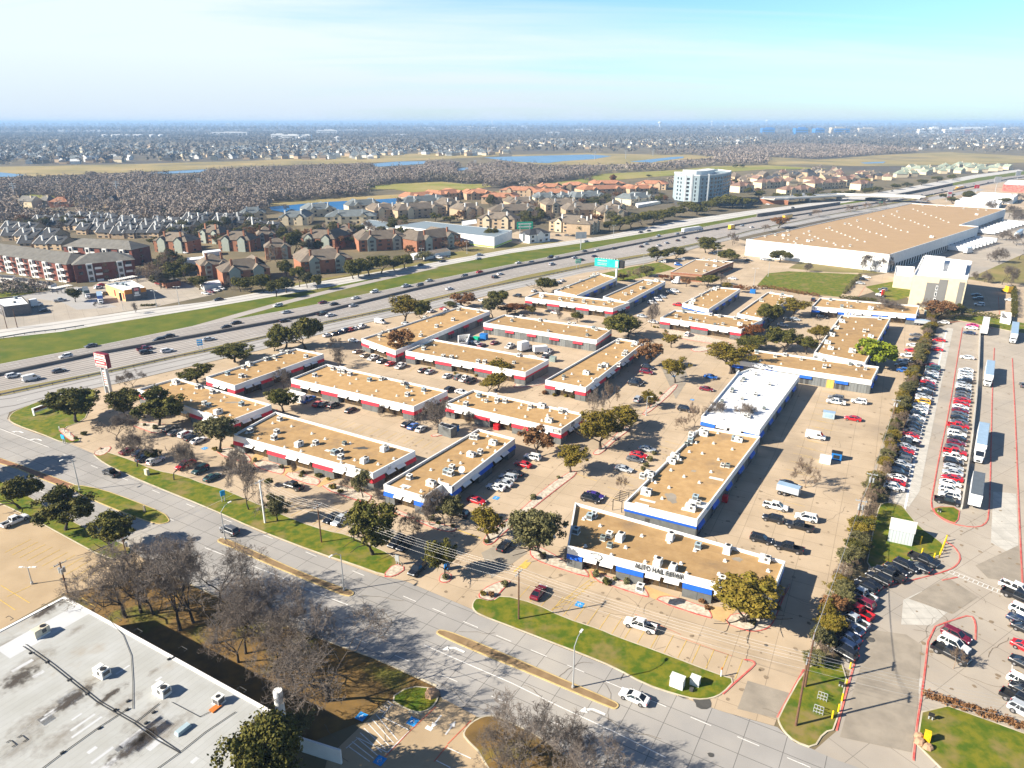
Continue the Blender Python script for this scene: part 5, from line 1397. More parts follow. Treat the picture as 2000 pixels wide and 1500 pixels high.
def bare_tree(name, seed, H0=10.0, levels=5, spread=1.1, twig='twig', trunk=0.2, r0=0.24, up=.5, extra=0, nsplit=(3, 5)):
    rng = np.random.default_rng(seed)
    segs = branch_tree(rng, H0, spread, levels, H0 * trunk, r0, nsplit=nsplit, up=up)
    big = [s for s in segs if s[4] <= 2]; small = [s for s in segs if s[4] > 2]
    V, Fa = tubes(big, 6); tm = npmesh('trunk', V, Fa, MATS['bark' if twig == 'twig' else 'twig_brown'], 4)
    small = [(a, b, max(ra, .03), max(rb, .02), l) for a, b, ra, rb, l in small]
    if extra:
        add = []
        for a, b, ra, rb, l in small:
            if l >= levels - 1:
                for _ in range(extra):
                    d = (b - a) + rng.normal(size=3) * np.linalg.norm(b - a) * .9; d[2] += .1
                    add.append((a * .5 + b * .5, a * .5 + b * .5 + d * rng.uniform(.5, 1.2), .024, .016, l))
        small += add
    V, Fa = tubes(small, 3); cm = npmesh('crown', V, Fa, MATS[twig], 4)
    global NSEG; NSEG = NSEG + len(small)
    P = np.array([s[1] for s in segs])
    W0 = 2 * np.percentile(np.linalg.norm(P[:, :2], axis=1), 96)
    return (name, tm, cm, float(np.percentile(P[:, 2], 99.5)), float(W0))
NSEG = 0
TV = {
 'E': [leafy_tree('live_oak_tree', 11 + i, 'leaf_oak', clumps=170, per=66, size=.17) for i in range(4)],
 'D': [leafy_tree('live_oak_tree', 31 + i, 'leaf_grey', clumps=180, per=70, size=.15) for i in range(3)],
 'G': [leafy_tree('live_oak_tree', 41 + i, 'leaf_olive', clumps=140, per=66, size=.16) for i in range(3)],
 'M': [leafy_tree('magnolia_tree', 51, 'leaf_magnolia', clumps=96, per=50, size=.30, base=.12)],
 'R': [leafy_tree('brown_leaf_tree', 61 + i, 'leaf_russet', clumps=80, per=50, size=.20) for i in range(2)],
 'U': [leafy_tree('brown_leaf_tree', 66 + i, 'leaf_rust', clumps=84, per=50, size=.20) for i in range(2)],
 'F': [leafy_tree('live_oak_tree', 81 + i, 'leaf_oak', 15.0, 15.0, clumps=420, per=56, size=.22) for i in range(1)],
 'J': [leafy_tree('conifer_tree', 71, 'leaf_juniper', W0=6, clumps=80, per=44, size=.24, base=.05, shape='cone')],
 'B': [bare_tree('bare_tree', 101 + i, 9.5, 6, 1.15, extra=2) for i in range(4)],
 'N': [bare_tree('bare_tree', 121 + i, 9.0, 5, 1.1, 'twig_brown', extra=4) for i in range(2)],
 'X': [bare_tree('bare_oak_tree', 141 + i, 14.0, 6, 1.05, extra=1, trunk=.24, r0=.42, up=.42, nsplit=(3, 4)) for i in range(4)],
}
print('twig segments', NSEG)
TDESC = {'E': ('tree', 'dark green live oak tree'), 'D': ('tree', 'grey-green evergreen tree'), 'G': ('tree', 'yellow-olive oak tree'), 'M': ('tree', 'bright green magnolia tree'), 'R': ('tree', 'brown-leaved tree'),
         'U': ('tree', 'rust-red leaved tree'), 'J': ('tree', 'dark pointed conifer tree'), 'B': ('tree', 'bare grey winter tree'), 'N': ('tree', 'bare brownish winter tree'), 'F': ('tree', 'large dark green live oak'), 'X': ('tree', 'large bare oak with twisting limbs')}
TPROTO = {}
def place_tree(kind, p, h, w, group, parts=True, rz=None, label=None, where=None, zb=0.05):
    v = R.randrange(len(TV[kind])); name, tm, cm, H0, W0 = TV[kind][v]
    r = root(name, (p.x, p.y, zb), R.uniform(0, 6.28) if rz is None else rz)
    for nm, me in (('trunk', tm), ('crown', cm)):
        o = bpy.data.objects.new(nm, me); C.objects.link(o); o.parent = r
    sx = w / W0 * (1 + R.uniform(-.04, .04)); r.scale = (sx, w / W0, h / H0)
    c, d = TDESC[kind]
    tag(r, c, label or d, group, auto=label is None)
    if where: r['where'] = where
    return r
def trees(s, group, wk=1.0):
    """tokens: base x, base y, top row, crown width in survey pixels, kind"""
    for q in s.split():
        x, y, ty, w, k = q.split(',')
        x, y, ty, w = float(x), float(y), float(ty), float(w)
        h = max(1.5, tall(x, y, ty + (y - ty) * 0.04))
        place_tree(k, G(x, y), h, w * mpp(x, y - (y - ty) * .4) * wk, group)
trees("150,825,758,91,E 248,815,762,62,E 311,832,762,88,E 228,860,808,80,B 268,912,844,100,B 300,900,876,30,E 340,938,872,84,B 260,758,724,54,B 385,748,712,62,E 40,994,932,78,E 129,1036,960,100,E 222,1080,1010,84,E "
      "430,880,814,72,D 486,996,880,76,B 470,925,878,56,B 524,950,934,20,E 542,1018,965,42,D 554,804,758,62,E 555,757,718,46,B 488,768,740,38,B 752,812,790,26,B 709,972,920,36,D 678,962,930,36,B 739,980,952,26,B 572,928,900,22,B "
      "598,682,616,62,E 558,680,634,58,E 536,686,664,36,E 460,708,673,76,E 666,714,678,54,B 654,680,658,26,N 782,697,644,52,R 790,632,578,62,G 822,632,588,42,E 908,602,572,50,R 878,600,590,26,E 974,602,568,42,E 962,620,580,34,D 1008,614,594,48,U 990,616,598,30,R 1039,616,597,18,G "
      "1062,572,540,50,E 1128,630,608,24,E 1092,624,602,24,B 1189,643,620,24,G 1225,662,615,74,E 1272,638,588,34,B 1282,511,483,42,E 1319,506,483,36,E 1378,494,462,32,E 1390,496,472,42,E 1426,511,488,44,E 1523,513,490,40,E 1431,479,452,28,B 1576,532,512,24,B "
      "1382,561,536,42,E 1408,556,534,26,B 1500,640,594,46,E 1548,620,584,54,G 1470,662,632,46,U 1458,682,654,58,E 1426,730,672,82,G 1530,688,642,64,E 1575,692,655,40,E 1596,670,632,42,G 1311,679,650,34,G 1264,716,662,50,R 1318,748,700,50,G "
      "1732,618,582,70,B 1701,532,497,38,B 1730,532,495,40,B 1851,604,574,26,J 1812,612,584,40,B 1830,622,588,56,R 1862,622,594,40,E 1951,515,484,42,B 1922,552,528,26,B 1957,556,516,46,B 1990,507,468,54,B 1905,545,530,20,B "
      "1215,842,796,62,G 1269,797,763,32,G 1356,834,786,38,N 1337,842,816,36,N 1405,836,790,60,B 1450,840,794,66,B 1572,952,898,56,N 1214,968,932,32,N 980,738,700,42,G 954,766,736,34,G 970,764,728,38,G 855,846,776,78,B 918,828,800,42,B "
      "1050,893,838,66,R 1114,923,870,56,G 1172,878,806,78,G 1160,816,762,56,B 1190,797,745,34,N 869,1028,960,86,B 808,1050,998,62,B 955,1056,992,60,G 868,1128,1058,62,E 1060,1092,996,106,D 1449,1214,1126,126,G 728,1084,988,98,E "
      "880,1022,968,50,D 1862,1306,1270,42,N 1095,585,570,20,B 1158,606,590,20,B 1240,550,524,30,N 1262,540,520,30,D 1300,548,536,24,U 1215,548,534,22,R 1340,560,545,20,R 1420,565,552,22,G 1442,572,556,20,U", 'trees of the business park')
trees("1708,718,666,64,M", 'trees of the business park')
ALL[-1][2] = False
GROVE = 'bare oaks of the roadside grove'
trees("246,1206,1068,190,X 276,1197,1052,160,X 352,1232,1072,180,X 378,1217,1085,160,X 330,1152,1042,150,X 478,1214,1100,170,X 466,1294,1172,124,X 480,1277,1150,130,X 541,1324,1195,140,X 574,1337,1202,150,X 589,1324,1187,140,X 640,1368,1198,232,X 420,1257,1122,150,X 520,1262,1130,150,X 300,1200,1090,130,X 430,1180,1080,140,X 590,1280,1160,140,X "
      "1010,1534,1376,180,X 1042,1474,1388,190,X 1082,1524,1402,160,X 985,1514,1424,120,X 1130,1545,1420,170,X 1190,1590,1470,160,X", GROVE)
trees("528,1580,1412,136,F 585,1440,1396,60,D -70,930,840,100,E", 'trees beside the pale warehouse')
# small shrubs in the planters
def shrub_mesh(leaf, seed):
    rng = np.random.default_rng(seed)
    d = rng.normal(size=(12, 3)); d /= np.linalg.norm(d, axis=1)[:, None]
    V, Fa = leaf_cloud(rng, d * .3 + np.array([0, 0, .45]), np.full(12, .34), 34, .12)
    return npmesh('shrub', V, Fa, MATS[leaf], 4)
SH = [shrub_mesh('leaf_oak', 5), shrub_mesh('leaf_grey', 6), shrub_mesh('leaf_olive', 7), shrub_mesh('leaf_russet', 8)]
SHN = ['dark green', 'grey-green', 'yellow-green', 'brown']
def shrub(px, py, i, s, group='low shrubs of the planters', sz=None):
    o = bpy.data.objects.new('low_shrub', SH[i]); C.objects.link(o); c = G(px, py)
    o.location = (c.x, c.y, .12); o.scale = (s, s, s * (sz or .85)); o.rotation_euler = (0, 0, R.uniform(0, 6))
    tag(o, 'shrub', f'{SHN[i]} low shrub', group)
for q in ("1060,1090,1 1165,1126,1 1185,1140,0 1200,1134,1 1225,1140,1 1258,1138,3 1370,1178,3 1381,1190,3 1360,1165,0 1486,1206,1 1470,1220,1 1520,1190,1 843,1016,0 856,1024,0 884,1030,1 870,1130,1 950,1060,0 1000,1010,1 1040,975,1 1090,935,1 952,1040,1 650,955,2 665,962,2 588,932,2 622,932,0 641,938,2 592,926,0 550,915,1 "
          "430,884,0 420,880,2 456,874,0 500,902,1 838,723,2 856,717,2 872,718,2 891,732,2 930,735,2 1083,774,2 1104,775,2 1118,778,0 1064,770,3 1240,822,1 1270,790,1 1276,782,1 1290,770,1 945,1162,2 960,1165,3 985,1145,1 1270,1005,0 1262,912,1 1256,918,1 1268,900,1 1278,888,1 282,832,1 305,838,1 165,850,0 148,858,0 1285,641,2 1278,640,2 1300,648,1 1340,655,1 1190,1140,0").split():
    x, y, i = q.split(','); shrub(float(x), float(y), int(i), R.uniform(.9, 1.7))
# overgrown hedge on the fence between the park and the car lot
HEDGE = pts("1592,1302 1612,1250 1632,1190 1652,1130 1678,1058 1698,1000 1714,940 1734,880 1754,815 1776,750 1794,700 1810,655 1824,618")
hl = plen(HEDGE); s = 0
while s < hl:
    c, d = along(HEDGE, s); n = Vector((-d.y, d.x, 0)); c = c + n * R.uniform(-.8, .8)
    u = R.random()
    k = 'N' if u < .38 else ('G' if u < .58 else ('D' if u < .84 else ('R' if u < .90 else 'E')))
    o = place_tree(k, c, R.uniform(2.2, 4.8), R.uniform(2.6, 5.2), 'overgrown shrubs of the fence hedge')
    o.name = 'fence_shrub'; o['category'] = 'shrub'
    w = {'N': 'bare brown', 'G': 'yellow-green', 'D': 'grey-green', 'R': 'russet', 'E': 'dark green'}[k]
    ALL[-1][1] = o['label'] = f'{w} overgrown shrub in the fence hedge'; o['hedge'] = 1
    s += R.uniform(1.6, 2.7)
# clipped hedges
def clipped(label, s, w, h, m='leaf_oak'):
    p = pts(s); rng = np.random.default_rng(len(s)); cs = []
    T = plen(p); t = 0
    while t < T:
        c, d = along(p, t); n = Vector((-d.y, d.x, 0))
        for _ in range(3):
            q = c + n * rng.uniform(-w / 2, w / 2); cs.append((q.x, q.y, rng.uniform(.3, h - .35)))
        t += .55
    cs = np.array(cs); o0 = cs.mean(0) * np.array([1, 1, 0])
    V, Fa = leaf_cloud(rng, cs - o0, np.full(len(cs), .5), 26, .15)
    o = bpy.data.objects.new('hedge', npmesh('hedge', V, Fa, MATS[m], 4)); C.objects.link(o); o.location = o0
    tag(o, 'hedge', label, auto=False)
clipped('long clipped hedge between the hotel lot and the car lot', "1868,606 1905,616 1955,624", 2.4, 2.6)
clipped('tall narrow hedge at the right edge of the hotel lot', "1978,566 1980,590 1980,622", 2.4, 3.0)
clipped('brown bare hedge along the lower edge of the right-hand lot', "1806,1358 1860,1376 1930,1398 2005,1424", 1.4, 1.1, 'leaf_russet')
clipped('dark hedge at the left edge of the hotel lot', "1648,575 1664,556 1680,540", 2.0, 2.2, 'leaf_grey')
clipped('scrubby hedge between the grass field and the flex buildings', "1452,566 1500,564 1560,574 1600,580", 2.6, 2.4, 'leaf_russet')
clipped('dark hedge behind building 17', "1640,583 1680,586 1712,590", 1.8, 2.0)
clipped('low clipped hedge by the restaurant sign', "276,598 292,598 306,596", 1.6, 1.2)
# ================================================================== ACROSS THE FREEWAY
ORD = ['first', 'second', 'third', 'fourth', 'fifth', 'sixth', 'seventh', 'eighth', 'ninth', 'tenth', 'eleventh', 'twelfth', 'thirteenth', 'fourteenth', 'fifteenth', 'sixteenth', 'seventeenth', 'eighteenth', 'nineteenth', 'twentieth']
for nm, c in (('roof_shingle', (0.185, 0.150, 0.115)), ('roof_grey', (0.185, 0.175, 0.155)), ('roof_slate', (0.155, 0.175, 0.18)), ('roof_dark', (0.055, 0.058, 0.065)), ('roof_tile', (0.44, 0.205, 0.115)), ('roof_rust', (0.22, 0.135, 0.10)), ('roof_green', (0.27, 0.31, 0.24))):
    mat(nm, c, 0.9, var=0.3, scale=0.35, objvar=0.15, detail=8)
mat('wall_brick', (0.34, 0.15, 0.085), 0.9, var=0.25, scale=0.7, objvar=.1)
mat('wall_redbrick', (0.21, 0.072, 0.052), 0.9, var=0.25, scale=0.7)
mat('wall_cream', (0.62, 0.52, 0.36), 0.9, var=0.12, scale=0.5, objvar=.1)
mat('wall_sage', (0.33, 0.36, 0.31), 0.9, var=0.12, scale=0.5)
mat('wall_tan', (0.46, 0.34, 0.22), 0.9, var=0.15, scale=0.5, objvar=.1)
mat('trim_white', (0.74, 0.72, 0.68), 0.8)
mat('window_dark', (0.03, 0.035, 0.042), 0.15, spec=0.6)
mat('stone_white', (0.70, 0.69, 0.66), 0.85, var=0.1, scale=.4)
STY = {'b': ('roof_shingle', 'wall_brick', 'brick apartment block with grey-brown roof', 'wall_sage'), 'g': ('roof_slate', 'wall_cream', 'apartment block with blue-grey roof and cream walls', 'wall_cream'),
       't': ('roof_tile', 'wall_tan', 'apartment block with terracotta tile roof', 'wall_tan'), 'c': ('roof_shingle', 'wall_tan', 'tan apartment block with brown roof', 'wall_cream'),
       'R': ('roof_grey', 'wall_redbrick', 'red brick apartment block with long grey roof', 'stone_white'), 'r': ('roof_rust', 'wall_cream', 'cream house block with rust-brown roof', 'wall_cream'), 'k': ('roof_dark', 'wall_tan', 'dark roofed townhouse with white gable edge', 'trim_white'),
       'n': ('roof_green', 'wall_cream', 'house block with pale green roof', 'wall_cream')}
AG = 'apartment buildings across the freeway'
def apartment(x1, y1, x2, y2, depth, hw, hr, sty, floors=3, gables=2, chim=2, label=None, group=AG, windows=True, hip=True):
    a, b = G(x1, y1), G(x2, y2); d = b - a; L = d.length; d.normalize()
    n = Vector((-d.y, d.x, 0))
    roofm, wallm, desc, gm = STY[sty]
    c = a + d * (L / 2) + n * (depth / 2)
    r = root('townhouse' if sty == 'k' else 'apartment_building', (c.x, c.y, 0), ang(d))
    hx, hy = L / 2, depth / 2; ov = .6
    w = MB(); w.box((0, 0, hw / 2), (L, depth, hw))
    if not hip:
        for sx in (-1, 1): w.face([(sx * hx, -hy, hw), (sx * hx, hy, hw), (sx * hx, 0, hw + hr)][::sx])
    w.build('wall', MATS[wallm], r)
    f = MB(); X, Y = hx + ov, hy + ov; rx = max(hx - hy * (1 if hip else -ov / hy), .5) if hip else X
    z0, z1 = hw - .15, hw + hr
    f.face([(-X, -Y, z0), (X, -Y, z0), (rx, 0, z1), (-rx, 0, z1)]); f.face([(X, Y, z0), (-X, Y, z0), (-rx, 0, z1), (rx, 0, z1)])
    if hip: f.face([(X, -Y, z0), (X, Y, z0), (rx, 0, z1)]); f.face([(-X, Y, z0), (-X, -Y, z0), (-rx, 0, z1)])
    f.face([(-X, -Y, z0), (-X, Y, z0), (X, Y, z0), (X, -Y, z0)])
    ro = f.build('roof', MATS[roofm], r)
    if not hip:
        for sx in (-1,):
            t = MB(); x_ = sx * X
            t.loft([[(x_ - .2, y_, z_), (x_ + .2, y_, z_), (x_ + .2, y_, z_ + .35), (x_ - .2, y_, z_ + .35)] for y_, z_ in ((-Y, z0), (0, z1), (Y, z0))])
            t.build('gable_trim', MATS['trim_white'], ro)
    for i in range(chim):
        m = MB(); x = -hx + L * (i + .5) / chim + R.uniform(-1, 1); y = -hy * .55
        m.box((x, y, hw + hr * .7), (1.2, 1.0, hr * .9)); m.box((x, y, hw + hr * 1.15 + .1), (1.4, 1.2, .22))
        m.build('chimney', MATS[wallm if sty == 'b' else 'stone_white'], ro)
    for i in range(gables):
        m = MB(); x = -hx + L * (i + .5) / gables; wd = min(6.0, L / gables * .45)
        y0 = -hy - 1.2
        m.box((x, y0 + 1.3, hw / 2 + .1), (wd, 2.6, hw + .2))
        m.face([(x - wd / 2, y0, hw + .2), (x + wd / 2, y0, hw + .2), (x, y0, hw + wd * .42)])
        m.build('gable_bay', MATS[gm], r)
        g2 = MB()
        for sx in (-1, 1):
            q = [(x + sx * (wd / 2 + .4), y0 - .3, hw - .1), (x, y0 - .3, hw + wd * .42 + .25), (x, y0 + 6.0, hw + wd * .42 + .25), (x + sx * (wd / 2 + .4), y0 + 3.2, hw - .1)]
            g2.face(q if sx > 0 else q[::-1])
        g2.build('gable_roof', MATS[roofm], ro)
    if windows:
        cols = max(2, int(L / 6.0)); fh = hw / floors
        for k in range(floors):
            for i in range(cols):
                if R.random() < .15: continue
                m = MB(); x = -hx + L * (i + .5) / cols
                inb = any(abs(x - (-hx + L * (j + .5) / gables)) < min(6.0, L / gables * .45) / 2 for j in range(gables)) if gables else False
                y = -hy - (1.24 if inb else .05)
                m.box((x, y, fh * (k + .5)), (2.0 if (i + k) % 3 else 2.8, .1, fh * .52)); m.build('window', MATS['window_dark'], r)
        for k in range(floors):
            m = MB(); m.box((hx + .04, 0, fh * (k + .5)), (.1, 2.2, fh * .5)); m.build('window', MATS['window_dark'], r)
    if sty in 'bcgt' and L > 24:                       # rear cross wings with their own hipped roofs
        for sgn in (-1, 1):
            if R.random() < .25: continue
            m = MB(); x = sgn * hx * R.uniform(.35, .65); wl_ = R.uniform(8, 13); ww = R.uniform(11, 14)
            m.box((x, hy + wl_ / 2 - .5, hw / 2), (ww, wl_ + 1, hw)); m.build('wing', MATS[wallm], r)
            m = MB(); y0, y1, e = 0, hy + wl_ + ov, ww / 2 + ov
            m.face([(x - e, y0, z0 + .02), (x - e, y1, z0 + .02), (x, y1 - e * .9, z1 - .1), (x, y0, z1 - .1)][::-1]); m.face([(x + e, y0, z0 + .02), (x + e, y1, z0 + .02), (x, y1 - e * .9, z1 - .1), (x, y0, z1 - .1)]); m.face([(x - e, y1, z0 + .02), (x + e, y1, z0 + .02), (x, y1 - e * .9, z1 - .1)][::-1])
            m.build('wing_roof', MATS[roofm], ro)
    tag(r, 'house' if sty in 'kn' else 'apartment building', label or desc, group, auto=label is None)
    return r
def apts(s, sty, **k):
    for q in s.split(): x1, y1, x2, y2, dp = (float(v) for v in q.split(',')); apartment(x1, y1, x2, y2, dp, sty=sty, **k)
# the long red brick block with projecting white bays and balconies
for args, lb in (((-60, 520, 137, 552, 20), 'long red brick apartment block running off the left edge'), ((150, 553, 268, 541, 18), 'red brick apartment block behind the restaurant, shaded front'), ((130, 512, 262, 520, 16), 'red brick apartment block with grey roof, behind the front wings')):
    r = apartment(*args, 10.5, 4.2, 'R', gables=0, chim=0, label=lb)
    L = (G(args[0], args[1]) - G(args[2], args[3])).length
    n = max(2, int(L / 12))
    for i in range(n):
        x = -L / 2 + L * (i + .5) / n
        m = MB(); m.box((x, -args[4] / 2 - .7, 5.2), (3.2, 1.4, 10.4)); m.build('bay', MATS['stone_white'], r)
        for k in range(3):
            m = MB(); m.box((x, -args[4] / 2 - 1.42, 1.8 + 3.4 * k), (1.9, .1, 2.0)); m.build('window', MATS['window_dark'], r)
            m = MB(); m.box((x + 4.2, -args[4] / 2 - .8, .3 + 3.4 * k), (3.4, 1.6, .25)); m.box((x + 4.2, -args[4] / 2 - 1.55, .9 + 3.4 * k), (3.4, .08, 1.0)); m.build('balcony', MATS['trim_white'], r)
apts("438,560,530,550,17 396,546,452,540,15 590,538,690,528,18 428,490,490,492,15 303,492,368,495,15 390,474,432,477,13 588,486,655,489,15 702,492,800,486,17 815,493,900,480,17 520,508,570,505,13 655,474,690,474,12 505,480,540,478,13", 'b', hw=8.2, hr=5.0)
apts("636,439,735,437,20 598,425,658,421,18 682,416,750,412,18 790,409,880,402,18 1045,399,1092,398,16 1094,398,1120,396,16 1122,398,1188,394,18 1232,402,1280,396,16 545,440,600,440,16 470,432,520,430,14", 'g', hw=7.0, hr=4.8, floors=2)
apts("732,429,785,425,16 778,429,872,421,18 874,417,905,412,16 932,445,1005,448,18 960,430,1058,427,18 1072,451,1150,458,20 1152,459,1168,452,20 1066,417,1140,415,18 1105,428,1185,426,16 1172,433,1225,432,16 998,413,1050,411,16 905,428,945,424,16 1192,420,1222,418,14", 'c', hw=8.4, hr=4.8)
apts("940,398,1010,399,24 975,383,1052,385,24 912,391,965,389,20 1050,377,1100,377,22 1100,373,1146,373,20 1042,389,1115,389,24 1140,383,1228,379,24 1158,370,1222,369,22 1230,381,1285,379,22 1240,369,1300,371,22 800,399,860,393,20 862,393,910,387,20", 't', hw=7.5, hr=3.8, floors=2, chim=0)
apts("1534,385,1560,384,18 1563,384,1592,382,18 1590,371,1622,369,20 1624,369,1652,367,20 1487,369,1510,368,18 1512,368,1535,366,18 1444,377,1472,375,18 1586,363,1606,362,16 1653,363,1674,361,18 1425,372,1440,371,14 1680,372,1704,370,16", 'r', hw=8.5, hr=4.5, floors=2, chim=0, gables=1)
HG = 'houses beyond the freeway'
def kh(x, y, w, **k): apartment(x, y, x + w, y + R.uniform(-.5, 1.6), R.uniform(13, 16), R.uniform(3.8, 4.8), R.uniform(4.2, 5.2), 'k', floors=2, gables=0, chim=1, hip=False, group=HG, windows=True)
for y, x0, x1, w in ((436, 128, 210, 17), (441, 62, 250, 19), (449, 95, 330, 21), (457, 4, 70, 22), (458, 150, 300, 22), (466, 190, 300, 24), (470, 5, 95, 24), (487, 38, 115, 26), (437, 358, 480, 18), (446, 300, 500, 20), (454, 310, 370, 20), (464, 300, 350, 22), (455, 480, 530, 20)):
    x = x0
    while x < x1: kh(x, y + R.uniform(-1, 1), w * R.uniform(.8, 1.05)); x += w + R.choice([0, 0, 4])
def house_mesh(wallm, roofm, hip):
    b = MB(); b.box((0, 0, 2.4), (12, 10, 4.8))
    if hip:
        f = [(-6.5, -5.5, 4.7), (6.5, -5.5, 4.7), (6.5, 5.5, 4.7), (-6.5, 5.5, 4.7)]; t = [(-2, 0, 8.4), (2, 0, 8.4)]
        b.face([f[0], f[1], t[1], t[0]], 1); b.face([f[1], f[2], t[1]], 1); b.face([f[2], f[3], t[0], t[1]], 1); b.face([f[3], f[0], t[0]], 1)
    else:
        f = [(-6.5, -5.5, 4.7), (6.5, -5.5, 4.7), (6.5, 5.5, 4.7), (-6.5, 5.5, 4.7)]; t = [(-6.5, 0, 8.6), (6.5, 0, 8.6)]
        b.face([f[0], f[1], t[1], t[0]], 1); b.face([f[2], f[3], t[0], t[1]], 1); b.face([f[1], f[2], t[1]], 0); b.face([f[3], f[0], t[0]], 0)
    b.box((3, -1.5, 7.5), (1, 1, 3), 0, 0)
    return b.v, b.f, b.m, [MATS[wallm], MATS[roofm]]
HM = {}
for k, (w, f) in {'grey': ('wall_cream', 'roof_grey'), 'brown': ('wall_tan', 'roof_shingle'), 'slate': ('stone_white', 'roof_slate'), 'dark': ('wall_tan', 'roof_dark'), 'rust': ('wall_cream', 'roof_rust'), 'pale green': ('wall_cream', 'roof_green'), 'white': ('stone_white', 'stone_white'), 'red': ('wall_brick', 'roof_tile')}.items():
    HM[k] = []
    for hip in (True, False):
        v, f_, m_, mm = house_mesh(w, f, hip); me = bpy.data.meshes.new('house'); me.from_pydata(v, [], f_)
        for q in mm: me.materials.append(q)
        me.polygons.foreach_set('material_index', m_); me.update(); HM[k].append(me)
def house(px, py, k, s, where, p=None):
    p = p or G(px, py); o = bpy.data.objects.new('house', R.choice(HM[k])); C.objects.link(o)
    o.location = (p.x, p.y, 0); o.rotation_euler = (0, 0, R.choice([0, PI / 2]) + R.uniform(-.5, .5)); o.scale = (s * R.uniform(.9, 1.25), s, s * R.uniform(.9, 1.1))
    tag(o, 'house', f'small {k}-roofed house {where}', HG, auto=False); o['group'] = f'{k}-roofed houses {where}'
    return o
def inpoly(x, y, P):
    r = False; j = len(P) - 1
    for i in range(len(P)):
        if (P[i][1] > y) != (P[j][1] > y) and x < (P[j][0] - P[i][0]) * (y - P[i][1]) / (P[j][1] - P[i][1]) + P[i][0]: r = not r
        j = i
    return r
def px_of(p):
    zc = p.y * CP - (p.z - H) * SP
    return 1000 + F * p.x / zc, 750 - F * (p.y * SP + (p.z - H) * CP) / zc
def scatter(poly, spacing, jitter=.38, maxn=99999):
    """ground points on a jittered grid inside an outline given in survey pixels"""
    W_ = [G(*q) for q in poly]
    x0, x1 = min(p.x for p in W_), max(p.x for p in W_); y0, y1 = min(p.y for p in W_), max(p.y for p in W_)
    P = [(p.x, p.y) for p in W_]; out = []
    ny = int((y1 - y0) / spacing) + 1; nx = int((x1 - x0) / spacing) + 1
    for j in range(ny):
        for i in range(nx):
            x = x0 + (i + .5 + R.uniform(-jitter, jitter)) * spacing; y = y0 + (j + .5 + R.uniform(-jitter, jitter)) * spacing
            if inpoly(x, y, P): out.append(Vector((x, y, 0)))
    return out
# brown-roofed houses right of the office tower, green-roofed ones further right
for p in scatter(raw("1428,372 1432,352 1500,345 1640,338 1700,344 1735,352 1690,358 1640,360 1560,362 1500,366"), 32)[:90]:
    house(0, 0, R.choice(['brown', 'brown', 'grey', 'rust', 'rust', 'dark']), R.uniform(1.1, 1.35), 'right of the office tower', p)
for p in scatter(raw("1735,342 1790,332 1860,326 1960,328 1985,331 1940,337 1840,340 1780,347 1740,350"), 30)[:60]:
    house(0, 0, 'pale green', R.uniform(1.0, 1.4), 'beside the freeway bend', p)
for x, y, k in ((122, 404, 'red'), (178, 402, 'dark'), (226, 404, 'dark'), (96, 402, 'grey'), (34, 402, 'brown'), (62, 404, 'grey')): house(x, y, k, 1.3, 'among the bare woods')
# the far subdivision: the nearest houses singly, the rest as one mass of roofs
sub = []
for s in ("-40,322 -40,303 100,303 260,306 262,318 120,321", "310,316 330,298 460,292 720,296 800,300 720,312 600,312 480,312", "810,301 960,296 1000,300 980,303 870,306"):
    sub += scatter(raw(s), 30)
sub.sort(key=lambda p: p.y)
near = [p for p in sub if R.random() < .55]
rest = [p for p in near[75:]]
for p in near[:75]: house(0, 0, R.choice(['grey', 'slate', 'slate', 'dark', 'brown', 'white']), R.uniform(1.2, 1.6), 'in the far subdivision beyond the meadow', p)
for s, sp in (("-60,303 -60,288 240,284 420,288 420,292 330,298 260,304", 40), ("420,291 640,284 900,284 1000,288 980,295 720,296 460,292", 42), ("1160,292 1210,276 1400,268 1500,270 1440,282 1260,288", 55), ("1000,285 1000,276 1130,276 1200,283 1150,292", 48), ("1780,296 1830,268 2000,268 2060,292 1900,290", 60), ("1560,262 1800,262 2060,262 2060,268 1800,268 1560,268", 90)):
    q = scatter(raw(s), sp); rest += [p for p in q if R.random() < .6]
V, Fc, Mi, mats_ = [], [], [], [MATS['wall_cream'], MATS['roof_grey'], MATS['stone_white'], MATS['roof_slate'], MATS['roof_shingle'], MATS['wall_tan']]
hv, hf, hm, _ = house_mesh('wall_cream', 'roof_grey', True)
for p in rest:
    s = R.uniform(1.1, 1.7); t = R.uniform(0, PI); co, si = math.cos(t) * s, math.sin(t) * s; k = len(V); w, f = R.choice([(0, 1), (2, 3), (5, 4), (2, 3), (0, 3)])
    V += [(p.x + x * co - y * si, p.y + x * si + y * co, z * s) for x, y, z in hv]; Fc += [tuple(i + k for i in q) for q in hf]; Mi += [f if m else w for m in hm]
me = bpy.data.meshes.new('distant_rooftops'); me.from_pydata(V, [], Fc)
for m in mats_: me.materials.append(m)
me.polygons.foreach_set('material_index', Mi); me.update()
o = bpy.data.objects.new('distant_rooftops', me); C.objects.link(o); o['kind'] = 'stuff'

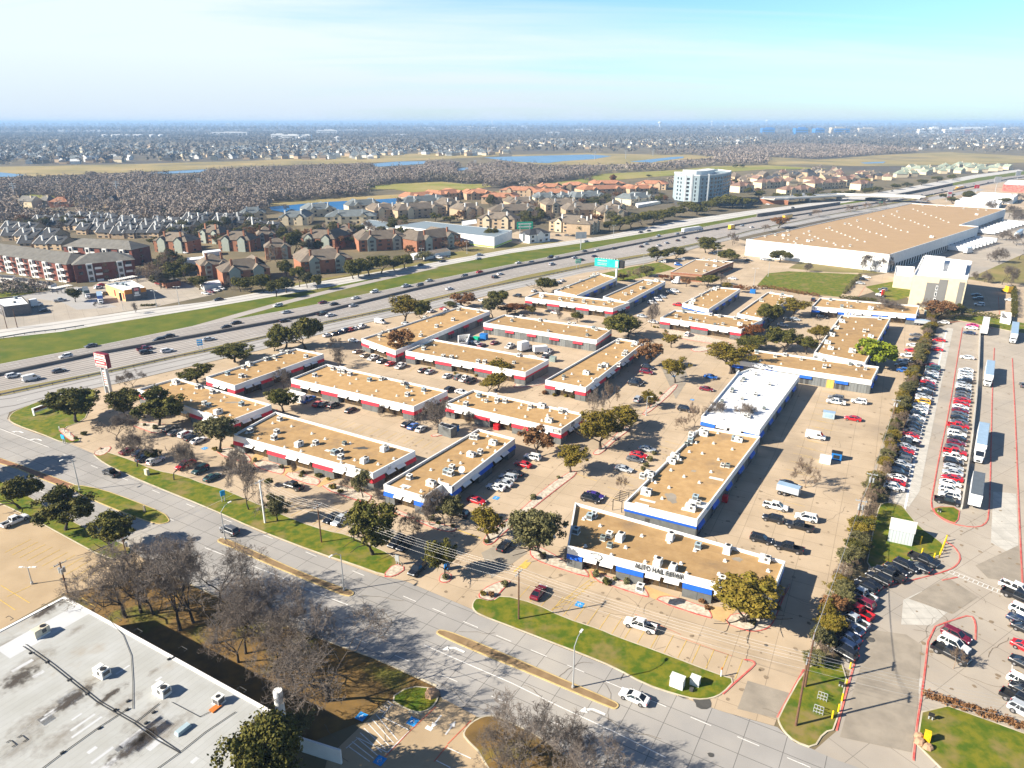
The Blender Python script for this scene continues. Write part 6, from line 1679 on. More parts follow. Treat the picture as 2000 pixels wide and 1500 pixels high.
# ---- woods as one mass of bare crowns
mat('woodland', (0.21, 0.165, 0.135), 0.95, col2=(0.30, 0.25, 0.21), scale=0.018, detail=8, big=((0.14, 0.122, 0.09), 0.006, .55, .68))
mat('woodland_far', (0.17, 0.145, 0.12), 0.95, col2=(0.12, 0.11, 0.09), scale=0.004, detail=8)
mat('woodland_green', (0.040, 0.050, 0.020), 0.95, col2=(0.07, 0.07, 0.03), scale=0.02, detail=6)
def brush_tree(rng, n, green=False):
    lob = rng.normal(size=(5, 3)) * np.array([.22, .22, .13]) + np.array([0, 0, .58])
    c = lob[rng.integers(0, 5, n)]
    d = rng.normal(size=(n, 3)); d[:, 2] += .25; d /= np.linalg.norm(d, axis=1)[:, None]
    c = c + d * rng.uniform(.12, .30, (n, 1))
    a = rng.normal(size=(n, 3)); a -= d * (a * d).sum(1)[:, None] * .6; a /= np.linalg.norm(a, axis=1)[:, None]
    b = np.cross(a, d + rng.normal(size=(n, 3)) * .3); b /= np.linalg.norm(b, axis=1)[:, None]
    s = rng.uniform(.09, .17, (n, 1)) * (26 / n) ** .55
    V = np.stack([c - a * s - b * s * .6, c + a * s - b * s * .5, c + b * s * 1.1 + d * s * .5], 1)
    V[:, :, 2] = np.maximum(V[:, :, 2], 0.02)
    return V.reshape(-1, 3)
def wood(name, P, hrange, n, mname, green=False, seed=3):
    rng = np.random.default_rng(seed); N = len(P)
    if not N: return
    protos = [brush_tree(rng, n, green) for _ in range(24)]
    P = np.array([(p.x, p.y, p.z) for p in P]); h = rng.uniform(*hrange, N); rot = rng.uniform(0, 6.28, N)
    out = np.empty((N, n * 3, 3), np.float32)
    for i in range(N):
        v = protos[i % 24] * h[i]; c, s = math.cos(rot[i]), math.sin(rot[i])
        out[i, :, 0] = v[:, 0] * c - v[:, 1] * s + P[i, 0]; out[i, :, 1] = v[:, 0] * s + v[:, 1] * c + P[i, 1]; out[i, :, 2] = v[:, 2]
    V = out.reshape(-1, 3)
    o = bpy.data.objects.new(name, npmesh(name, V, np.arange(len(V)).reshape(-1, 3), MATS[mname], 3)); C.objects.link(o); o['kind'] = 'stuff'
EXC = [raw(s) for s in ("526,405 625,396 750,389 850,383 912,381 905,384 870,387 800,395 787,402 750,410 700,418 640,420 560,419 530,412", "707,365 775,359 862,355 910,360 957,359 960,365 875,375 800,376 770,371 712,371", "720,320 775,315 835,315 835,321 775,325 737,327",
       "885,329 920,326 915,333 892,335", "-60,336 0,336 50,341 25,347 -60,346", "267,340 350,333 410,330 390,338 300,342", "10,384 60,380 130,382 100,388 40,390", "1025,363 1125,351 1175,339 1275,334 1325,331 1387,324 1500,322 1620,329 1500,332 1325,343 1200,353 1075,365", "940,309 1000,305 1195,304 1160,312 1070,320 1000,317", "1230,317 1312,306 1335,306 1335,310 1287,316 1272,319",
       "0,326 250,321 500,314 725,302 975,297 975,305 850,312 725,318 500,325 425,329 175,338 75,344 0,342", "505,399 700,384 910,376 1000,372 1000,377 910,382 750,390 527,404", "40,398 130,398 240,400 240,406 120,408 40,408")]
EXC += [raw(s) for s in ("1500,307 1600,312 1700,304 1850,297 2000,305 2200,308 2200,320 2000,318 1750,325 1600,324 1500,322", "1000,303 1150,299 1300,303 1340,302 1420,308 1330,312 1290,318 1180,322 1060,322 1000,318")]
def clear(P): return [p for p in P if not any(inpoly(*px_of(p + Vector((0, 0, z))), e) for e in EXC for z in (0, 6, 11))]
wa = clear(scatter(raw("-120,432 -120,346 0,346 175,341 425,331 520,327 640,326 740,328 850,324 960,332 1000,326 1070,322 1180,344 1110,353 1020,362 965,368 880,376 740,388 640,394 520,404 530,413 470,428 420,430 350,434 230,432 130,436 60,440"), 7.4))
wg = [p for p in wa if R.random() < .07]; wa = [p for p in wa if p not in wg] if False else wa
wood('woodland', wa, (9, 14), 84, 'woodland')
wood('woodland', [p + Vector((3, 2, 0)) for p in wg], (7, 12), 26, 'woodland_green', True, 5)
wb = clear(scatter(raw("1020,362 1180,344 1270,334 1330,328 1500,320 1640,330 1680,336 1500,344 1430,350 1428,366 1320,366 1240,366 1160,366 1060,374 1000,378"), 13))
wb = [p for p in wb if R.random() < .55]
wood('woodland', wb, (8, 13), 50, 'woodland', seed=7)
wc = clear(scatter(raw("1180,345 1230,318 1345,308 1440,290 1580,286 1700,290 1790,298 1700,305 1600,313 1500,322 1390,324 1320,331 1250,336"), 15) + scatter(raw("950,330 1000,318 1070,322 1200,306 1330,300 1420,298 1345,308 1230,320 1180,342 1060,326"), 15) + scatter(raw("330,300 420,293 300,296 250,300 200,300 180,296 130,298"), 22))
wood('woodland', wc, (10, 16), 34, 'woodland', seed=9)
wd_ = clear([p for p in scatter(raw("-200,303 -200,262 500,258 1000,258 1500,260 1800,264 2200,268 2200,300 1900,300 1700,290 1580,286 1440,290 1300,302 1000,297 725,302 500,312 250,320 0,325"), 46) if R.random() < .8])
wood('woodland', wd_, (12, 19), 14, 'woodland_far', seed=11)
we = [p for p in scatter(raw("-300,262 -300,250 1000,247 2300,249 2300,268 1800,264 1000,258 500,258"), 120) if R.random() < .75]
wood('woodland', we, (26, 40), 12, 'woodland_far', seed=13)
wf = [p for p in scatter(raw("-300,250 -300,244.5 1000,243.5 2300,244.5 2300,249 1000,247"), 330) if R.random() < .7]
wood('woodland', wf, (50, 80), 10, 'woodland_far', seed=17)
print('wood counts', len(wa), len(wb), len(wc), len(wd_), len(we), len(wf))
# scrub beside the long brick block
wood('scrub', scatter(raw("0,580 0,552 60,556 100,560 106,572 60,576"), 3.2), (2.5, 5), 40, 'woodland', seed=19)
wood('scrub', scatter(raw("0,580 0,556 60,560 100,562 104,572 60,577"), 4.0), (2, 4), 40, 'woodland_green', True, seed=21)

# ---- single trees among the apartments and along the roads
NG = 'trees across the freeway'
trees("540,580,548,36,E 560,572,540,34,E 470,570,540,34,E 490,572,542,40,E 515,570,535,30,E 452,566,540,26,B 390,566,540,36,E 372,540,512,30,E 352,534,508,36,E 330,538,515,34,E 340,556,520,30,E 620,566,536,20,E 600,562,530,22,D 700,540,505,40,E 720,538,500,44,E 745,534,500,42,E 770,528,505,34,E 790,524,498,36,E 690,545,515,34,E "
      "575,498,450,42,E 556,500,458,34,E 540,520,478,36,N 560,545,505,28,E 585,560,520,26,E 880,480,460,30,E 935,478,458,24,E 960,474,445,26,E 985,472,456,18,B 800,500,478,22,R 830,510,490,30,D 870,488,470,20,N 905,490,470,30,R 645,470,455,26,E 660,475,455,20,E 690,462,440,22,E 760,440,424,26,E 790,436,420,24,E 850,432,415,22,E 880,435,420,26,E "
      "1000,440,420,22,E 1042,436,422,24,E 1060,430,412,20,D 1130,456,438,22,E 1190,452,432,24,E 1210,450,420,36,E 1232,446,416,38,E 1254,440,412,36,E 1275,436,412,38,E 1295,432,408,40,E 1318,424,402,36,E 1345,412,392,40,E 1360,420,398,36,E 1385,412,392,30,E 1405,406,382,40,E 1430,406,380,46,E 1450,404,386,30,E 1222,410,398,26,N 1170,396,384,20,E 1150,400,388,22,E "
      "300,478,462,22,E 240,490,470,30,E 220,494,474,26,E 490,448,438,20,E 520,452,440,22,E 430,462,448,20,E 455,470,452,28,E 480,468,452,30,E 360,470,456,20,E 1470,400,388,22,E 1500,394,384,22,E 1530,390,378,24,E 1560,394,378,22,E 1580,392,376,24,E 1610,390,376,26,E 1635,386,372,22,E 1660,382,370,20,E 1690,380,366,22,E 1715,376,364,22,E 1745,370,358,22,E 1770,366,356,20,E 1800,362,350,20,E 1830,356,344,18,E 1860,352,340,18,E "
      "1860,398,384,24,E 1885,392,372,26,E 1850,390,376,26,E 1960,398,386,24,E 1800,398,386,30,N 1690,410,396,24,N 1660,414,400,26,N 1720,408,394,22,N 1600,425,408,26,N 1520,446,424,36,R 1492,454,438,24,N 1940,412,390,36,B 1970,425,400,40,B 1990,440,412,36,B 1965,470,450,30,B 1985,480,455,36,B 1985,392,376,26,B "
      "1432,360,350,16,E 1480,352,344,14,E 1436,328,321,11,E 1450,328,321,11,E 1268,346,341,11,D 1195,362,340,16,U 1150,365,342,18,B 1180,388,372,22,B 1120,396,380,18,B 775,408,385,24,B 800,402,392,16,B 560,410,398,22,B 148,590,562,26,E 250,540,520,34,R 275,545,520,28,B 292,550,530,24,B 266,612,590,18,B 190,600,588,14,B 66,404,396,22,E 150,426,414,28,E 185,425,412,26,E 30,432,414,30,B 90,430,416,26,B 340,422,408,22,E", NG)
# random filler trees between the apartments
for s, n in (("300,470 380,440 520,432 560,446 560,470 420,482", 60), ("560,470 720,445 800,440 820,470 700,480 600,500", 60), ("860,430 940,415 1060,410 1200,412 1240,430 1180,440 1000,438", 55), ("900,405 1000,392 1200,390 1300,384 1300,398 1100,405", 36), ("1430,380 1500,370 1640,372 1600,384 1500,392", 14), ("280,545 330,505 380,520 370,560 330,575", 22), ("0,440 100,436 210,434 220,445 60,462", 34)):
    P = raw(s); xs = [p[0] for p in P]; ys = [p[1] for p in P]; k = 0
    while k < n:
        x, y = R.uniform(min(xs), max(xs)), R.uniform(min(ys), max(ys))
        if not inpoly(x, y, P): continue
        place_tree(R.choice('EEDDBNBNBR'), G(x, y), R.uniform(6, 11), R.uniform(7, 11), NG); k += 1

# ---- storage sheds, tower, warehouse, hotel, restaurant, cafe, brick office
mat('roof_metal', (0.32, 0.38, 0.40), 0.45, var=.15, scale=.5, metal=.3, joints=(.9, 80, .05, .8), rot=0)
mat('lime', (0.42, 0.62, 0.08), .8)
for s, hh, lb in (("700,440 772,447 792,437 720,429", 5, 'low white storage shed with blue-grey metal roof'), ("772,441 965,463 1000,450 830,432", 8, 'long white storage building with blue-grey metal roof and lime band')):
    r, p, i3, z = simple_block('storage_building', lb, 'building', s, hh, 'white_wall', 'roof_metal', par=.1, rim=.3)
    b = MB()
    for i in range(len(p)): a, d, o, L = edge_frame(p, i); wallbox(b, a, d, o, 0, L, .3, 1.3, -.1, .05)
    b.build('lime_band', MATS['lime'], r)
    LM.append((lb.split(' with')[0].replace('low white', 'the low white').replace('long white', 'the long white'), Vector((*p[0], 0))))
a = apartment(1034, 476, 1074, 471, 12, 6.5, 3.5, 'k', gables=1, chim=0, floors=2, hip=True, label='small white office with black hip roof by the frontage road', group=None)
a.name = 'small_office'; a['category'] = 'building'
for ch in a.children:
    if ch.name.startswith('wall'): ch.data.materials[0] = MATS['white_wall']
# curved office tower
mat('tower_wall', (0.30, 0.37, 0.40), .8, var=.1, scale=.2)
mat('tower_white', (0.62, .64, .64), .8, var=.06, scale=.2)
fr = [G(x, y) for x, y in ((1330, 403), (1346, 404.5), (1362, 405), (1378, 404.5), (1394, 402.5), (1408, 399.5), (1418, 396), (1423, 392))]
lf = G(1317, 400.5)
bk = [fr[-1] + Vector((-8, 30, 0)), fr[3] + Vector((0, 42, 0)), lf + Vector((4, 30, 0))]
pl = [lf] + fr + bk
if area([(v.x, v.y) for v in pl]) < 0: pl = pl[::-1]
r = root('office_tower'); tag(r, 'office building', 'curved pale blue-grey office tower with rows of dark windows', auto=False); LM.append(('the office tower', fr[3]))
TH = tall(1362, 405, 341); q2 = [(v.x, v.y) for v in pl]
b = MB(); b.prism(q2, 5.5, TH - 1.5); b.build('wall', MATS['tower_wall'], r)
b = MB(); b.prism([tuple(v) for v in inset(q2, 1.5)], 0, 5.5); b.build('base', MATS['dark_wall'], r)
cc = sum(q[0] for q in q2) / len(q2), sum(q[1] for q in q2) / len(q2)
b = MB(); b.prism([(cc[0] + (x - cc[0]) * .55 - 6, cc[1] + (y - cc[1]) * .5) for x, y in q2], TH - 1.5, TH + 2.5); b.build('penthouse', MATS['tower_white'], r)
b = MB(); rng_ = [Vector((*q, 0)) for q in q2]
for i in range(len(rng_)):
    a_, b_ = rng_[i], rng_[(i + 1) % len(rng_)]; d = (b_ - a_); L = d.length; d.normalize(); o = Vector((d.y, -d.x, 0)); wallbox(b, a_, d, o, 0, L, TH - 1.5, TH - .3, -.5, .15)
b.build('parapet', MATS['tower_white'], r)
fh = (TH - 9) / 6
for row_ in range(6):
    z = 7.0 + fh * row_
    A = resample(fr, 16)
    for i in range(14):
        c0, c1 = A[i].lerp(A[i + 1], .68), A[i + 1].lerp(A[min(i + 2, 15)], .18); d = (c1 - c0); L = d.length; d.normalize(); o = Vector((d.y, -d.x, 0)); m = MB(); wallbox(m, c0, d, o, 0, L, z, z + fh * .6, -.3, .35); m.build('window', MATS['window_dark'], r)
    d = (fr[0] - lf); L = d.length; d.normalize(); o = Vector((d.y, -d.x, 0))
    for i in range(2):
        m = MB(); wallbox(m, lf, d, o, L * (.2 + .45 * i), L * (.38 + .45 * i), z, z + fh * .55, -.3, .12); m.build('window', MATS['window_dark'], r)
for c in (fr[0].lerp(fr[1], .4), fr[1].lerp(fr[2], .1), fr[3].lerp(fr[4], .05)):
    m = MB(); wallbox(m, c, Vector((1, 0, 0)), Vector((0, -1, 0)), -.9, .9, 5.5, TH + .5, -.5, .7); m.build('pilaster', MATS['tower_white'], r)
d = (fr[0] - lf); L = d.length; d.normalize(); o = Vector((d.y, -d.x, 0)); m = MB()
# big distribution warehouse
r, p, i3, z = simple_block('distribution_warehouse', 'huge white distribution warehouse with flat tan roof', 'warehouse', "1458,467 1780,397 1965,408 1875,439 1912,442 1738,497", 11, 'white_wall', 'roof_brown', par=.5)
ROOFS['D'] = ('the huge warehouse', i3, z); LM.append(('the huge warehouse', G(1690, 480)))
units('D', "1494,463,c 1514,460,c 1530,461,w 1556,467,c 1540,460,c 1578,472,w 1538,452,c 1586,470,c 1660,481,c 1819,464,w 1907,420,w 1830,403,c 1847,403,c 1882,408,c 1802,402,c 1910,410,c 1926,411,c 1752,414,c 1725,423,c 1695,428,c 1674,432,c 1650,438,c 1620,446,c 1580,453,c", z=z)
for j in range(7):
    for i in range(9):
        x = 1530 + j * 42 + i * 9 + R.uniform(-3, 3); y = 470 - j * 9.5 + i * 3.2 - 4
        if inpoly(G(x, y, z).x, G(x, y, z).y, [tuple(v) for v in i3]): vent('D', G(x, y, z), z); ALL[-1][0].scale = (2.0, 2.0, 1.2)
for i in range(18):
    c, d_, o_ = p[0], None, None
dkw = MB(); 
for e in range(len(p)):
    a, d, o, L = edge_frame(p, e)
    if d.y > .5 or d.y < -.5:
        if o.x > 0:
            k = 4
            while k < L - 6:
                m = MB(); wallbox(m, a, d, o, k, k + 3, .3, 4.2, -.1, .06); m.build('dock_door', MATS['dark_wall'], r); k += 4.6
# hotel
r, p, i3, z = simple_block('hotel', 'five storey cream hotel with grey panels and white parapets', 'hotel', "1784,537 1890,546 1899,510 1803,500", 16.5, 'wall_cream', 'roof_white', par=.7)
LM.append(('the cream hotel', G(1830, 590)))
fe = max(range(len(p)), key=lambda i: -edge_frame(p, i)[2].y); a, d, o, L = edge_frame(p, fe)
mat('panel_grey', (.19, .185, .175), .85, var=.08); m = MB(); wallbox(m, a, d, o, L * .28, L * .50, 1.5, 13.5, -.1, .12); wallbox(m, a, d, o, L * .50, L * .66, 1.5, 15.5, -.1, .12); m.build('grey_panel', MATS['panel_grey'], r)
m = MB(); wallbox(m, a, d, o, L * .87, L * .97, 0, 15, -.1, .12); m.build('grey_panel', MATS['panel_grey'], r)
for z_ in (10.2, 7.2, 4.2):
    m = MB(); wallbox(m, a, d, o, L * .46, L * .50, z_, z_ + 2.2, .1, .25); w = m.build('window_frame', MATS['white_wall'], r); m = MB(); wallbox(m, a, d, o, L * .468, L * .492, z_ + .3, z_ + 1.9, .25, .28); m.build('window_glass', MATS['window_dark'], w)
m = MB()
for s in ("1800,522 1842,526 1846,506 1806,502", "1850,530 1885,533 1890,515 1856,512"):
    q = [(v.x, v.y) for v in pts(s, 17)]; m.prism(q, z, 18.2)
m.build('roof_parapet', MATS['white_wall'], r)
simple_block('hotel_entrance', 'low cream entrance wing of the hotel with red lettering band', 'building', "1747,537 1783,541 1787,521 1750,519", 7, 'wall_cream', 'roof_white')
# brick office
r, p, i3, z = simple_block('brick_office', 'single storey orange brick office with flat tan roof', 'building', "1358,506 1433,511 1372,536 1310,531", 4.6, 'wall_brick', 'roof_brown', par=.4)
ROOFS['O'] = ('the brick office', i3, z); LM.append(('the brick office', G(1370, 540)))
units('O', "1380,519,c 1396,521,w 1360,530,c 1376,531,c 1384,509,c 1397,511,w 1374,508,c 1413,513,c", z=z)
for e in range(len(p)):
    a, d, o, L = edge_frame(p, e); m = MB()
    wallbox(m, a, d, o, 1.5, L - 1.5, .8, 2.6, -.1, .05); m.build('window', MATS['glass_dark'], r)
    m = MB(); wallbox(m, a, d, o, 0, L, 3.0, 3.25, -.1, .10); m.build('stone_band', MATS['wall_tan'], r)
# restaurant with orange panels
mat('orange_panel', (.55, .20, .02), .7, joints=(.35, 20, .03, .7)); mat('stucco_orange', (.66, .43, .20), .9, var=.1)
r, p, i3, z = simple_block('fast_food_restaurant', 'fast food restaurant with orange panels and grey front tower', 'restaurant', "205,555 242,568 285,562 257,547", 5.6, 'stucco_orange', 'roof_white', par=.7)
LM.append(('the orange restaurant', G(245, 580))); ROOFS['Q'] = ('the orange restaurant', i3, z)
units('Q', "240,557,b 246,558,b 228,556,b", z=z)
fe = max(range(len(p)), key=lambda i: edge_frame(p, i)[2].x - edge_frame(p, i)[2].y * .7); a, d, o, L = edge_frame(p, fe)
mat('stone_grey', (.16, .15, .15), .9, var=.3, scale=1.5); m = MB(); wallbox(m, a, d, o, 0, L, 0, 3.6, -.1, .08); m.build('stone_front', MATS['stone_grey'], r)
m = MB(); wallbox(m, a, d, o, L * .35, L * .72, 0, 6.6, -.3, .5); m.build('front_tower', MATS['stone_grey'], r)
for s0, s1 in ((.02, .34), (.74, .97)): m = MB(); wallbox(m, a, d, o, L * s0, L * s1, 3.7, 5.9, -.1, .35); m.build('orange_panel', MATS['orange_panel'], r)
m = MB(); wallbox(m, a, d, o, L * .43, L * .64, 4.9, 6.3, .5, .6); m.build('red_logo', MATS['red_paint'], r)
c = a + d * (L * .535) + o * .62; text('DQ', 1.3, MATS['white_wall'], r, c + Vector((0, 0, 5.6)), (PI / 2, 0, math.atan2(d.y, d.x)))
m = MB(); wallbox(m, a, d, o, L * .44, L * .63, 3.0, 4.3, .5, .58); wallbox(m, a, d, o, L * .40, L * .68, 2.2, 2.8, .5, .58); m.build('sign_panel', MATS['trim_white'], r)
a, d, o, L = edge_frame(p, (fe - 1) % len(p))
for s0 in (.45, .72, .9): m = MB(); wallbox(m, a, d, o, L * s0, L * s0 + 1.4, 1.0, 4.2, -.05, .06); m.build('poster', MATS['red_paint' if s0 != .72 else 'trim_white'], r)
r, p, i3, z = simple_block('cafe', 'dark grey box cafe with white flat roof at the left edge', 'restaurant', "6,599 58,593 42,577 -22,584", 5.2, 'stone_grey', 'roof_white', par=.6, coping='dark_wall')
LM.append(('the dark grey cafe', G(32, 615))); ROOFS['Z'] = ('the dark grey cafe', i3, z); units('Z', "31,584,b 28,592,c", z=z)
fe = front_edge_i = max(range(len(p)), key=lambda i: -edge_frame(p, i)[2].y * edge_frame(p, i)[3]); a, d, o, L = edge_frame(p, fe)
m = MB(); wallbox(m, a, d, o, L * .25, L * .84, 3.3, 3.9, .0, .12); m.build('faded_lettering', MATS['steel'], r)
m = MB(); wallbox(m, a, d, o, L * .3, L * .75, .6, 1.7, .0, .05); m.build('window', MATS['window_dark'], r)
m = MB(); wallbox(m, a, d, o, L * .42, L * .50, 1.6, 2.6, .06, .12); m.build('sign_panel', MATS['trim_white'], r)
# carports and small sheds
for s, hh, lb, rm in (("312,545 340,540 352,548 324,553", 3, 'small brick shed with grey flat roof near the restaurant', 'roof_grey'), ("390,552 428,546 432,552 398,558", 2.8, 'white topped carport under the trees', 'roof_white'), ("395,490 430,486 432,490 398,494", 2.8, 'long white carport roof between brick blocks', 'roof_white'), ("355,504 400,500 402,505 358,509", 2.8, 'pale carport roof beside the brick block', 'roof_white'),
                      ("-10,536 30,538 24,544 -16,541", 2.8, 'leftmost dark carport along the long brick block', 'roof_dark'), ("34,541 66,545 58,551 24,546", 2.8, 'middle dark carport along the long brick block', 'roof_dark'), ("78,548 110,553 98,558 68,552", 2.8, 'rightmost dark carport along the long brick block', 'roof_dark'), ("820,492 872,484 880,490 828,499", 3, 'low brown flat roof hall near the frontage road', 'roof_shingle'), ("802,495 820,492 826,498 808,501", 2.6, 'small white canopy beside the brown hall', 'roof_white'),
                      ("902,432 930,428 932,436 904,440", 2.8, 'white carport rows left of the tan blocks', 'roof_white'), ("1240,395 1285,387 1290,393 1246,401", 2.8, 'pale carport left of the office tower', 'roof_white')):
    simple_block('carport', lb, 'carport', s, hh, 'wall_brick' if 'brick shed' in lb else 'trim_white', rm, par=.1, coping='steel')
for x0, y0, x1, y1, lb in ((217, 548, 263, 539, 'long striped pergola behind the restaurant'), (104, 563, 138, 556, 'striped pergola left of the round tree')):
    a, b_ = G(x0, y0, 3), G(x1, y1, 3); d = b_ - a; L = d.length; d.normalize(); r = root('pergola', (a.x, a.y, 0), ang(d)); m = MB(); k = 0
    while k < L: m.box((k, 0, 3.0), (.5, 5, .15)); k += 1.3
    m.build('slat', MATS['trim_white'], r); m = MB()
    for k in np.linspace(.5, L - .5, 5):
        for sy in (-2.2, 2.2): m.box((k, sy, 1.45), (.2, .2, 2.9))
    m.build('post', MATS['dark_wall'], r); tag(r, 'pergola', lb, auto=False)
# service stations and shops on the right, far back
for s, hh, lb, w, rf in (("1866,392 1952,398 1958,392 1880,385", 5, 'service station canopy with white roof and pale edge', 'white_wall', 'roof_white'), ("1960,360 2040,364 2040,352 1968,352", 9, 'red and white striped fast food shop at the right edge', 'kerb_red', 'roof_white'), ("1484,388 1540,391 1540,386 1490,384", 5, 'white fascia service shop beside the yellow sign', 'wall_brick', 'roof_white'), ("1900,383 1980,386 1990,379 1915,375", 7, 'white flat shop row behind the station canopy', 'white_wall', 'roof_white')):
    simple_block('shop', lb, 'shop', s, hh, w, rf, par=.3)
# far skyline blocks, each a building of its own
mat('glass_blue', (.05, .22, .55), .2, var=.2, scale=.02, spec=.6)
def far_block(x, y, w, ty, label, m='stone_white', dep=40, cat='building', name='distant_building', mat2=None):
    p = G(x, y); mp_ = mpp(x, y); wm = w * mp_; h = tall(x, y, ty)
    b = MB(); b.box((0, 0, h / 2), (wm, dep, h), mi=0); b.box((wm * .1, 0, h + h * .06), (wm * .5, dep * .5, h * .12), mi=0)
    for k in range(2): b.box((0, -dep / 2 - .1, h * (.3 + .35 * k)), (wm * .92, .3, h * .12), mi=1)
    o = b.build(name, [MATS[m], MATS[mat2 or ('window_dark' if h > 12 else m)]]); o.location = (p.x, p.y, 0); o.rotation_euler = (0, 0, R.uniform(-.12, .12))
    tag(o, cat, label, 'distant buildings on the plain', auto=True)
for x, y, w, ty in ((1498, 262, 24, 250), (1562, 263, 24, 250), (1597, 263, 18, 251), (1640, 262, 30, 251)): far_block(x, y, w, ty, 'blue glass office block on the plain', 'glass_blue', 60)
for x, y, w, ty in ((1634, 262, 28, 249), (1690, 258, 30, 250), (1805, 262, 28, 252), (1822, 262, 14, 249), (1886, 258, 60, 249), (1930, 256, 44, 248), (1980, 256, 40, 250), (1860, 262, 40, 252), (446, 249, 8, 241), (1290, 247, 0, 0), (450, 264, 70, 258), (420, 262, 40, 259.5), (545, 271, 26, 262), (570, 272, 34, 263), (600, 271, 16, 263), (640, 262, 40, 254), (680, 257, 60, 253.5), (720, 276, 120, 273.5), (625, 277, 70, 275), (830, 253, 40, 249), (900, 251, 60, 247), (960, 253, 30, 249), (1020, 250, 24, 246), (120, 257, 22, 254), (190, 258, 36, 254), (20, 288, 40, 284), (110, 278, 20, 273), (780, 266, 30, 262), (1080, 262, 26, 258), (1140, 256, 30, 252.5), (1210, 250, 40, 248), (1430, 247, 30, 244), (1700, 246, 60, 243), (1800, 245, 80, 241.5), (1900, 244, 90, 240.5), (1060, 275, 14, 271), (1058, 275, 30, 272), (1090, 275, 28, 271), (1410, 280, 78, 276)):
    if w: far_block(x, y, w, ty, 'white flat distant building on the plain', R.choice(['stone_white', 'stone_white', 'wall_cream']))
far_block(1885, 261, 42, 254, 'red brick distant block near the right skyline', 'wall_brick')
for x in (205, 224, 234, 250, 266, 274, 298, 315, 660, 590):
    y = 268.5 if x < 400 else 274; p = G(x, y); m = MB(); rr = R.uniform(14, 20); m.tube((0, 0, 0), (0, 0, 15), rr, n=20); m.tube((0, 0, 15), (0, 0, 18), rr, rr * .2, n=20)
    o = m.build('storage_tank', MATS['stone_white']); o.location = (p.x, p.y, 0); tag(o, 'tank', 'white round fuel tank on the plain', 'white tanks on the plain')
def water_tower(x, y, ty):
    p = G(x, y); h = tall(x, y, ty); r = root('water_tower', (p.x, p.y, 0)); m = MB(); k = h / 40
    m.tube((0, 0, 0), (0, 0, h * .75), 4 * k, n=12); m.build('stem', MATS['stone_white'], r); m = MB(); m.tube((0, 0, h * .62), (0, 0, h * .76), 4 * k, 11 * k, n=16); m.tube((0, 0, h * .76), (0, 0, h * .9), 11 * k, n=16); m.tube((0, 0, h * .9), (0, 0, h), 11 * k, 3 * k, n=16); m.build('tank', MATS['stone_white'], r)
    tag(r, 'water tower', 'white water tower on the skyline', 'water towers on the skyline')
for a in ((1288, 252, 237), (1390, 247, 236), (1497, 246, 234), (962, 246, 236.5), (163, 246, 238.5)): water_tower(*a)
def mast(x, y, ty, label, arms=True):
    p = G(x, y); h = tall(x, y, ty); r = root('power_mast', (p.x, p.y, 0)); m = MB(); m.tube((0, 0, 0), (0, 0, h), .9, .4, n=8); m.build('pole', MATS['steel'], r)
    if arms:
        m = MB()
        for z in (.7, .8, .9): m.box((0, 0, h * z), (8, .5, .5))
        m.build('crossarm', MATS['steel'], r)
    tag(r, 'power mast', label, 'power masts across the plain')
for a in ((31, 392, 355), (231, 386, 352), (391, 372, 347), (532, 352, 336), (1162, 312, 295), (1222, 310, 292), (1275, 304, 290), (1323, 300, 286), (928, 328, 312), (683, 334, 325), (1075, 272, 250), (1437, 280, 266), (1470, 284, 270)): mast(*a, 'tall grey power line mast on the plain')
for i in range(12):
    x = 1502 + i * 7; mast(x, 278 - (i % 3), 262, 'thin white pylon of the distant substation row', arms=False)
# ================================================================== SIGNS, POLES, RAILS, SMALL THINGS
mat('wood_pole', (.16, .085, .05), .95, var=.35, scale=3); mat('galv', (.50, .52, .53), .45, metal=.4, var=.12, scale=2); mat('sign_red', (.62, .03, .04), .6); mat('sign_dark_red', (.17, .012, .03), .6)
mat('sign_green', (.0, .42, .24), .6); mat('sign_blue', (.02, .36, .75), .6); mat('sign_teal', (.0, .36, .33), .6, col2=(.02, .46, .42), scale=.4); mat('yellow', (.80, .48, .01), .6); mat('blue_bin', (.012, .16, .48), .6, var=.2); mat('concrete', (.46, .43, .38), .9, var=.2, scale=.3); mat('barrier', (.19, .175, .165), .9, var=.3, scale=.1)
mat('wire', (.55, .53, .50), .5, metal=.5); mat('rail', (.30, .29, .28), .6, var=.2); mat('boulder', (.42, .27, .17), .95, var=.4, scale=1.2); mat('dark_red_brick', (.22, .035, .03), .8, var=.2)
def panel_rows(mb, w, z0, z1, y, rows, mi=0, frac=.8):
    h = (z1 - z0) / rows
    for i in range(rows):
        z = z0 + h * (i + .5); x = -w * frac / 2
        while x < w * frac / 2 - .2:
            l = R.uniform(.25, .9); l = min(l, w * frac / 2 - x); mb.box((x + l / 2, y, z), (l, .04, h * .5), mi=mi); x += l + .16
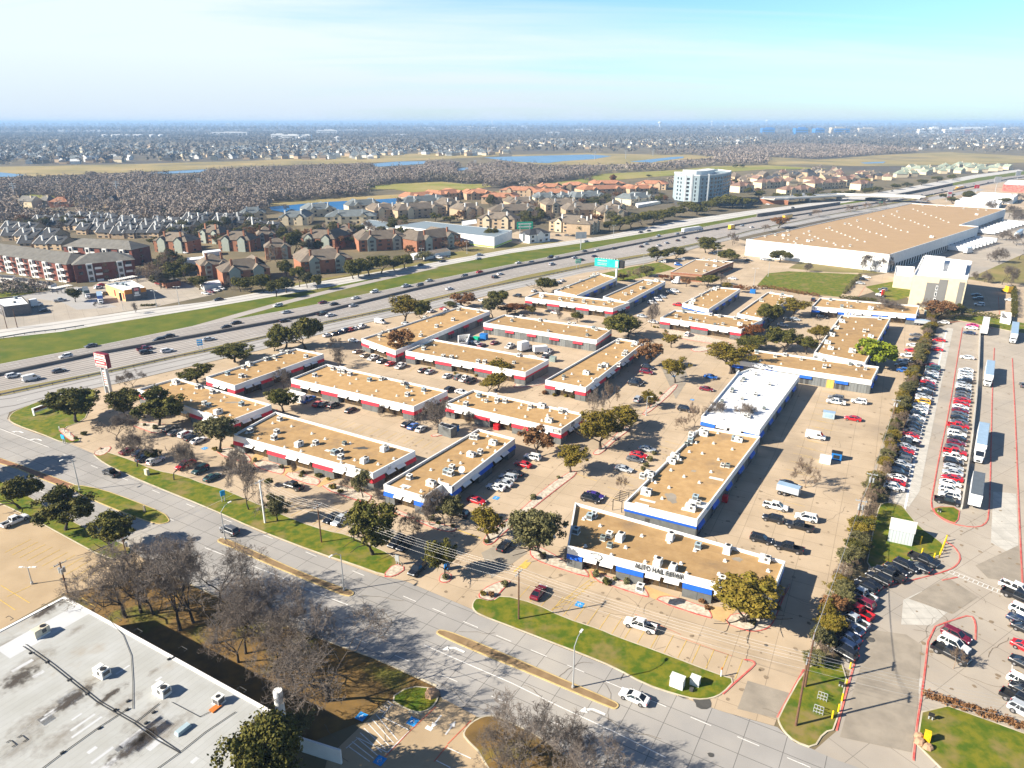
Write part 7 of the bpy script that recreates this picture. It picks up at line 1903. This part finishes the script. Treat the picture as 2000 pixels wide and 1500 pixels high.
# tall red pylon sign
p0, p1 = G(207, 766), G(219, 769.5); c = p0.lerp(p1, .5); hT = tall(213, 768, 690) ; hB = tall(213, 768, 717)
r = root('pylon_sign', (c.x, c.y, 0), PARK); wS = 6.0
LM.append(('the tall red pylon sign', c))
for sx in (-1, 1): b = MB(); b.box((sx * 1.15, 0, hB / 2 + .5), (.55, .9, hB + 1)); b.build('post', MATS['galv'], r)
b = MB(); b.box((0, .1, (hT + hB) / 2), (wS, 1.5, hT - hB)); cab = b.build('sign_cabinet', MATS['sign_dark_red'], r)
b = MB(); b.box((0, -.67, (hT + hB) / 2), (wS - .1, .06, hT - hB - .1)); b.build('sign_face', MATS['trim_white'], cab)
b = MB(); hh = hT - hB
b.box((0, -.71, hT - .15), (wS - .3, .03, .16)); b.box((0, -.71, hT - hh * .27), (wS - .3, .03, .14)); b.box((-wS * .46, -.71, hT - hh * .14), (.16, .03, hh * .25)); b.box((wS * .46, -.71, hT - hh * .14), (.16, .03, hh * .25)); b.box((-wS * .16, -.71, hT - hh * .14), (.12, .03, hh * .25)); b.box((wS * .16, -.71, hT - hh * .14), (.12, .03, hh * .25))
b.box((0, -.71, hB + hh * .36), (wS - .3, .03, hh * .30)); b.box((0, -.71, hB + .3), (wS - .5, .03, .25)); b.build('red_band', MATS['sign_red'], cab)
b = MB(); panel_rows(b, wS, hB + hh * .25, hB + hh * .47, -.74, 1, frac=.75); b.build('white_lettering', MATS['trim_white'], cab)
b = MB(); panel_rows(b, wS, hB + hh * .52, hB + hh * .70, -.72, 1, frac=.85); panel_rows(b, wS, hB + hh * .78, hB + hh * .95, -.72, 1, frac=.8); panel_rows(b, wS, hB + hh * .1, hB + hh * .19, -.72, 1, frac=.8); b.build('red_lettering', MATS['kerb_red'], cab)
z0, z1 = hB * .28, hB * .88; b = MB(); b.box((0, -.05, (z0 + z1) / 2), (1.7, .5, z1 - z0)); lo = b.build('lower_panel', MATS['trim_white'], r); b = MB(); panel_rows(b, 1.5, z0 + .3, z1 - .3, -.33, 6); b.build('red_lettering', MATS['kerb_red'], lo)
tag(r, 'sign', 'tall two-post red and white pylon sign by the frontage road', auto=False)
# teal billboard
c = G(1203, 556); hT = tall(1203, 556, 505); r = root('billboard', (c.x, c.y, 0), PARK - .05); hb = hT - 5.2; LM.append(('the teal billboard', c))
b = MB(); b.tube((0, 0, 0), (0, 0, hb - .3), .55, n=14); b.build('post', MATS['white_wall'], r)
b = MB(); b.tube((-1, 0, hb - .5), (-1, 0, hb + 4), .2, n=6); b.box((-5.6, 0, hb - .1), (15.5, 1.6, .18)); b.tube((-7, -.4, hb - .3), (0, 0, hb - 2.6), .12, n=6); b.build('catwalk', MATS['steel'], r)
b = MB(); b.box((-6, -.6, hb + 2.3), (14.6, .35, 4.4)); fc = b.build('face', MATS['sign_teal'], r)
b = MB(); panel_rows(b, 7, hb + 2.6, hb + 4.2, -.80, 1); panel_rows(b, 7, hb + .7, hb + 2.4, -.80, 2); b.v = [(x - 8.6, y, z) for x, y, z in b.v]; b.build('faded_lettering', MATS['galv'], fc)
b = MB(); b.box((.1, -.8, hb + 2.2), (1.7, .04, 3.6)); b.build('poster', MATS['galv'], fc)
b = MB()
for i in range(9): b.box((-12.6 + 1.6 * i, -.4, hb + 4.7), (.25, .3, .5))
b.build('floodlight', MATS['trim_white'], fc)
b = MB(); b.box((-2, 1.2, hb + 2.3), (.3, 3.0, 4.4)); b.box((2.3, .8, hb + 2.0), (3.2, 2.0, 4.0)); b.build('frame', MATS['trim_black'], r)
tag(r, 'billboard', 'teal billboard on a single white post beside the flex buildings', auto=False)
def board(x, y, ty, w, face, label, h=None, rz=None, two=True, name='road_sign', m2=None, frac=.45):
    c = G(x, y); hT = tall(x, y, ty); wm = w * mpp(x, y); r = root(name, (c.x, c.y, 0), FWY - .6 if rz is None else rz)
    hp = hT * frac if h is None else h; b = MB()
    for sx in ((-.3, .3) if two else (0,)): b.tube((sx * wm, 0, 0), (sx * wm, 0, hT - hp * .3), .12 if hT < 9 else .3, n=6)
    b.build('post', MATS['galv'], r); b = MB(); b.box((0, -.1, hT - hp / 2), (wm, .18, hp)); f = b.build('panel', MATS[face], r)
    if m2: b = MB(); panel_rows(b, wm, hT - hp * .9, hT - hp * .1, -.21, 2); b.build('lettering', MATS[m2], f)
    tag(r, 'sign', label, auto=False)
board(393, 688, 663, 10, 'sign_blue', 'blue highway information sign on two posts beside the guard rail', m2='trim_white')
board(1129, 524, 506, 11, 'sign_green', 'green highway sign on two posts beside the near carriageway', m2='trim_white')
board(1025, 458, 433, 32, 'sign_green', 'green and white billboard behind the small white office', m2='trim_white', two=True, name='billboard', frac=.55)
board(1134, 487, 453, 22, 'galv', 'grey back of a billboard on one post in the grass verge', two=False, name='billboard', frac=.38)
board(1023, 476, 455, 5, 'trim_white', 'slim white upright sign beside the small white office', two=False, frac=.8)
board(1380, 410, 398, 9, 'trim_white', 'blank white sign below the office tower', frac=.6)
board(1687, 368, 349, 24, 'yellow', 'yellow and white billboard beside the far frontage road', name='billboard', frac=.4)
board(1519, 388, 378, 10, 'yellow', 'yellow oval pole sign at the far service shop', two=False, frac=.5)
board(1567, 394, 377, 5, 'trim_white', 'white pole sign at the far frontage road', two=False, frac=.35)
board(1852, 394, 371, 11, 'trim_white', 'tall white and red price sign of the service station', frac=.9, m2='sign_red')
board(1903, 388, 361, 11, 'sign_red', 'red and yellow pole sign at the far right', two=False, frac=.25)
board(1942, 382, 345, 16, 'trim_white', 'tall white pole sign at the far right', two=False, frac=.3)
board(1986, 352, 334, 12, 'trim_white', 'white tower sign at the right edge of the far shops', two=False, frac=.5)
board(1720, 400, 394, 8, 'sign_green', 'green overhead sign beside the overpass', frac=.6)
board(241, 606, 572, 4, 'trim_black', 'tall dark pole sign beside the restaurant', two=False, frac=.45)
board(437, 980, 958, 9, 'sign_blue', 'small dark blue panel sign leaning near the bare tree', rz=PARK + 1.2)
board(777, 1103, 1084, 9, 'galv', 'small pale blue sign at the driveway entrance', rz=PARK, frac=.6)
board(126, 866, 849, 10, 'sign_blue', 'small blue sign board on the corner grass', rz=PARK)
board(1642, 1342, 1331, 9, 'trim_black', 'small black yard sign beside the red kerb', rz=STREET); board(1817, 1406, 1392, 10, 'trim_black', 'small black yard sign on the right-hand grass', rz=STREET); board(1834, 1001, 993, 7, 'trim_black', 'small black sign on the little grass island', rz=STREET)
# monument sign
c = G(92, 803); r = root('monument_sign', (c.x, c.y, .1), ang(G(120, 793) - G(82, 807))); b = MB(); b.box((0, 0, 1.1), (8.2, .5, .5)); b.box((0, 0, 2.3), (8.4, .7, .2)); b.box((-4.1, 0, 1.15), (.35, .7, 2.3)); b.box((4.1, 0, 1.15), (.35, .7, 2.3)); b.build('frame', MATS['white_wall'], r)
b = MB(); b.box((0, -.05, 1.75), (7.6, .4, .9)); f = b.build('face', MATS['dark_red_brick'], r); b = MB(); panel_rows(b, 7.4, 1.35, 2.15, -.27, 2); b.build('lettering', MATS['boulder'], f); tag(r, 'sign', 'low white framed monument sign with dark red face on the corner grass', auto=False)
# street lamps
LG = 'street lamps of the wide street'
def lamp(x, y, ty, arm, label, h=None, head='trim_white', parking=False, auto=False):
    c = G(x, y); hT = h or tall(x, y, ty); r = root('street_lamp', (c.x, c.y, .05)); b = MB(); b.tube((0, 0, 0), (0, 0, hT), .14, .09, n=8); b.tube((0, 0, 0), (0, 0, .5), .25, n=8); b.build('pole', MATS['galv'], r)
    dirs = arm if isinstance(arm, list) else [arm]
    for a in dirs:
        d = Vector((math.cos(a), math.sin(a), 0)); l = 1.0 if parking else 2.2
        b = MB(); q = [Vector((0, 0, hT - .1)), d * (l * .5) + Vector((0, 0, hT + (.0 if parking else .9))), d * l + Vector((0, 0, hT + (.0 if parking else 1.15)))]
        for u, v in zip(q, q[1:]): b.tube(u, v, .06, n=6)
        b.build('arm', MATS['galv'], r); b = MB(); e = q[-1] + d * .3; b.box((e.x, e.y, e.z), (.8, .34, .18), a); b.build('lamp_head', MATS[head], r)
    tag(r, 'street lamp', label, LG, auto=auto)
lamp(1119, 1344, 1262, STREET + PI / 2, 'street lamp with curved arm on the near median'); lamp(440, 1054, 1000, STREET + PI / 2, 'street lamp at the far tip of the long middle median'); lamp(672, 1154, 1084, STREET - PI / 2, 'street lamp at the near end of the middle median'); lamp(156, 958, 900, STREET - PI / 2, 'street lamp on the grassy left median')
lamp(63, 1141, 1108, [0, PI], 'twin headed lamp in the lot island across the street', parking=True); lamp(1472, 558, 524, [0, PI], 'white lamp post at the left of the grass field', parking=True); lamp(1500, 540, 508, [0, PI], 'white lamp post at the top of the grass field', parking=True); lamp(1400, 506, 482, [0, PI], 'white lamp post behind the brick office', parking=True); lamp(1256, 524, 496, [0, PI], 'white lamp post beside the near frontage road', parking=True)
for x, y, ty in ((350, 595, 560), (306, 600, 568), (912, 496, 472), (1198, 462, 440), (824, 505, 485)): lamp(x, y, ty, [0, PI], 'dark lamp post on the far frontage road', parking=True, auto=True)
lamp(1262, 812, 775, [0], 'thin lamp post in the rock divider strip', parking=True)
# utility poles and wires
POLES = {}
def pole(k, x, y, ty, label, m='wood_pole', arm=True, r0=.17, cans=0, rz=None, tx=None):
    c = G(x, y); h = tall(x, y, ty); r = root('utility_pole', (c.x, c.y, 0), STREET + PI / 2 if rz is None else rz); b = MB(); b.tube((0, 0, 0), (0, 0, h), r0, r0 * .7, n=10); b.build('pole', MATS[m], r)
    if arm: b = MB(); b.box((0, 0, h - .35), (2.4, .14, .16)); [b.tube((x_, 0, h - .28), (x_, 0, h - .05), .06, n=6) for x_ in (-1.1, -.4, .4, 1.1)]; b.build('crossarm', MATS['galv'], r)
    for i in range(cans): b = MB(); a = i * 2.1; b.tube((.45 * math.cos(a), .45 * math.sin(a), h - 2.4), (.45 * math.cos(a), .45 * math.sin(a), h - 1.3), .24, n=10); b.build('transformer', MATS['galv'], r)
    tag(r, 'utility pole', label, auto=False); POLES[k] = (c, h)
pole('a', 518, 1022, 938, 'tall white utility pole on the grass verge', 'white_wall', r0=.24); pole('b', 628, 1060, 986, 'brown wooden utility pole left of the green oak'); pole('c', 1013, 1210, 1116, 'brown wooden utility pole beside the maroon sedan'); pole('d', 1554, 1418, 1284, 'tall wooden utility pole on the right verge', r0=.2, cans=0); pole('e', 1572, 1342, 1236, 'leaning wooden utility pole at the end of the hedge', r0=.2)
pole('f', 1695, 972, 924, 'wooden utility pole with transformers in the fence hedge', cans=3, rz=PARK); pole('g', 1743, 820, 780, 'wooden utility pole with two white transformers in the upper hedge', cans=2, rz=PARK); pole('h', 1674, 1022, 976, 'wooden utility pole with rusty transformers in the fence hedge', cans=3, rz=PARK); pole('i', 132, 1158, 1098, 'wooden utility pole with transformers behind the pale warehouse', cans=3); pole('j', 251, 1104, 1050, 'wooden utility pole among the grove branches', cans=1)
pole('k', 34, 640, 604, 'dark thin pole right in front of the dark cafe', arm=False, rz=0); pole('l', 14, 642, 606, 'dark thin pole at the left of the dark cafe', arm=False, rz=0)
wr = bpy.data.curves.new('overhead_wires', 'CURVE'); wr.dimensions = '3D'; wr.bevel_depth = .016; wr.bevel_resolution = 1
def wires(pa, pb, offs, sag=1.0):
    (a, ha), (b, hb_) = pa, pb; n = Vector((math.cos(STREET + PI / 2), math.sin(STREET + PI / 2), 0))
    for o in offs:
        s = wr.splines.new('POLY'); s.points.add(12)
        for i in range(13):
            t = i / 12; q = a.lerp(b, t) + n * o[0]; z = (ha + o[1]) * (1 - t) + (hb_ + o[1]) * t - sag * 4 * t * (1 - t); s.points[i].co = (q.x, q.y, z, 1)
OF = [(-1.1, -.05), (-.4, -.05), (.4, -.05), (1.1, -.05), (0, -2.2)]
off_r = (G(2300, 1560), 11.5); off_l = (G(-150, 800), 11)
for k1, k2 in (('a', 'b'), ('b', 'c'), ('c', 'd')): wires(POLES[k1], POLES[k2], OF, 1.0)
wires(POLES['d'], off_r, OF, 1.2); wires(POLES['e'], POLES['h'], OF[:3], .8); wires(POLES['h'], POLES['f'], OF[:3], .5); wires(POLES['f'], POLES['g'], OF[:3], .8); wires(POLES['d'], POLES['e'], OF[:3], .3); wires(POLES['i'], POLES['j'], OF[:2], .5); wires(POLES['j'], POLES['a'], OF[:2], 1)
t_ = bpy.data.objects.new('tmp', wr); me = bpy.data.meshes.new_from_object(t_); bpy.data.objects.remove(t_)
me.materials.clear(); me.materials.append(MATS['wire']); o = bpy.data.objects.new('overhead_wires', me); C.objects.link(o); tag(o, 'wires', 'thin overhead power wires strung between the roadside poles', auto=False)
# freeway barrier, guard rails, overpass
def rail(label, p, h0, h1, w, m, name='guard_rail', posts=None, cat='guard rail'):
    r = root(name); b = MB(); add_strip(b, p, w, h0, h1); b.build('beam', MATS[m], r)
    if posts:
        T = plen(p); s = 0; k = 0; b = MB()
        while s < min(T, posts[1]): c, d = along(p, s); b.box((c.x, c.y, h1 / 2), (.15, .15, h1), ang(d)); s += posts[0]
        b.build('posts', MATS['wood_pole'], r)['kind'] = 'stuff'
    tag(r, cat, label, auto=False)
rail('dark concrete barrier between the two carriageways', FB, .05, 1.25, .9, 'barrier', 'median_barrier', cat='barrier')
gr = [x * .5 + y * .5 for x, y in zip(resample(FS, 60), resample(RN, 60))]
rail('long guard rail between the freeway and the near frontage road', RN, .45, .95, .12, 'rail', posts=(3.8, 420))
rail('guard rail along the edge of the far frontage road', pts("-100,680 0,662 60,652 120,645 165,638"), .45, .95, .12, 'rail', posts=(3.8, 200))
b = MB(); dk = pts("1500,399 1640,391 1765,394.5 1800,397"); r = root('overpass'); z = 6.2
L_, R_ = strip_pts(dk, 17)
for i in range(len(dk) - 1): b.prism([(q.x, q.y) for q in (R_[i], R_[i + 1], L_[i + 1], L_[i])], z - 1.2, z, bottom=True)
b.build('deck', MATS['concrete'], r)
for S_, nm in ((L_, 0), (R_, 1)): m = MB(); add_strip(m, S_, .5, z, z + 1.1); m.build('parapet', MATS['coping'], r)
for t in (.3, .55, .8):
    c = along(dk, plen(dk) * t)[0]; m = MB(); m.box((c.x, c.y, z / 2 - .6), (1.6, 12, z - 1.2)); m.build('pier', MATS['concrete'], r)
tag(r, 'bridge', 'pale concrete overpass crossing the freeway in the distance', auto=False)
rw = pts("1478,424 1560,412 1640,400"); m = MB(); add_strip(m, rw, .8, 0, 3.2); o = m.build('retaining_wall', MATS['barrier']); tag(o, 'wall', 'dark retaining wall of the freeway before the overpass', auto=False)
rw = pts("1690,392 1740,386 1860,362"); m = MB(); add_strip(m, rw, .8, 0, 3.2); o = m.build('retaining_wall', MATS['barrier']); tag(o, 'wall', 'dark retaining wall of the freeway past the overpass', auto=False)
# low wall beside the lorry yard, with a drop behind it
lw = pts("1877,995 1888,925 1898,855 1906,780 1911,710 1914,640"); m = MB(); add_strip(m, lw, .35, 0, 1.3); o = m.build('low_wall', MATS['concrete']); tag(o, 'wall', 'long low concrete wall between parked cars and the lorries', auto=False)
fp = [c for c in HEDGE]; r = root('wire_fence'); m = MB(); off = Vector((-1.4, 0, 0)); T = plen(fp); s = 0
while s < T: c, d = along(fp, s); c += off; m.tube((c.x, c.y, 0), (c.x, c.y, 1.9), .05, n=6); s += 3
m.build('posts', MATS['galv'], r)['kind'] = 'stuff'; m = MB()
for z in (.3, 1.0, 1.85):
    for u, v in zip(fp, fp[1:]): m.tube(u + off + Vector((0, 0, z)), v + off + Vector((0, 0, z)), .035, n=5)
m.build('rails', MATS['galv'], r); tag(r, 'fence', 'wire fence along the park side of the overgrown hedge', auto=False)
fp = [q + Vector((2.6, .4, 0)) for q in pts("1712,998 1734,940 1754,880 1774,815 1796,750 1812,700")]; m = MB()
for z in (.4, 1.2, 1.9):
    for u, v in zip(fp, fp[1:]): m.tube(u + Vector((0, 0, z)), v + Vector((0, 0, z)), .04, n=5)
# shed
z = 3.2; q = pts("1741,1016 1790,1026 1786,1043 1738,1033", z); q = [(v.x, v.y) for v in q]
if area(q) < 0: q = q[::-1]
mat('shed_metal', (.55, .60, .62), .6, metal=.2, joints=(50, .55, .08, .75), rot=E_DIR); mat('shed_roof', (.66, .64, .58), .6, joints=(50, .7, .06, .85), rot=E_DIR)
r = root('metal_shed'); m = MB(); m.prism(q, 0, z); m.build('wall', MATS['shed_metal'], r); m = MB(); cx = sum(a[0] for a in q) / 4; cy = sum(a[1] for a in q) / 4
q5 = [(cx + (x - cx) * 1.06, cy + (y - cy) * 1.06) for x, y in q]; m.face([(*q5[0], z + .02), (*q5[1], z + .02), (*q5[2], z + .7), (*q5[3], z + .7)]); m.face([(*q5[3], z + .02), (*q5[2], z + .02), (*q5[2], z + .7), (*q5[3], z + .7)]); m.build('roof', MATS['shed_roof'], r); tag(r, 'shed', 'corrugated metal shed with pale roof on the grass beside the hedge', auto=False)
# bollards
BG = 'yellow bollards beside the car lots'
def bollard(x, y, h, m='yellow', lb='yellow bollard'):
    c = G(x, y); b = MB(); b.tube((0, 0, 0), (0, 0, h), .14, n=10); b.tube((0, 0, h), (0, 0, h + .08), .14, .04, n=10); o = b.build('bollard', MATS[m]); o.location = (c.x, c.y, .05); tag(o, 'bollard', lb, BG)
for x, y, h in ((1625, 1404, 1.5), (1637, 1391, 1.5), (1644, 1370, 1.5), (1653, 1338, 1.0), (1660, 1306, 1.2), (1797, 1064, 2.0), (1799, 1086, 1.8), (1824, 1092, 1.4)): bollard(x, y, h, lb='yellow bollard post')
for i in range(6): bollard(1834 + i * 2.6, 1090 - i * 6.5, 1.5, lb='yellow row bollard')
for x, y in ((117, 841), (127, 846), (138, 851)): bollard(x, y, 1.3, 'white_wall', 'short white bollard')
# cabinets, dumpsters, boulders, racks
def crate(name, x, y, d, m, label, cat, rz=None, lid=None, grp=None):
    c = G(x, y); r = root(name, (c.x, c.y, .1), PARK if rz is None else rz); b = MB(); b.box((0, 0, d[2] / 2), d, taper=.97); b.build('body', MATS[m], r); b = MB(); b.box((0, 0, d[2] + .05), (d[0] * 1.04, d[1] * 1.04, .1)); b.build('lid', MATS[lid or m], r); b = MB(); b.box((0, -d[1] / 2 - .02, d[2] * .5), (d[0] * .6, .04, d[2] * .5)); b.build('door', MATS[lid or m], r); tag(r, cat, label, grp, auto=False)
crate('utility_cabinet', 1322, 1341, (2.2, 1.3, 1.9), 'unit_white', 'large white utility cabinet on the grass verge', 'utility cabinet', STREET); crate('utility_cabinet', 1357, 1337, (1.5, 1.1, 1.4), 'unit_white', 'smaller white utility cabinet on the grass verge', 'utility cabinet', STREET); crate('utility_cabinet', 288, 928, (1.1, .8, 1.5), 'unit_cream', 'cream utility cabinet under the left bare trees', 'utility cabinet', STREET)
crate('dumpster', 1633, 897, (2.6, 1.9, 2.0), 'blue_bin', 'blue dumpster in the rear car park', 'dumpster', lid='trim_black'); crate('white_bin', 1611, 904, (2.8, 2.0, 1.8), 'unit_white', 'white box bin left of the blue dumpster', 'bin'); crate('dumpster', 888, 842, (2.2, 1.8, 1.9), 'blue_bin', 'blue dumpster beside the small grey shed', 'dumpster', lid='trim_black'); crate('dumpster', 945, 663, (3.0, 2.2, 2.3), 'blue_bin', 'blue dumpster in the yard behind the long building', 'dumpster'); crate('dumpster', 930, 666, (2.6, 1.8, 1.6), 'sign_green', 'green dumpster left of the blue one', 'dumpster'); crate('dumpster', 1470, 573, (2.8, 2.0, 2.0), 'blue_bin', 'blue dumpster behind the flex buildings at the hedge', 'dumpster'); crate('dumpster', 1810, 615, (2.4, 1.8, 2.2), 'unit_blue', 'pale blue bin at the end of building 17', 'bin'); crate('dumpster', 1080, 706, (2.4, 1.8, 1.8), 'unit_green', 'grey-green dumpster behind the long building', 'dumpster'); crate('dumpster', 1045, 656, (1.6, 1.2, 1.6), 'red_paint', 'red bin against the grey dock doors', 'bin'); crate('dumpster', 970, 839, (1.7, 1.2, 1.7), 'red_paint', 'red bin under the awning of the dog sign building', 'bin'); crate('dumpster', 1414, 980, (1.6, 1.2, 1.6), 'red_paint', 'red bin in the shaded loading alley', 'bin'); crate('dumpster', 1606, 754, (1.6, 1.2, 1.5), 'red_paint', 'red bin left of the yellow door', 'bin'); crate('mail_box', 873, 1112, (.9, .9, 1.5), 'blue_bin', 'blue box beside the entrance tree', 'box')
crate('small_trailer', 1618, 816, (3.4, 1.9, 1.9), 'unit_blue', 'small blue box trailer left of the red sedan', 'trailer', lid='trailer_roof'); crate('utility_cabinet', 1350, 1350, (.6, .6, .4), 'dark_wall', 'low dark meter box on the grass verge', 'utility cabinet')
r, p, i3, z = simple_block('dumpster_shed', 'small grey gabled shed beside the bare tree', 'shed', "862,824 892,832 880,838 856,830", 3.0, 'grey_wall', 'roof_dark', par=.05); r, p, i3, z = simple_block('dumpster_enclosure', 'white walled dumpster enclosure in the yard', 'enclosure', "894,655 918,652 912,668 894,670", 2.6, 'white_wall', 'concrete', par=2.4); simple_block('dumpster_enclosure', 'white walled enclosure at the hotel lot corner', 'enclosure', "1956,608 1976,611 1975,624 1955,620", 2.6, 'white_wall', 'concrete', par=2.4); simple_block('dumpster_shed', 'pale roof dumpster shed under the oak by building 2', 'shed', "566,760 598,768 592,774 560,766", 2.8, 'coping', 'coping', par=.05)
def boulder(x, y, s, label):
    rng = np.random.default_rng(int(x)); m = MB(); rg = []
    for k, z in enumerate((0, .35, .75, 1.0)): rg.append([(s * (1 - .55 * (k / 3) ** 2) * math.cos(t) * rng.uniform(.75, 1.15), s * .8 * (1 - .55 * (k / 3) ** 2) * math.sin(t) * rng.uniform(.75, 1.15), z * s * .9) for t in np.linspace(0, 2 * PI, 9)[:-1]])
    m.loft(rg); o = m.build('boulder', MATS['boulder']); c = G(x, y); o.location = (c.x, c.y, .1); tag(o, 'boulder', label, 'boulders', auto=False)
boulder(843, 1358, 1.3, 'upright brown boulder on the small grass island'); boulder(1796, 1452, .9, 'tan boulder left of the yellow post box'); boulder(1812, 1462, .8, 'tan boulder in front of the yellow post box'); boulder(1794, 1440, .8, 'orange boulder behind the yellow post box'); boulder(196, 878, .6, 'small dark boulder in the driveway rock bed')
crate('post_box', 1809, 1448, (.8, .8, 1.6), 'yellow', 'yellow upright box between the boulders', 'box')
for x, y, lb in ((1596, 1366, 'upper'), (1588, 1392, 'lower')):
    c = G(x, y); r = root('bike_rack', (c.x, c.y, .14), STREET); m = MB()
    for i in range(4): m.tube((i * .45, 0, 0), (i * .45, 0, .9), .05, n=6); m.tube((i * .45, 1.0, 0), (i * .45, 1.0, .7), .05, n=6)
    for y_, z in ((0, .9), (1.0, .7), (0, .3)): m.tube((0, y_, z), (1.35, y_, z), .05, n=6)
    m.build('frame', MATS['galv'], r); tag(r, 'pipe rack', f'{lb} white pipe rack on the right verge', auto=False)
c = G(1408, 1322); m = MB(); m.tube((0, 0, 0), (0, 0, 1.4), .12, n=8, mi=0); m.tube((0, 0, 1.4), (0, 0, 1.8), .13, n=8, mi=1); o = m.build('marker_post', [MATS['white_wall'], MATS['orange']]); o.location = (c.x, c.y, .1); tag(o, 'marker post', 'white marker post with orange top on the verge', auto=False)
c = G(283, 1000); m = MB(); m.box((0, 0, .8), (.5, .5, 1.6), taper=.7); o = m.build('stone_marker', MATS['stone']); o.location = (c.x, c.y, .1); tag(o, 'marker', 'small stone marker post on the grassy left median', auto=False)
# pergola beside the alley building
c = G(1212, 990); r = root('steel_arbour', (c.x, c.y, 0), PARK + PI / 2); m = MB()
for i in range(7): m.box((-2.4 + .8 * i, 0, 2.9), (.12, 2.4, .12))
m.build('slats', MATS['trim_black'], r); m = MB(); [m.box((sx * 2.4, sy * 1.1, 1.45), (.14, .14, 2.9)) for sx in (-1, 1) for sy in (-1, 1)]; m.build('posts', MATS['trim_black'], r); tag(r, 'arbour', 'small dark steel arbour at the end of the alley building', auto=False)
# ------------------------------------------------------------------ air
m = bpy.data.materials.new('haze'); m.use_nodes = True; nt = m.node_tree; nt.nodes.clear(); ou = nt.nodes.new('ShaderNodeOutputMaterial'); pv = nt.nodes.new('ShaderNodeVolumePrincipled')
pv.inputs['Color'].default_value = (0.44, 0.67, 1.0, 1); pv.inputs['Density'].default_value = HAZE; pv.inputs['Anisotropy'].default_value = 0.0
nt.links.new(pv.outputs[0], ou.inputs['Volume'])
b = MB(); b.box((0, 14700, 52), (59000, 30500, 106)); hz = b.build('haze', m); hz['kind'] = 'stuff'
# ================================================================== LABELS: tell look-alikes apart by what they stand beside
def ordn(i): return ORD[i] if i < len(ORD) else f'{i + 1}th'
def wpos(o): return Vector((o.location.x, o.location.y, 0))
def pxx(o): return px_of(Vector((o.location.x, o.location.y, o.location.z)))[0]
from collections import defaultdict
by = defaultdict(list)
for o, l, auto in ALL:
    if not auto and not o.get('hedge'): continue
    if 'roof' in o: by[('roof', o['roof'], l)].append(o)
    elif 'ordinal' in o: by[('row', o['rowname'], l)].append(o)
    elif o.get('hedge'): by[('hedge', '', l)].append(o)
    elif o.get('group') == 'cars on the freeway': by[('fwy', '', l)].append(o)
    else: by[('lm', '', l)].append(o)
def shortdesc(ph): return ph if ph.startswith('the ') else 'the building ' + ph
for (kind, key, l), L in by.items():
    if kind == 'roof':
        L.sort(key=pxx); ph = shortdesc(ROOFS[key][0])
        for i, o in enumerate(L): o['label'] = f'{l} on {ph}' if len(L) == 1 else f'{l}, {ordn(i)} from left on {ph}'
    elif kind == 'row':
        L.sort(key=lambda o: o['ordinal'])
        for i, o in enumerate(L): o['label'] = f'{l} parked in the {key}' if len(L) == 1 else f'{ordn(i)} {l} from the near end of the {key}'
    elif kind == 'hedge':
        L.sort(key=lambda o: o.location.y)
        for i, o in enumerate(L): o['label'] = f'{l}, {ordn(i)} of its colour from near end'
    elif kind == 'fwy':
        L.sort(key=pxx)
        for i, o in enumerate(L): o['label'] = f'{l} driving on the freeway' if len(L) == 1 else f'{ordn(i)} {l} from the left on the freeway'
    else:
        sub = defaultdict(list)
        for o in L:
            p = wpos(o); sub[min(range(len(LM)), key=lambda i: (LM[i][1] - p).length)].append(o)
        for i, M in sub.items():
            ph = shortdesc(LM[i][0]); q = LM[i][1]; M.sort(key=lambda o: (wpos(o) - q).length)
            for k, o in enumerate(M): o['label'] = f'{l}, {"" if k == 0 else ordn(k) + " "}nearest {ph}'
seen = defaultdict(list)
for o, l, a in ALL: seen[o['label']].append(o)
for l, L in seen.items():
    if len(L) > 1 and not (l.startswith('small ') and '-roofed house' in l):
        L.sort(key=pxx)
        for i, o in enumerate(L): o['label'] = (f'{ordn(i)} from left, ' + l)[:200]
bad = [o['label'] for o, l, a in ALL if not 4 <= len(o['label'].split()) <= 16]
print('things', len(ALL), 'labels out of length', len(bad), bad[:5])

fl = defaultdict(list)
for o in bpy.data.objects:
    if o.get('category') and o.parent is None: fl[o.get('label')].append(o.name)
print({k: v for k, v in fl.items() if len(v) > 1 and '-roofed house' not in str(k)})
allset = {o.name for o, l, a in ALL}
print([o.name for o in bpy.data.objects if o.get('category') and o.name not in allset][:10])
